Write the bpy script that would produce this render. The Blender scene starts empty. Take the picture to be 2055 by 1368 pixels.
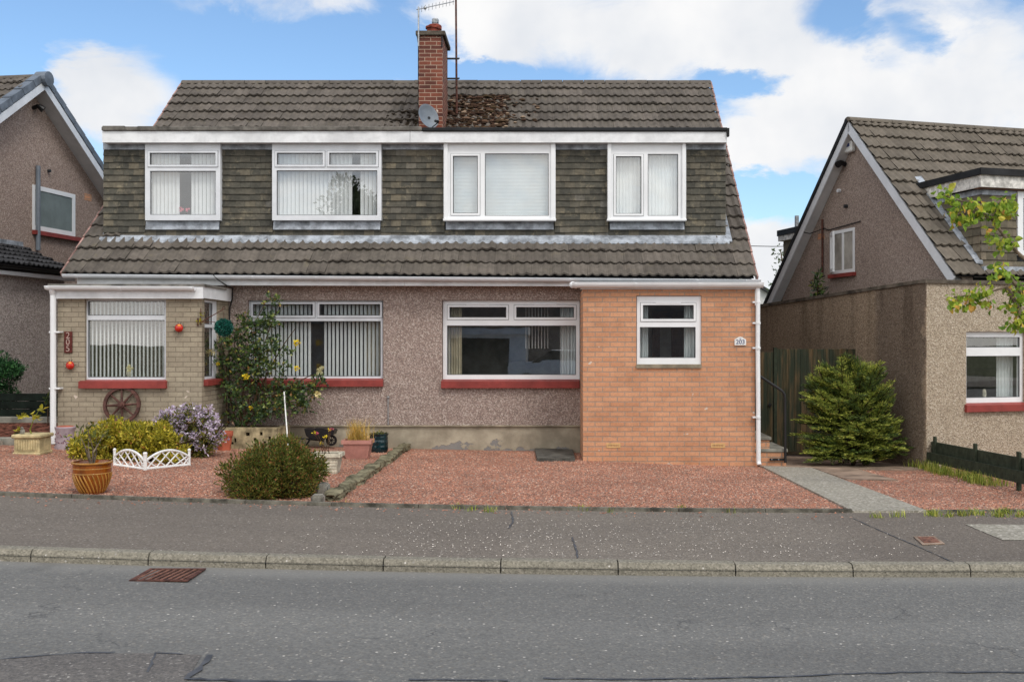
import bpy, bmesh, math, random
import numpy as np
from math import radians, sin, cos, pi, sqrt
from mathutils import Vector, Matrix

# ------------------------------------------------------------------ camera, world, sun, exposure
SC = bpy.context.scene
COL = SC.collection
F, CX, CY, H = 1998.0, 1100.0, 685.0, 1.806      # focal length / principal point in photo pixels, eye height
cam_d = bpy.data.cameras.new("camera"); cam = bpy.data.objects.new("camera", cam_d); COL.objects.link(cam)
cam.location = (0, 0, H); cam.rotation_euler = (radians(90), 0, 0)
cam_d.sensor_width = 36; cam_d.lens = 35; cam_d.shift_x = -0.0353; cam_d.shift_y = 0.0005
cam_d.clip_end = 2000; SC.camera = cam
SC.view_settings.view_transform = 'Standard'; SC.view_settings.look = 'None'
SC.view_settings.exposure = 0.0; SC.view_settings.gamma = 1; SC.view_settings.use_curve_mapping = False
SUN_AZ, SUN_EL = radians(148), radians(50)       # clockwise from +Y (the viewing direction)
sd = bpy.data.lights.new("sun", 'SUN'); sd.energy = 1.45; sd.angle = radians(16); sd.color = (1.0, 0.955, 0.89)
sun = bpy.data.objects.new("sun", sd); COL.objects.link(sun)
sv = Vector((sin(SUN_AZ) * cos(SUN_EL), cos(SUN_AZ) * cos(SUN_EL), sin(SUN_EL)))
sun.rotation_euler = sv.to_track_quat('Z', 'Y').to_euler(); sun.location = sv * 40

def N(nt, t, ins=None, **props):
    n = nt.nodes.new(t)
    for k, v in props.items(): setattr(n, k, v)
    for k, v in (ins or {}).items():
        if isinstance(v, bpy.types.NodeSocket): nt.links.new(v, n.inputs[k])
        elif isinstance(v, bpy.types.Node): nt.links.new(v.outputs[0], n.inputs[k])
        else: n.inputs[k].default_value = v
    return n
def mth(nt, op, a, b=0.0, c=0.0, clamp=False):
    return N(nt, 'ShaderNodeMath', {0: a, 1: b, 2: c}, operation=op, use_clamp=clamp).outputs[0]
def mixc(nt, fac, a, b, blend='MIX'):
    n = N(nt, 'ShaderNodeMix', {0: fac, 6: a, 7: b}, data_type='RGBA', blend_type=blend, clamp_result=False)
    return n.outputs[2]
def smooth(nt, x, a, b):
    return N(nt, 'ShaderNodeMapRange', {0: x, 1: a, 2: b}, interpolation_type='SMOOTHSTEP').outputs[0]
def ramp(nt, fac, stops, interp='LINEAR'):
    r = N(nt, 'ShaderNodeValToRGB', {0: fac}); cr = r.color_ramp; cr.interpolation = interp
    while len(cr.elements) < len(stops): cr.elements.new(0.5)
    for e, (p, c) in zip(cr.elements, stops): e.position = p; e.color = (*c[:3], 1)
    return r.outputs[0]

world = bpy.data.worlds.new("World"); SC.world = world; world.use_nodes = True
def build_world():
    nt = world.node_tree; nt.nodes.clear()
    sky = N(nt, 'ShaderNodeTexSky', sky_type='NISHITA', sun_disc=False, sun_elevation=SUN_EL, sun_rotation=SUN_AZ,
            altitude=50, air_density=1.0, dust_density=0.6, ozone_density=1.6)
    skyc = mixc(nt, 1.0, sky.outputs[0], (0.150, 0.170, 0.182, 1), 'MULTIPLY')
    d = N(nt, 'ShaderNodeTexCoord').outputs['Generated']
    sp = N(nt, 'ShaderNodeSeparateXYZ', {0: d})
    yy = mth(nt, 'MAXIMUM', sp.outputs[1], 0.2)
    uv = N(nt, 'ShaderNodeCombineXYZ', {0: mth(nt, 'DIVIDE', sp.outputs[0], yy), 1: mth(nt, 'DIVIDE', sp.outputs[2], yy), 2: 0.0}).outputs[0]
    nz = N(nt, 'ShaderNodeTexNoise', {'Vector': N(nt, 'ShaderNodeVectorMath', {0: d, 1: (1, 1, 1.7)}, operation='MULTIPLY').outputs[0],
           'Scale': 8.0, 'Detail': 9.0, 'Roughness': 0.62, 'Distortion': 0.3})
    wob = N(nt, 'ShaderNodeVectorMath', {0: N(nt, 'ShaderNodeVectorMath', {0: nz.outputs[1], 1: (0.5, 0.5, 0.5)}, operation='SUBTRACT').outputs[0], 'Scale': 0.10}, operation='SCALE').outputs[0]
    uvw = N(nt, 'ShaderNodeVectorMath', {0: uv, 1: wob}, operation='ADD').outputs[0]
    blobs = [(235, 190, 175, 105, 1.5), (150, 130, 95, 50, .6), (1300, 60, 520, 125, 1.6), (960, 50, 130, 75, .8), (600, -10, 170, 45, .42),
             (1850, 200, 420, 170, 1.5), (1600, 290, 200, 120, .9), (1490, 320, 110, 90, .7), (1560, 560, 160, 100, 1.2), (1950, 40, 200, 90, .7), (1540, 480, 120, 40, .6),
             (760, -30, 160, 60, .5), (480, 130, 230, 120, -.9), (700, 120, 160, 100, -.7), (950, 145, 120, 40, -1.0), (1700, 50, 95, 75, -1.35), (1830, 60, 70, 50, -.8), (1500, 172, 110, 34, -1.0), (1540, 402, 110, 40, -1.3), (30, 120, 60, 120, -.6)]
    tot = None
    for (bx, by, ba, bb, s) in blobs:
        v = N(nt, 'ShaderNodeVectorMath', {0: uvw, 1: ((bx - CX) / F, (CY - by) / F, 0)}, operation='SUBTRACT').outputs[0]
        v = N(nt, 'ShaderNodeVectorMath', {0: v, 1: (F / ba, F / bb, 0)}, operation='MULTIPLY').outputs[0]
        q = N(nt, 'ShaderNodeVectorMath', {0: v, 1: v}, operation='DOT_PRODUCT').outputs['Value']
        w = mth(nt, 'MULTIPLY', mth(nt, 'MAXIMUM', mth(nt, 'SUBTRACT', 1.0, q), 0.0), s)
        tot = w if tot is None else mth(nt, 'ADD', tot, w)
    nb = mth(nt, 'MULTIPLY', mth(nt, 'SUBTRACT', nz.outputs[0], 0.5), 2.6)
    front = mth(nt, 'ADD', mth(nt, 'ADD', tot, nb), -0.22)
    back = mth(nt, 'ADD', nb, 0.62)
    den = N(nt, 'ShaderNodeMix', {0: smooth(nt, sp.outputs[1], 0.05, 0.3), 2: back, 3: front}, data_type='FLOAT').outputs[0]
    msk = smooth(nt, den, -0.30, 0.95)
    nz2 = N(nt, 'ShaderNodeTexNoise', {'Vector': d, 'Scale': 5.0, 'Detail': 5.0, 'Roughness': 0.55})
    cl = ramp(nt, nz2.outputs[0], [(0.36, (0.78, 0.81, 0.86)), (0.56, (0.96, 0.96, 0.965)), (0.7, (1.02, 1.02, 1.01))])
    # the clouds round the sun, behind the viewer, are the brighter ones
    cl = mixc(nt, smooth(nt, sp.outputs[1], 0.25, -0.3), cl, mixc(nt, 1.0, cl, (1.84, 1.78, 1.68, 1), 'MULTIPLY'))
    c = mixc(nt, msk, skyc, cl)
    bg = N(nt, 'ShaderNodeBackground', {'Color': c, 'Strength': 1.0})
    N(nt, 'ShaderNodeOutputWorld', {'Surface': bg})
build_world()

# ------------------------------------------------------------------ pixel to world
def wx(px, Y): return (px - CX) * Y / F
def wz(py, Y): return H - (py - CY) * Y / F
def P(px, py, Y): return Vector((wx(px, Y), Y, wz(py, Y)))
def hit(px, py, p0, n):
    d = Vector(((px - CX) / F, 1.0, (CY - py) / F)); o = Vector((0, 0, H))
    t = (Vector(p0) - o).dot(n) / d.dot(n)
    return o + d * t
def s0(X):
    X = max(-9.0, min(6.5, X)); return .00229 * X * X - .01446 * X
Y_KERB, Y_PAV, Y_BACK = 7.74, 7.865, 9.96
def gz(X, Y):
    if Y < Y_KERB: return s0(X)
    if Y <= Y_BACK: return s0(X) + .09 + .012 * (Y - Y_PAV)
    t = min(1.3, (Y - Y_BACK) / 5.0)
    r = max(0, min(X, 5)); l = min(0, X)
    return s0(X) + .115 * (1 - t) + t * (.035 - .0316 * r + .002 * l)
def gat(px, py):
    a, b = 4.0, 24.0
    for _ in range(50):
        m = (a + b) / 2; X = wx(px, m)
        y = CY + (H - gz(X, m)) * F / m
        if y > py: a = m
        else: b = m
    X = wx(px, m); return Vector((X, m, gz(X, m)))

# ------------------------------------------------------------------ mesh builder and tree helpers
ROOTM = {}
def rootm(o):
    while o.parent: o = o.parent
    return ROOTM.get(o.name, Matrix.Identity(4))
class MB:
    def __init__(s, T=None): s.v = []; s.f = []; s.mi = []; s.m = 0; s.T = T
    def add(s, vs, fs):
        b = len(s.v)
        if s.T: vs = [s.T @ Vector(v) for v in vs]
        s.v.extend([tuple(v) for v in vs]); s.f.extend([tuple(i + b for i in f) for f in fs]); s.mi.extend([s.m] * len(fs))
    def quad(s, a, b, c, d): s.add([a, b, c, d], [(0, 1, 2, 3)])
    def poly(s, pts): s.add(pts, [tuple(range(len(pts)))])
    def box(s, x0, x1, y0, y1, z0, z1, M=None):
        vs = [Vector((x, y, z)) for x in (x0, x1) for y in (y0, y1) for z in (z0, z1)]
        if M: vs = [M @ v for v in vs]
        s.add(vs, [(0, 1, 3, 2), (4, 6, 7, 5), (0, 4, 5, 1), (2, 3, 7, 6), (0, 2, 6, 4), (1, 5, 7, 3)])
    def bbox(s, x0, x1, y0, y1, z0, z1, b=.006, M=None):      # box with chamfered edges
        bm = bmesh.new()
        vs = [bm.verts.new((x, y, z)) for x in (x0, x1) for y in (y0, y1) for z in (z0, z1)]
        for f in [(0, 1, 3, 2), (4, 6, 7, 5), (0, 4, 5, 1), (2, 3, 7, 6), (0, 2, 6, 4), (1, 5, 7, 3)]: bm.faces.new([vs[i] for i in f])
        bmesh.ops.recalc_face_normals(bm, faces=bm.faces)
        bmesh.ops.bevel(bm, geom=list(bm.edges), offset=b, segments=1, affect='EDGES')
        bm.verts.index_update(); co = [M @ v.co if M else v.co.copy() for v in bm.verts]
        s.add(co, [[v.index for v in f.verts] for f in bm.faces]); bm.free()
    def prism(s, pts, off):                                   # polygon swept by a vector
        n = len(pts); pts = [Vector(p) for p in pts]; off = Vector(off)
        s.add(pts + [p + off for p in pts], [tuple(range(n)), tuple(range(2 * n - 1, n - 1, -1))] + [(i, (i + 1) % n, (i + 1) % n + n, i + n) for i in range(n)])
    def tube(s, path, r, n=8, cap=True):
        path = [Vector(p) for p in path]; rs = r if isinstance(r, (list, tuple)) else [r] * len(path)
        vs = []; fs = []
        t0 = (path[1] - path[0]).normalized(); a = t0.orthogonal().normalized()
        for i, p in enumerate(path):
            t = (path[min(i + 1, len(path) - 1)] - path[max(i - 1, 0)]).normalized()
            a = (a - t * a.dot(t)); a = a.normalized() if a.length > 1e-6 else t.orthogonal().normalized()
            b = t.cross(a)
            for k in range(n):
                q = 2 * pi * k / n; vs.append(p + (a * cos(q) + b * sin(q)) * rs[i])
        for i in range(len(path) - 1):
            for k in range(n):
                k2 = (k + 1) % n; fs.append((i * n + k, i * n + k2, (i + 1) * n + k2, (i + 1) * n + k))
        if cap: fs.append(tuple(range(n - 1, -1, -1))); fs.append(tuple((len(path) - 1) * n + k for k in range(n)))
        s.add(vs, fs)
    def lathe(s, prof, c, n=24, sx=1, sy=1, M=None, wav=None, cap=True):
        c = Vector(c); vs = []; fs = []
        for j, (r, z) in enumerate(prof):
            for k in range(n):
                q = 2 * pi * k / n; rr = r * (wav(q, j) if wav else 1)
                v = Vector((rr * cos(q) * sx, rr * sin(q) * sy, z)); vs.append((M @ v if M else v) + c)
        for j in range(len(prof) - 1):
            for k in range(n):
                k2 = (k + 1) % n; fs.append((j * n + k, j * n + k2, (j + 1) * n + k2, (j + 1) * n + k))
        if cap and prof[0][0] > 1e-5: fs.append(tuple(range(n - 1, -1, -1)))
        if cap and prof[-1][0] > 1e-5: fs.append(tuple((len(prof) - 1) * n + k for k in range(n)))
        s.add(vs, fs)
    def ball(s, c, rx, ry=None, rz=None, n=14, m=9):
        ry = ry or rx; rz = rz or rx
        s.lathe([(max(1e-6, sin(pi * j / m)), -cos(pi * j / m) * rz) for j in range(m + 1)], c, n, rx, ry)
    def build(s, name, mats, parent=None, loc=None, local=False, smoothf=False):
        me = bpy.data.meshes.new(name)
        V = s.v
        if parent is not None and not local:
            Mi = rootm(parent).inverted(); V = [tuple(Mi @ Vector(v)) for v in V]
        if loc is not None: L = Vector(loc); V = [(v[0] - L.x, v[1] - L.y, v[2] - L.z) for v in V]
        me.from_pydata(V, [], s.f)
        for m in (mats if isinstance(mats, (list, tuple)) else [mats]): me.materials.append(m)
        if s.m or any(s.mi): me.polygons.foreach_set('material_index', s.mi)
        if smoothf: me.shade_smooth() if smoothf is True else (me.shade_smooth(), me.set_sharp_from_angle(angle=radians(smoothf)))
        o = bpy.data.objects.new(name, me); COL.objects.link(o)
        if parent is not None: o.parent = parent
        if loc is not None: o.location = loc
        return o
def np_mesh(name, V, Fq, mat, parent=None, loc=None):
    V = np.asarray(V, dtype=np.float32).reshape(-1, 3)
    if parent is not None:
        Mi = np.array(rootm(parent).inverted()); V = V @ Mi[:3, :3].T + Mi[:3, 3]
    if loc is not None: V = V - np.array(loc, dtype=np.float32)
    me = bpy.data.meshes.new(name); Fq = np.asarray(Fq, dtype=np.int32); k = Fq.shape[1]
    me.vertices.add(len(V)); me.vertices.foreach_set('co', V.astype(np.float32).ravel())
    me.loops.add(Fq.size); me.loops.foreach_set('vertex_index', Fq.ravel())
    me.polygons.add(len(Fq)); me.polygons.foreach_set('loop_start', np.arange(0, Fq.size, k, dtype=np.int32))
    me.update(calc_edges=True); me.materials.append(mat)
    o = bpy.data.objects.new(name, me); COL.objects.link(o)
    if parent is not None: o.parent = parent
    if loc is not None: o.location = loc
    return o
def tag(o, label=None, cat=None, group=None, kind=None):
    if label: o['label'] = label
    if cat: o['category'] = cat
    if group: o['group'] = group
    if kind: o['kind'] = kind
    return o
def thing(name, label, cat, loc=(0, 0, 0), rz=0.0, group=None):
    o = bpy.data.objects.new(name, None); COL.objects.link(o); o.empty_display_size = .2
    o.location = loc; o.rotation_euler = (0, 0, rz)
    ROOTM[o.name] = Matrix.Translation(Vector(loc)) @ Matrix.Rotation(rz, 4, 'Z')
    return tag(o, label, cat, group)
def grid_wall(mb, u0, u1, v0, v1, wa, wb, holes, mp):
    """slab with rectangular holes; mp(u, v, w) gives the point"""
    us = sorted({u0, u1, *[h[0] for h in holes], *[h[1] for h in holes]}); vs = sorted({v0, v1, *[h[2] for h in holes], *[h[3] for h in holes]})
    us = [u for u in us if u0 <= u <= u1]; vs = [v for v in vs if v0 <= v <= v1]
    solid = {}
    for i in range(len(us) - 1):
        for j in range(len(vs) - 1):
            a, b = (us[i] + us[i + 1]) / 2, (vs[j] + vs[j + 1]) / 2
            solid[i, j] = not any(h[0] < a < h[1] and h[2] < b < h[3] for h in holes)
    for (i, j), sl in solid.items():
        if not sl: continue
        A, B, C, D = us[i], us[i + 1], vs[j], vs[j + 1]
        for w in (wa, wb): mb.quad(mp(A, C, w), mp(B, C, w), mp(B, D, w), mp(A, D, w))
        for (di, dj, e) in ((-1, 0, (A, C, A, D)), (1, 0, (B, C, B, D)), (0, -1, (A, C, B, C)), (0, 1, (A, D, B, D))):
            if not solid.get((i + di, j + dj), False):
                mb.quad(mp(e[0], e[1], wa), mp(e[2], e[3], wa), mp(e[2], e[3], wb), mp(e[0], e[1], wb))
XZ = lambda u, v, w: (u, w, v)
YZ = lambda u, v, w: (w, u, v)

# ------------------------------------------------------------------ foliage generators (leaf-sized faces)
def frame_from(D, rng):
    R = rng.normal(size=D.shape); S = np.cross(D, R); S /= np.linalg.norm(S, axis=1, keepdims=True) + 1e-9
    return S, np.cross(S, D)
def unit(A): return A / (np.linalg.norm(A, axis=1, keepdims=True) + 1e-9)
def leaf_quads(Pos, D, L, W, rng, fold=.15):
    S, U = frame_from(D, rng); L = L[:, None]; W = W[:, None]
    V = np.stack([Pos, Pos + D * L * .45 + S * W * .5 + U * L * fold, Pos + D * L, Pos + D * L * .45 - S * W * .5 + U * L * fold], 1)
    return V.reshape(-1, 3), np.arange(len(Pos) * 4).reshape(-1, 4)
def in_blobs(n, blobs, rng, shell):
    B = np.array(blobs, dtype=float); w = B[:, 3] * B[:, 4] * B[:, 5]; w = w ** .8; idx = rng.choice(len(B), n, p=w / w.sum())
    d = unit(rng.normal(size=(n, 3))); r = shell + (1 - shell) * rng.random(n) ** .6
    return B[idx, :3] + d * r[:, None] * B[idx, 3:6], d
def clumps(c, R, k, rng, f=.32, low=-.15):
    """k small ellipsoids over the surface of a big one: an uneven crown"""
    out = [(*c, R[0] * .72, R[1] * .72, R[2] * .72)]
    for _ in range(k):
        d = unit(rng.normal(size=(1, 3)))[0]
        while d[2] < low: d = unit(rng.normal(size=(1, 3)))[0]
        q = .55 + .35 * rng.random(); s = f * (.6 + .8 * rng.random())
        out.append((c[0] + d[0] * R[0] * q, c[1] + d[1] * R[1] * q, c[2] + d[2] * R[2] * q, R[0] * s, R[1] * s, R[2] * s))
    return out
def leaves(name, mat, blobs, n, l, w, seed, parent=None, loc=None, shell=.55, out=.7, up=.4, jit=.7, fold=.15, zmin=None):
    rng = np.random.default_rng(seed); Pos, d = in_blobs(n, blobs, rng, shell)
    if zmin is not None:
        k = Pos[:, 2] > zmin; Pos = Pos[k]; d = d[k]
    D = unit(d * out + np.array([0, 0, up]) + rng.normal(size=d.shape) * jit)
    m = len(Pos); V, Fq = leaf_quads(Pos, D, l * (.6 + .8 * rng.random(m)), w * (.6 + .8 * rng.random(m)), rng, fold)
    return np_mesh(name, V, Fq, mat, parent, loc)
def sprays(name, mat, blobs, n, axis, count, l, w, seed, parent=None, loc=None, shell=.6, out=1, up=.3, jit=.4, zmin=None, ang=.75, bias=(0, 0, 0)):
    rng = np.random.default_rng(seed); Pos, d = in_blobs(n, blobs, rng, shell)
    if zmin is not None:
        k = Pos[:, 2] > zmin; Pos = Pos[k]; d = d[k]
    D = unit(d * out + np.array([0, 0, up]) + np.array(bias) + rng.normal(size=d.shape) * jit); S, U = frame_from(D, rng)
    m = len(Pos); ax = axis * (.6 + .8 * rng.random(m)); PP = []; DD = []
    for k in range(count):
        t = (k + .5) / count; sg = 1 if k % 2 else -1
        PP.append(Pos + D * (ax * t)[:, None] - np.array([0, 0, 1]) * (ax * t * t * .25)[:, None])
        DD.append(unit(D * 1.0 + S * sg * ang * (1.1 - t * .7) + rng.normal(size=D.shape) * .12))
    PP = np.concatenate(PP); DD = np.concatenate(DD); q = len(PP)
    V, Fq = leaf_quads(PP, DD, l * (.6 + .7 * rng.random(q)), w * (.7 + .6 * rng.random(q)), rng, .06)
    return np_mesh(name, V, Fq, mat, parent, loc)
def blades(cs, n, h, spread, seed, w=.008, lean=.5):
    rng = np.random.default_rng(seed); cs = np.array([tuple(c) for c in cs]); i = rng.integers(0, len(cs), n)
    B = cs[i] + np.c_[rng.normal(size=(n, 2)) * spread, np.zeros(n)]
    q = rng.random(n) * 2 * pi; hh = h * (.4 + .8 * rng.random(n)); ln = lean * rng.random(n) * hh
    dx = np.c_[np.cos(q), np.sin(q), np.zeros(n)]; sx = np.c_[-np.sin(q), np.cos(q), np.zeros(n)] * w * .5
    mid = B + dx * (ln * .35)[:, None] + np.array([0, 0, 1]) * (hh * .6)[:, None]
    tip = B + dx * ln[:, None] + np.array([0, 0, 1]) * hh[:, None]
    V = np.stack([B - sx, B + sx, mid + sx * .8, tip, mid - sx * .8], 1).reshape(-1, 3)
    k = np.arange(n)[:, None] * 5
    return V, np.concatenate([k + np.array([[0, 1, 2, 4]]), k + np.array([[4, 2, 3, 3]])])
# ------------------------------------------------------------------ materials
def lin(r, g, b, k=1.0):
    f = lambda c: (c / 255 / 12.92) if c <= 10 else ((c / 255 + .055) / 1.055) ** 2.4
    return (f(r) * k, f(g) * k, f(b) * k, 1)
def newmat(name):
    m = bpy.data.materials.new(name); m.use_nodes = True; nt = m.node_tree; nt.nodes.clear()
    out = N(nt, 'ShaderNodeOutputMaterial'); b = N(nt, 'ShaderNodeBsdfPrincipled'); nt.links.new(b.outputs[0], out.inputs[0])
    return m, nt, b, out
def setc(nt, b, c, rough=.8, spec=.3, bump=None, bs=.3, bd=.01, metal=0.0):
    if isinstance(c, bpy.types.NodeSocket): nt.links.new(c, b.inputs['Base Color'])
    else: b.inputs['Base Color'].default_value = c
    b.inputs['Metallic'].default_value = metal
    if isinstance(rough, bpy.types.NodeSocket): nt.links.new(rough, b.inputs['Roughness'])
    else: b.inputs['Roughness'].default_value = rough
    b.inputs['Specular IOR Level'].default_value = spec
    if bump is not None:
        bp = N(nt, 'ShaderNodeBump', {'Strength': bs, 'Distance': bd, 'Height': bump}); nt.links.new(bp.outputs[0], b.inputs['Normal'])
def objc(nt): return N(nt, 'ShaderNodeTexCoord').outputs['Object']
def noise(nt, v, s, d=4, r=.6, o=0): return N(nt, 'ShaderNodeTexNoise', {'Vector': v, 'Scale': s, 'Detail': d, 'Roughness': r}).outputs[o]
def scaled(nt, v, s): return N(nt, 'ShaderNodeVectorMath', {0: v, 1: s}, operation='MULTIPLY').outputs[0]
def plain(name, c, rough=.6, spec=.35, var=.12, vs=3.0, bs=.12, bsc=60, metal=0.0):
    m, nt, b, o = newmat(name); v = objc(nt)
    dark = tuple(x * (1 - var * 2.0) for x in c[:3]) + (1,); lite = tuple(min(1, x * (1 + var)) for x in c[:3]) + (1,)
    cc = mixc(nt, smooth(nt, noise(nt, v, vs, 6, .65), .3, .7), dark, lite)
    setc(nt, b, cc, rough, spec, noise(nt, v, bsc, 3), bs, .004, metal); return m
def cells(nt, v, scale, stops, rnd=1.0):
    vo = N(nt, 'ShaderNodeTexVoronoi', {'Vector': v, 'Scale': scale, 'Randomness': rnd})
    sp = N(nt, 'ShaderNodeSeparateXYZ', {0: vo.outputs['Color']})
    return ramp(nt, sp.outputs[0], stops, 'CONSTANT'), vo.outputs['Distance'], sp.outputs[1]
def pebbledash(name, cols, scale=48, stain=None, flat=.42):
    m, nt, b, o = newmat(name); v = objc(nt)
    n = len(cols); c, dist, r2 = cells(nt, v, scale, [(i / n, k) for i, k in enumerate(cols)])
    big = noise(nt, v, .9, 6, .65)
    c = mixc(nt, mth(nt, 'MULTIPLY', smooth(nt, big, .45, .75), .35), c, mixc(nt, 1, c, (.55, .52, .5, 1), 'MULTIPLY'))
    mean = tuple(sum(k[i] for k in cols) / len(cols) for i in range(3)) + (1,)
    c = mixc(nt, flat, c, mean); c = mixc(nt, .3, c, mixc(nt, 1, c, ramp(nt, noise(nt, v, 75, 3, .6), [(.35, (.6, .6, .6)), (.65, (1.4, 1.4, 1.4))]), 'MULTIPLY'))
    if stain: c = stain(nt, v, c)
    setc(nt, b, c, .9, .2, dist, .8, .012); return m
def brickwork(name, c1, c2, mortar, bw=.225, rh=.075, ms=.0055, seed=0, dirt=.25, rough=.85, dirtc=(.45, .42, .4, 1)):
    m, nt, b, o = newmat(name); v = objc(nt); sp = N(nt, 'ShaderNodeSeparateXYZ', {0: v})
    w = noise(nt, v, 9, 2, .5, 1)
    u = mth(nt, 'ADD', sp.outputs[0], sp.outputs[1])
    uv = N(nt, 'ShaderNodeCombineXYZ', {0: mth(nt, 'ADD', u, 10.0 + seed * .07), 1: mth(nt, 'ADD', sp.outputs[2], 3.0), 2: 0.0}).outputs[0]
    uv = N(nt, 'ShaderNodeVectorMath', {0: uv, 1: N(nt, 'ShaderNodeVectorMath', {0: w, 'Scale': .006}, operation='SCALE').outputs[0]}, operation='ADD').outputs[0]
    bt = N(nt, 'ShaderNodeTexBrick', {'Vector': uv, 'Color1': c1, 'Color2': c2, 'Mortar': mortar, 'Scale': 1.0, 'Mortar Size': ms, 'Mortar Smooth': .25, 'Bias': 0.0, 'Brick Width': bw, 'Row Height': rh}, offset=.5)
    c = mixc(nt, mth(nt, 'MULTIPLY', smooth(nt, noise(nt, v, 2.2, 6, .7), .4, .75), dirt), bt.outputs[0], mixc(nt, 1, bt.outputs[0], dirtc, 'MULTIPLY'))
    c = mixc(nt, .35, c, mixc(nt, 1, c, ramp(nt, noise(nt, v, 45, 4, .7), [(.3, (.6, .6, .6)), (.7, (1.35, 1.35, 1.35))]), 'MULTIPLY'))
    c = mixc(nt, smooth(nt, noise(nt, scaled(nt, v, (6, 6, 9)), 1.0, 2, .5), .735, .76), c, lin(205, 190, 175))
    h = mth(nt, 'SUBTRACT', mth(nt, 'MULTIPLY', noise(nt, v, 70, 3), .25), bt.outputs['Fac'])
    setc(nt, b, c, rough, .25, h, .7, .006); return m
def islands(name, stops, rough=.85, spec=.2, nz=(9, .5), lichen=None, bump=40, bs=.3):
    """one colour per separate piece of a mesh (tile, stone, leaf), broken up by noise"""
    m, nt, b, o = newmat(name); v = objc(nt)
    rnd = N(nt, 'ShaderNodeNewGeometry').outputs['Random Per Island']
    c = ramp(nt, rnd, stops)
    c = mixc(nt, nz[1], c, mixc(nt, 1, c, ramp(nt, noise(nt, v, nz[0], 6, .7), [(.3, (.45, .45, .45)), (.72, (1.45, 1.42, 1.4))]), 'MULTIPLY'))
    if lichen:
        for (col, sc, a, bb, amt) in lichen:
            c = mixc(nt, mth(nt, 'MULTIPLY', smooth(nt, noise(nt, v, sc, 7, .72), a, bb), amt), c, col)
    setc(nt, b, c, rough, spec, noise(nt, v, bump, 4), bs, .006); return m
def leafmat(name, stops, trans=.3, rough=.5, spec=.3, k=1.65):
    stops = [(p, tuple(min(.85, x * k) for x in c[:3])) for p, c in stops]
    m, nt, b, o = newmat(name); rnd = N(nt, 'ShaderNodeNewGeometry').outputs['Random Per Island']
    c = ramp(nt, rnd, stops); c = mixc(nt, .4, c, mixc(nt, 1, c, ramp(nt, noise(nt, objc(nt), 5, 3), [(.35, (.5, .5, .5)), (.65, (1.4, 1.4, 1.4))]), 'MULTIPLY'))
    setc(nt, b, c, rough, spec); t = N(nt, 'ShaderNodeBsdfTranslucent', {'Color': c})
    mx = N(nt, 'ShaderNodeMixShader', {0: trans, 1: b.outputs[0], 2: t.outputs[0]}); nt.links.new(mx.outputs[0], o.inputs[0]); return m
def glassmat(name, tint=(.90, .93, .92, 1), ior=1.85, rough=0.0):
    m, nt, b, o = newmat(name); nt.nodes.remove(b)
    ge = N(nt, 'ShaderNodeNewGeometry'); dt = N(nt, 'ShaderNodeVectorMath', {0: ge.outputs['Incoming'], 1: ge.outputs['Normal']}, operation='DOT_PRODUCT').outputs['Value']
    F0 = 1.9 * ((ior - 1) / (ior + 1)) ** 2                 # two panes of a sealed unit; the same from either side
    fr = N(nt, 'ShaderNodeMath', {0: mth(nt, 'POWER', mth(nt, 'SUBTRACT', 1.0, mth(nt, 'ABSOLUTE', dt)), 5.0), 1: 1 - F0, 2: F0}, operation='MULTIPLY_ADD'); g = N(nt, 'ShaderNodeBsdfGlossy', {'Roughness': rough, 'Color': (1, 1, 1, 1)})
    bp = N(nt, 'ShaderNodeBump', {'Strength': .03, 'Distance': .02, 'Height': noise(nt, objc(nt), 1.6, 2)}); nt.links.new(bp.outputs[0], g.inputs['Normal'])
    t = N(nt, 'ShaderNodeBsdfTransparent', {'Color': tint})
    mx = N(nt, 'ShaderNodeMixShader', {0: fr.outputs[0], 1: t.outputs[0], 2: g.outputs[0]}); nt.links.new(mx.outputs[0], o.inputs[0]); return m

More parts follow.
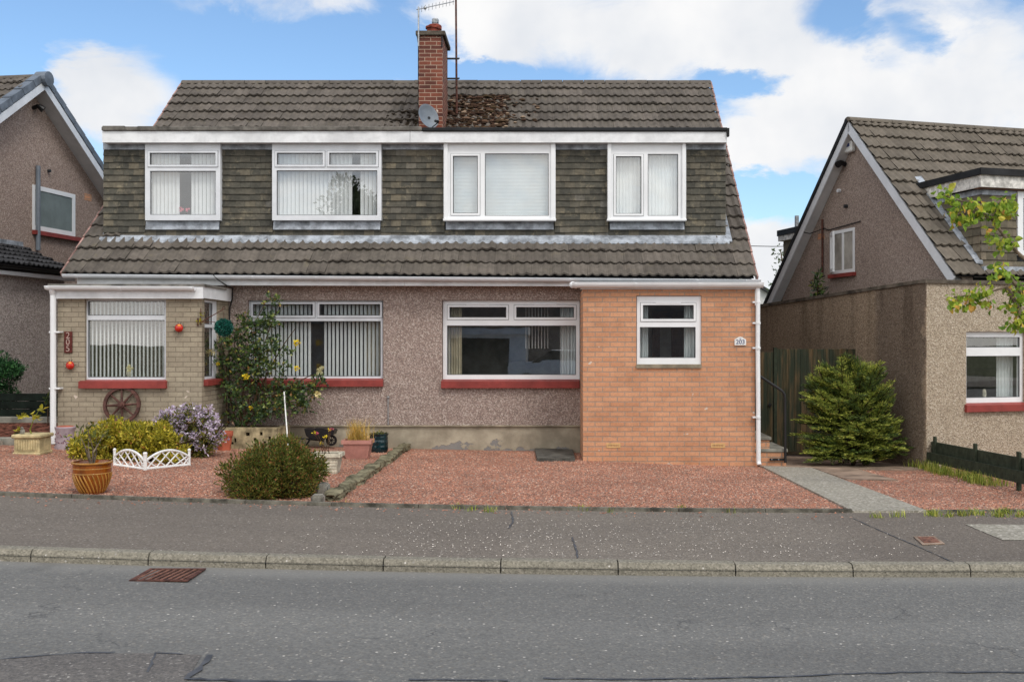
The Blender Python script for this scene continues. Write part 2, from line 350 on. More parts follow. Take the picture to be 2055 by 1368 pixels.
def mats():
    M = {}
    M['dash'] = pebbledash('pebbledash', [lin(92, 78, 72), lin(148, 128, 120), lin(170, 151, 141), lin(136, 115, 106), lin(194, 178, 168), lin(116, 98, 90), lin(214, 202, 192)], 66, None, .5)
    M['dash_brown'] = pebbledash('brown_pebbledash', [lin(104, 92, 85), lin(156, 140, 130), lin(172, 155, 144), lin(136, 120, 111), lin(186, 170, 158), lin(146, 128, 118)], 58)
    M['dash_left'] = pebbledash('left_pebbledash', [lin(110, 94, 86), lin(160, 140, 130), lin(176, 158, 146), lin(138, 119, 109), lin(196, 180, 168), lin(150, 130, 120)], 58)
    M['dash_grey'] = pebbledash('grey_pebbledash', [lin(120, 112, 108), lin(165, 155, 150), lin(178, 168, 162), lin(145, 135, 130), lin(190, 180, 176)], 40)
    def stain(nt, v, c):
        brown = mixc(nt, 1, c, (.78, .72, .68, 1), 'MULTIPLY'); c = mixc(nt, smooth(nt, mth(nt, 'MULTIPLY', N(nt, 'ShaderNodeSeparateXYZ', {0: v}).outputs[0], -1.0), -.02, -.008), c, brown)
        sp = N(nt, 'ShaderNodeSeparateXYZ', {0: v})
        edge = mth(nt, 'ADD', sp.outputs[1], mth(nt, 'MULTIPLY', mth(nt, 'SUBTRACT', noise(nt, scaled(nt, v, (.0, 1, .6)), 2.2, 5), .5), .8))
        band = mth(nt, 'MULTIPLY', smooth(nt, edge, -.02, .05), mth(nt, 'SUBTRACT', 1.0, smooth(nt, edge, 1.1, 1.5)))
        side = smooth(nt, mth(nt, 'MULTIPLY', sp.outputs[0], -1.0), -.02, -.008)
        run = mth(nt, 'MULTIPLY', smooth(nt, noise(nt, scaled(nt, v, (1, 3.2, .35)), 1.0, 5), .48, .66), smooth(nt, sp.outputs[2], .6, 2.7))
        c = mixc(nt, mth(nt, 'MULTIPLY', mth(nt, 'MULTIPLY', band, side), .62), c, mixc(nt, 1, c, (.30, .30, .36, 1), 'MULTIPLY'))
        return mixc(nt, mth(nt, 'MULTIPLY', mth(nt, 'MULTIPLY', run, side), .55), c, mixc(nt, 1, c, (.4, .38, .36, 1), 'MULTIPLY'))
    M['dash_cream'] = pebbledash('cream_pebbledash', [lin(112, 100, 86), lin(172, 158, 138), lin(186, 172, 152), lin(150, 134, 114), lin(206, 194, 176), lin(160, 146, 126)], 52, stain, .5)
    M['orange_brick'] = brickwork('orange_brick', lin(205, 152, 117), lin(193, 139, 105), lin(162, 141, 124), dirt=.35, seed=1, ms=.0085)
    M['buff_brick'] = brickwork('buff_brick', lin(166, 155, 135), lin(152, 141, 123), lin(132, 122, 105), dirt=.35, seed=3, ms=.007)
    M['red_brick'] = brickwork('red_brick', lin(132, 76, 60), lin(92, 56, 49), lin(170, 146, 128), dirt=.6, seed=2, ms=.0075)
    M['roof'] = islands('roof_tile', [(0, lin(92, 86, 80)), (.5, lin(99, 93, 86)), (1, lin(108, 101, 94))], nz=(7, .5),
                        lichen=[(lin(62, 57, 52), 1.3, .48, .7, .6), (lin(112, 104, 84), 5, .56, .7, .45), (lin(160, 154, 144), 17, .66, .71, .7)])
    M['roof_right'] = islands('weathered_roof_tile', [(0, lin(100, 93, 84)), (.5, lin(107, 100, 90)), (1, lin(115, 107, 97))], nz=(8, .45), lichen=[(lin(64, 58, 50), 1.8, .55, .75, .6)])
    M['roof_dark'] = islands('dark_roof_tile', [(0, lin(48, 48, 50)), (1, lin(70, 70, 72))], nz=(6, .4))
    M['hung'] = islands('hung_tile', [(0, lin(74, 73, 67)), (.45, lin(85, 83, 75)), (.8, lin(95, 91, 81)), (.95, lin(112, 105, 90)), (1, lin(102, 101, 97))], nz=(16, .55),
                        lichen=[(lin(144, 134, 112), 7, .54, .66, .5), (lin(46, 46, 44), 3.0, .48, .7, .6)])
    M['hung_light'] = islands('hung_tile_grey', [(0, lin(84, 79, 68)), (.5, lin(104, 97, 82)), (.9, lin(122, 112, 96)), (1, lin(86, 82, 76))], nz=(12, .5), lichen=[(lin(140, 130, 110), 9, .6, .68, .5)])
    M['white'] = plain('white_upvc', (.80, .81, .82, 1), .35, .5, .03, 2, .02)
    M['white_old'] = plain('white_aluminium', (.68, .70, .73, 1), .4, .5, .05, 3, .03)
    M['fascia'] = plain('white_fascia', (.76, .77, .78, 1), .5, .4, .10, 2.4, .08)
    M['soffit'] = plain('soffit_board', (.60, .60, .60, 1), .6, .3, .06)
    M['flake'] = plain('flaking_white_paint', lin(215, 212, 205), .7, .3, .25, 9, .3, 30)
    M['lead'] = plain('lead_flashing', lin(162, 168, 176), .55, .4, .3, 6, .35, 14)
    M['felt'] = plain('roofing_felt', lin(40, 41, 43), .8, .3, .25, 3, .3, 60)
    M['felt_grey'] = plain('grey_roofing_felt', lin(112, 108, 102), .85, .2, .3, 4, .3, 60)
    M['redsill'] = plain('red_painted_sill', lin(142, 60, 54), .55, .35, .14, 4, .12, 40)
    M['cement'] = plain('cement_render', lin(158, 148, 128), .9, .2, .25, 2.5, .4, 30)
    def plinth():
        m, nt, b, o = newmat('weathered_plinth'); v = objc(nt); sp = N(nt, 'ShaderNodeSeparateXYZ', {0: v})
        c = mixc(nt, smooth(nt, noise(nt, v, 2.5, 6), .35, .7), lin(142, 133, 116), lin(178, 168, 148))
        low = mth(nt, 'ADD', mth(nt, 'MULTIPLY', sp.outputs[2], -1.6), mth(nt, 'MULTIPLY', noise(nt, scaled(nt, v, (1, 1, 1.3)), 2.4, 6, .65), 1.5))
        msk = smooth(nt, low, .66, .69)
        c = mixc(nt, mth(nt, 'MULTIPLY', msk, .8), c, lin(120, 120, 122))
        setc(nt, b, c, .9, .2, mth(nt, 'SUBTRACT', noise(nt, v, 30, 4), msk), .5, .01); return m
    M['plinth'] = plinth()
    M['verge'] = plain('verge_mortar', lin(160, 128, 120), .9, .2, .3, 8, .3, 40)
    M['coping'] = plain('concrete_coping', lin(100, 92, 82), .9, .2, .35, 4, .4, 30)
    M['terracotta'] = plain('terracotta', lin(176, 96, 72), .75, .25, .2, 8, .2, 60)
    M['chimpot'] = plain('chimney_pot_clay', lin(140, 68, 54), .8, .25, .3, 9, .2, 50)
    M['steel'] = plain('galvanised_steel', lin(170, 172, 174), .4, .5, .2, 20, .1, 80, .6)
    M['rust'] = plain('rusty_steel', lin(96, 62, 52), .8, .3, .35, 20, .3, 60)
    M['darkmetal'] = plain('dark_metal', lin(44, 46, 50), .6, .4, .2)
    M['dish'] = plain('grey_dish', lin(114, 122, 131), .5, .4, .1, 4)
    M['black'] = plain('black_paint', lin(26, 26, 28), .4, .5, .2)
    M['blackpl'] = plain('black_plastic', lin(16, 16, 18), .45, .4, .2)
    M['blind'] = plain('blind_fabric', (.78, .79, .79, 1), .8, .2, .03)
    M['net'] = plain('net_curtain', (.78, .80, .80, 1), .8, .2, .04)
    M['curtain'] = plain('cream_curtain', lin(214, 204, 182), .9, .1, .12, 3)
    M['blind_grey'] = plain('grey_venetian_blind', (.72, .76, .77, 1), .42, .5, .03)
    M['room'] = plain('room_plaster', lin(128, 122, 114), .9, .1, .1)
    M['roomdark'] = plain('dim_room_plaster', lin(165, 160, 152), .9, .1, .15)
    M['wood'] = plain('brown_wood', lin(92, 60, 40), .6, .3, .25, 6)
    M['glass'] = glassmat('window_glass'); M['glass_up'] = glassmat('upper_window_glass', (.94, .96, .96, 1), 1.85)
    M['stone'] = plain('grey_stone', lin(140, 136, 126), .9, .2, .3, 7, .6, 16)
    M['mossy'] = plain('mossy_stone', lin(122, 116, 94), .95, .1, .35, 6, .8, 14)
    M['slate'] = plain('wet_slab', lin(88, 86, 80), .8, .3, .3, 5, .4, 30)
    M['slabpink'] = plain('paving_slab', lin(150, 130, 114), .9, .2, .25, 3, .3, 40)
    M['slabgrey'] = plain('grey_paving', lin(138, 136, 126), .9, .2, .25, 3, .3, 40)
    M['greenwood'] = plain('green_stained_boards', lin(58, 65, 52), .85, .2, .2, 9, .4, 20)
    def boards():
        m, nt, b, o = newmat('weathered_green_boards'); v = objc(nt)
        c = mixc(nt, smooth(nt, noise(nt, scaled(nt, v, (5, 5, .5)), 2.0, 5, .65), .42, .66), lin(54, 60, 48), lin(106, 86, 62))
        c = mixc(nt, smooth(nt, noise(nt, scaled(nt, v, (24, 24, .6)), 1.0, 4), .4, .7), c, mixc(nt, 1, c, (.55, .6, .55, 1), 'MULTIPLY'))
        setc(nt, b, c, .85, .2, noise(nt, scaled(nt, v, (60, 60, 2)), 1.0, 3), .3, .004); return m
    M['boards'] = boards()
    # ground
    def asphalt(name, base, chips, scale, big, streak=None):
        m, nt, b, o = newmat(name); v = objc(nt)
        c1, dist, r = cells(nt, v, scale, chips)
        c = mixc(nt, .55, c1, mixc(nt, smooth(nt, noise(nt, v, 26, 3), .3, .7), base[0], base[1]))
        c2, d2, r2 = cells(nt, v, scale * .42, [(0, (0, 0, 0)), (.93, (1, 1, 1))]); 
        c = mixc(nt, mth(nt, 'MULTIPLY', c2, mth(nt, 'SUBTRACT', 1.0, smooth(nt, d2, .18, .3))), c, mixc(nt, r2, lin(134, 130, 124), lin(206, 200, 190)))
        c = mixc(nt, mth(nt, 'MULTIPLY', smooth(nt, noise(nt, scaled(nt, v, (.35, 1, 1)), big, 6, .6), .38, .7), .5), c, mixc(nt, 1, c, (.72, .72, .74, 1), 'MULTIPLY'))
        if streak: c = streak(nt, v, c)
        setc(nt, b, c, .9, .25, dist, .5, .006); return m
    def roadx(nt, v, c):
        sp = N(nt, 'ShaderNodeSeparateXYZ', {0: v})
        gut = smooth(nt, mth(nt, 'ADD', sp.outputs[1], mth(nt, 'MULTIPLY', noise(nt, v, 1.5, 4), .3)), 7.45, 7.8)   # silt along the gutter
        c = mixc(nt, mth(nt, 'MULTIPLY', gut, .6), c, lin(124, 122, 117))
        yw = mth(nt, 'ADD', sp.outputs[1], mth(nt, 'MULTIPLY', noise(nt, scaled(nt, v, (.25, 1, 1)), 1.2, 4), .5))      # tyre-polished bands along the road
        band = mth(nt, 'MULTIPLY', mth(nt, 'SINE', mth(nt, 'MULTIPLY', yw, 4.1)), .5)
        c = mixc(nt, smooth(nt, band, -.1, .5), c, mixc(nt, 1, c, (1.12, 1.12, 1.115, 1), 'MULTIPLY'))
        c = mixc(nt, mth(nt, 'MULTIPLY', smooth(nt, noise(nt, v, 1.1, 4), .64, .7), .45), c, mixc(nt, 1, c, (.66, .66, .67, 1), 'MULTIPLY'))
        cr = N(nt, 'ShaderNodeTexVoronoi', {'Vector': N(nt, 'ShaderNodeVectorMath', {0: v, 1: noise(nt, v, 2.0, 5, .6, 1)}, operation='ADD').outputs[0], 'Scale': .26}, feature='DISTANCE_TO_EDGE')
        k = mth(nt, 'MULTIPLY', mth(nt, 'SUBTRACT', 1.0, smooth(nt, cr.outputs['Distance'], .001, .0045)), smooth(nt, noise(nt, v, .8, 3), .45, .6))
        return mixc(nt, mth(nt, 'MULTIPLY', k, .55), c, lin(64, 64, 66))
    chips = [(0, lin(92, 91, 89)), (.28, lin(110, 109, 106)), (.5, lin(121, 120, 116)), (.68, lin(105, 104, 102)), (.84, lin(134, 130, 122)), (.93, lin(116, 109, 99)), (.975, lin(166, 160, 150))]
    M['road'] = asphalt('road_asphalt', (lin(107, 106, 103), lin(118, 117, 113)), chips, 70, .5, roadx)
    chips2 = [(0, lin(86, 80, 74)), (.3, lin(108, 101, 93)), (.6, lin(122, 114, 105)), (.88, lin(138, 130, 122)), (.975, lin(174, 166, 156))]
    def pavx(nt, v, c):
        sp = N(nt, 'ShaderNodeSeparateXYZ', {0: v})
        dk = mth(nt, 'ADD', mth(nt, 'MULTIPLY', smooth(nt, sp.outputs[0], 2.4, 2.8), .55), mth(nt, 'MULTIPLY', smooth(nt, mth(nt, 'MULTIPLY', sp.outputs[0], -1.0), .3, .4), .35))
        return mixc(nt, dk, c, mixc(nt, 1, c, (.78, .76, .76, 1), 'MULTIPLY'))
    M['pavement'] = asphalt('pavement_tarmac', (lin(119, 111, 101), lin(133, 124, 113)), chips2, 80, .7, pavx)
    M['patch'] = asphalt('patch_tarmac', (lin(96, 95, 94), lin(106, 104, 103)), chips2, 75, .9)
    M['tar'] = plain('bitumen_seal', lin(80, 81, 84), .6, .4, .2, 8)
    M['kerb'] = asphalt('kerb_concrete', (lin(128, 123, 110), lin(144, 138, 124)), [(0, lin(92, 88, 78)), (.25, lin(128, 123, 110)), (.6, lin(146, 140, 126)), (.9, lin(170, 162, 148))], 75, 1.2)
    M['edging'] = plain('concrete_edging', lin(112, 108, 98), .95, .15, .35, 6, .6, 30)
    M['path'] = asphalt('path_concrete', (lin(144, 138, 124), lin(164, 157, 142)), [(0, lin(116, 113, 104)), (.3, lin(150, 147, 136)), (.7, lin(178, 173, 162)), (.9, lin(214, 207, 196))], 45, .8)
    gr = [(0, lin(116, 88, 76)), (.14, lin(166, 112, 91)), (.40, lin(184, 130, 106)), (.60, lin(154, 118, 103)), (.76, lin(142, 122, 111)), (.88, lin(196, 146, 122)), (.97, lin(196, 166, 147))]
    def gravelbed():
        m, nt, b, o = newmat('gravel_bed'); v = objc(nt); c, dist, r = cells(nt, v, 48, gr)
        c = mixc(nt, mth(nt, 'MULTIPLY', smooth(nt, noise(nt, v, .9, 5), .5, .7), .5), c, mixc(nt, 1, c, (.7, .76, .78, 1), 'MULTIPLY'))
        setc(nt, b, c, .9, .2, dist, 1.0, .02); return m
    M['gravel_bed'] = gravelbed()
    M['gravel'] = islands('gravel_chips', [(p, c) for p, c in gr], .9, .2, (1.0, .55), None, 60, .2)
    M['soil'] = plain('brown_soil', lin(84, 62, 52), .95, .1, .4, 12, .8, 20)
    M['barkred'] = plain('red_bark_mulch', lin(112, 72, 60), .95, .1, .45, 16, .9, 25)
    M['ground'] = plain('rough_ground', lin(92, 96, 66), .95, .1, .3, .6)
    # plants
    M['lf_azalea'] = leafmat('azalea_leaf', [(0, lin(74, 76, 22)), (.35, lin(116, 112, 34)), (.7, lin(148, 140, 46)), (.93, lin(172, 158, 62)), (1, lin(140, 96, 52))], .35, k=1.9)
    M['lf_rhodo'] = leafmat('rhododendron_leaf', [(0, lin(48, 56, 26)), (.5, lin(84, 90, 42)), (.85, lin(126, 120, 50)), (1, lin(110, 70, 50))])
    M['lilac'] = leafmat('lilac_petal', [(0, lin(166, 150, 172)), (.5, lin(192, 176, 200)), (.85, lin(212, 200, 216)), (1, lin(236, 230, 236))], .35, k=1.3)
    M['lf_heath'] = leafmat('heather_leaf', [(0, lin(46, 54, 22)), (.4, lin(74, 84, 34)), (.7, lin(100, 104, 44)), (.85, lin(122, 112, 50)), (.93, lin(120, 66, 40)), (1, lin(150, 96, 66))], .3, k=1.5)
    M['lf_rose'] = leafmat('rose_leaf', [(0, lin(30, 44, 28)), (.5, lin(52, 72, 40)), (.8, lin(78, 98, 50)), (.95, lin(116, 124, 56)), (1, lin(130, 90, 52))], .25, .35, .5)
    M['lf_con'] = leafmat('conifer_leaf', [(0, lin(58, 66, 30)), (.4, lin(88, 98, 44)), (.75, lin(116, 124, 54)), (.95, lin(144, 146, 68)), (1, lin(130, 112, 64))], .35, k=2.6)
    M['lf_con2'] = leafmat('conifer_leaf_dark', [(0, lin(40, 52, 28)), (.5, lin(64, 80, 40)), (1, lin(92, 106, 52))], .3, k=1.8)
    M['lf_dark'] = leafmat('dark_evergreen_leaf', [(0, lin(18, 40, 24)), (.6, lin(36, 72, 40)), (1, lin(64, 104, 58))], .15)
    M['lf_tree'] = leafmat('young_tree_leaf', [(0, lin(76, 104, 36)), (.5, lin(112, 134, 46)), (.85, lin(150, 156, 58)), (.96, lin(176, 146, 66)), (1, lin(160, 110, 60))], .4, k=1.75)
    M['lf_far'] = leafmat('far_tree_leaf', [(0, lin(56, 70, 48)), (1, lin(96, 108, 74))], .25)
    M['grassm'] = leafmat('grass_blade', [(0, lin(74, 92, 34)), (.6, lin(118, 128, 50)), (1, lin(168, 160, 84))], .3)
    M['golden'] = leafmat('golden_grass', [(0, lin(150, 124, 62)), (.6, lin(186, 158, 84)), (1, lin(128, 118, 62))], .3)
    M['yellow'] = leafmat('yellow_petal', [(0, lin(226, 190, 30)), (1, lin(250, 222, 70))], .3, k=1.0)
    M['creamfl'] = leafmat('cream_petal', [(0, lin(226, 206, 140)), (1, lin(244, 232, 190))], .3, k=1.0)
    M['pinkfl'] = leafmat('pink_petal', [(0, lin(190, 60, 90)), (1, lin(226, 130, 140))], .3, k=1.0)
    M['bark'] = plain('grey_bark', lin(122, 108, 92), .9, .15, .3, 12, .5, 40)
    M['barkbr'] = plain('brown_twig', lin(84, 64, 48), .9, .15, .3, 20, .4, 50)
    # pots and ornaments
    def glaze():
        m, nt, b, o = newmat('amber_glaze'); v = objc(nt); sp = N(nt, 'ShaderNodeSeparateXYZ', {0: v})
        c = mixc(nt, smooth(nt, noise(nt, scaled(nt, v, (8, 8, 3)), 1, 3), .35, .65), lin(104, 52, 14), lin(146, 80, 26)); setc(nt, b, c, .12, .6); return m
    M['amber'] = glaze(); M['amber_light'] = plain('pale_amber_glaze', lin(178, 128, 58), .18, .6, .15, 10)
    M['cream_stone'] = plain('cream_cast_stone', lin(196, 180, 138), .85, .25, .2, 7, .3, 40)
    M['white_stone'] = plain('whitewashed_stone', lin(205, 198, 178), .85, .25, .22, 9, .3, 40)
    M['lilac_pot'] = plain('lilac_glaze', lin(166, 150, 156), .5, .4, .14, 8)
    M['pinkplastic'] = plain('pink_plastic', lin(178, 126, 114), .5, .4, .1, 5)
    M['greenpot'] = plain('teal_glaze', lin(14, 48, 54), .15, .6, .35, 5)
    M['teal'] = leafmat('teal_plastic_leaf', [(0, lin(14, 62, 54)), (.6, lin(24, 86, 74)), (1, lin(50, 122, 106))], .1, .4, k=1.2)
    M['wagon'] = plain('brown_stained_wood', lin(88, 56, 48), .6, .35, .3, 14, .3, 40)
    M['redglaze'] = plain('red_glaze', lin(190, 40, 26), .2, .6, .25, 12)
    M['orangeglaze'] = plain('orange_glaze', lin(232, 150, 60), .2, .6, .2, 12)
    M['plaque'] = plain('maroon_plaque', lin(92, 40, 34), .6, .3, .25, 20)
    M['numgrey'] = plain('grey_lettering', lin(176, 150, 140), .6, .3, .1)
    M['numblue'] = plain('blue_lettering', lin(64, 74, 120), .6, .3, .1)
    M['wplast'] = plain('white_plastic', (.78, .78, .76, 1), .5, .4, .06, 9)
    M['doorgreen'] = plain('dark_garage_door', lin(30, 44, 40), .5, .4, .1)
    M['carwhite'] = plain('white_car_paint', (.75, .76, .78, 1), .15, .6, .02)
    M['tyre'] = plain('tyre_rubber', lin(24, 24, 25), .8, .2, .2)
    return M
M = mats()
M['gasket_gap'] = plain('grey_gasket_shadow_line', lin(92, 94, 96), .7, .2, .1)  # pane gasket grey, also used for the painted shadow lines round sashes
# ------------------------------------------------------------------ building helpers
def tile_roof(mb, pt, nrm, width_at, L, tw=.30, gauge=.333, skip=None, seed=1, amp=.030, rolls=2, seg=6):
    """interlocking roll tiles; pt(x, s) on the roof plane, x metres along, s metres up the slope; every tile its own piece"""
    rnd = random.Random(seed); rows = int(round(L / gauge)); nrm = Vector(nrm)
    k = rolls * seg
    for r in range(rows):
        sa = r * gauge; sb = min(L, sa + gauge + .05)
        x0, x1 = width_at(sa); nt_ = max(1, int(round((x1 - x0) / tw))); w = (x1 - x0) / nt_
        for i in range(nt_):
            a = x0 + i * w
            if skip and skip(a + w / 2, sa + gauge / 2): continue
            dz = rnd.uniform(-.003, .004); ds = rnd.uniform(-.005, .005); tl = rnd.uniform(-.002, .002); vs = []
            for j in range(k + 1):
                q = j / k; h = amp * (.5 - .5 * cos(2 * pi * q * rolls)) ** 1.8
                x = a + w * (q * .998 + .001)
                vs += [pt(x, sa + ds + .09) + nrm * (.004 + dz + h * .4), pt(x, sa + ds) + nrm * (.034 + h + dz), pt(x, sa + ds + .004) + nrm * (.056 + h + dz + tl * j), pt(x, sb) + nrm * (.008 + h + dz)]
            fs = []
            for j in range(k):
                b = j * 4; fs += [(b + q_, b + 4 + q_, b + 5 + q_, b + 1 + q_) for q_ in range(3)]
            mb.add(vs, fs)
def hung(mb, mp, u0, u1, v0, v1, tw=.17, gauge=.108, seed=1):
    """plain tiles hung on a wall; mp(u, v, w) with w the distance out from the wall"""
    rnd = random.Random(seed); rows = max(1, int(round((v1 - v0) / gauge))); g = (v1 - v0) / rows
    for r in range(rows):
        va = v0 + r * g; vb = min(v1, va + g + .02); off = (r % 2) * tw / 2; u = u0 - off
        while u < u1 - .004:
            a, b = max(u, u0), min(u + tw, u1); u += tw
            if b - a < .02: continue
            t = rnd.uniform(-.004, .004); d = rnd.uniform(-.004, .004); a += .001; b -= .001
            lo = va + d
            vs = [mp(a, lo, .006), mp(b, lo, .006), mp(a, lo, .034 + t), mp(b, lo, .034 - t), mp(a, vb, .012), mp(b, vb, .012)]
            mb.add(vs, [(0, 1, 3, 2), (2, 3, 5, 4), (0, 2, 4), (1, 5, 3)])
def half_gutter(mb, p0, p1, r, n=10):
    p0, p1 = Vector(p0), Vector(p1); d = (p1 - p0).normalized(); out = d.cross(Vector((0, 0, 1))).normalized(); up = Vector((0, 0, 1))
    def prof(rr): return [out * (-rr * cos(pi * k / n)) - up * (rr * sin(pi * k / n)) for k in range(n + 1)]
    mb.prism([p0 + q + up * .012 * (0) for q in prof(r)], p1 - p0)
    L = (p1 - p0).length; k = max(2, int(L / .95))
    for i in range(k + 1):
        c = p0 + d * (L * min(max(i / k, .02), .98))
        mb.prism([c - d * .018 + q for q in prof(r + .006)], d * .036)
    mb.tube([p0 + out * r * .97, p1 + out * r * .97], .007, 6)
def window(parent, rect, Yf, panes, fmat, depth=.07, sash=(), glass=None, root=None, mp=None, conv=None, name='window', vents=()):
    """rect and panes in photo pixels (l, t, r, b); frame front at Yf"""
    cv = conv or (lambda q: (wx(q[0], Yf), wx(q[2], Yf), wz(q[3], Yf), wz(q[1], Yf)))
    mp = mp or (lambda u, v, w: (u, Yf + w, v)); R = cv(rect); Hs = [cv(p) for p in panes]; loc = conv is not None
    mb = MB(); grid_wall(mb, R[0], R[1], R[2], R[3], 0.0, depth, Hs, mp)
    for k in sash:
        h = Hs[k]; e = .034; mb.m = 1; grid_wall(mb, h[0] - e - .006, h[1] + e + .006, h[2] - e - .006, h[3] + e + .006, -.002, .01, [(h[0] - e, h[1] + e, h[2] - e, h[3] + e)], mp); mb.m = 0; grid_wall(mb, h[0] - e, h[1] + e, h[2] - e, h[3] + e, -.014, .05, [h], mp)  # grey ring: the shadow gap round each sash, painted as colour
    for h in Hs:                                             # glazing beads
        e = .010; mb.m = 1; grid_wall(mb, h[0] - .001, h[1] + .001, h[2] - .001, h[3] + .001, .018, .032, [(h[0] + e, h[1] - e, h[2] + e, h[3] - e)], mp); mb.m = 0
    for q in vents:
        h = cv(q); mb.prism([mp(h[0], h[2], -.02), mp(h[1], h[2], -.02), mp(h[1], h[3], -.02), mp(h[0], h[3], -.02)], Vector(mp(0, 0, 0)) - Vector(mp(0, 0, -.02)))
    w = mb.build(name, [fmat, M['gasket_gap']], parent, local=loc)
    g = MB()
    for h in Hs: g.quad(mp(h[0], h[2], .03), mp(h[1], h[2], .03), mp(h[1], h[3], .03), mp(h[0], h[3], .03))
    g.build('pane', glass or M['glass'], w, local=loc)
    return w
def vblind(parent, x0, x1, z0, z1, Y, pitch, w, ang, mat, gaps=(), seed=1, name='blind'):
    rnd = random.Random(seed); mb = MB(); x = x0 + pitch / 2
    while x < x1:
        if not any(a < x < b for a, b in gaps):
            a = ang + rnd.uniform(-.05, .05); dx, dy = cos(a) * w / 2, sin(a) * w / 2; k = .007; zz = z0 + rnd.uniform(0, .012)
            pts = [(-1, 0), (0, 1), (1, 0)]; vs = []
            for (t, c) in pts:
                for z in (zz, z1): vs.append((x + dx * t - dy * c * .12, Y + dy * t + dx * c * .12, z))
            mb.add(vs, [(0, 2, 3, 1), (2, 4, 5, 3)])
        x += pitch
    return mb.build(name, mat, parent, smoothf=True)
def curtain(parent, x0, x1, z0, z1, Y, mat, folds=8, amp=.025, name='curtain', seed=0):
    mb = MB(); n = folds * 8; vs = []; rnd = random.Random(seed)
    ph = rnd.random() * 6
    for i in range(n + 1):
        t = i / n; y = Y + amp * sin(2 * pi * folds * t + ph) + amp * .4 * sin(2 * pi * folds * 1.7 * t + ph * 2)
        vs += [(x0 + (x1 - x0) * t, y, z0), (x0 + (x1 - x0) * t, y, z1)]
    mb.add(vs, [(2 * i, 2 * i + 2, 2 * i + 3, 2 * i + 1) for i in range(n)])
    return mb.build(name, mat, parent, smoothf=True)
def sill(parent, l, t, r, b, Yf, Yb, mat, name='sill', dip=.02):
    x0, x1, z1, z0 = wx(l, Yf), wx(r, Yf), wz(t, Yf), wz(b, Yf); mb = MB()
    mb.prism([(x0, Yf, z0), (x0, Yf, z1 - dip * .5), (x0, Yb, z1 + dip), (x0, Yb, z0)], (x1 - x0, 0, 0))
    return mb.build(name, mat, parent)

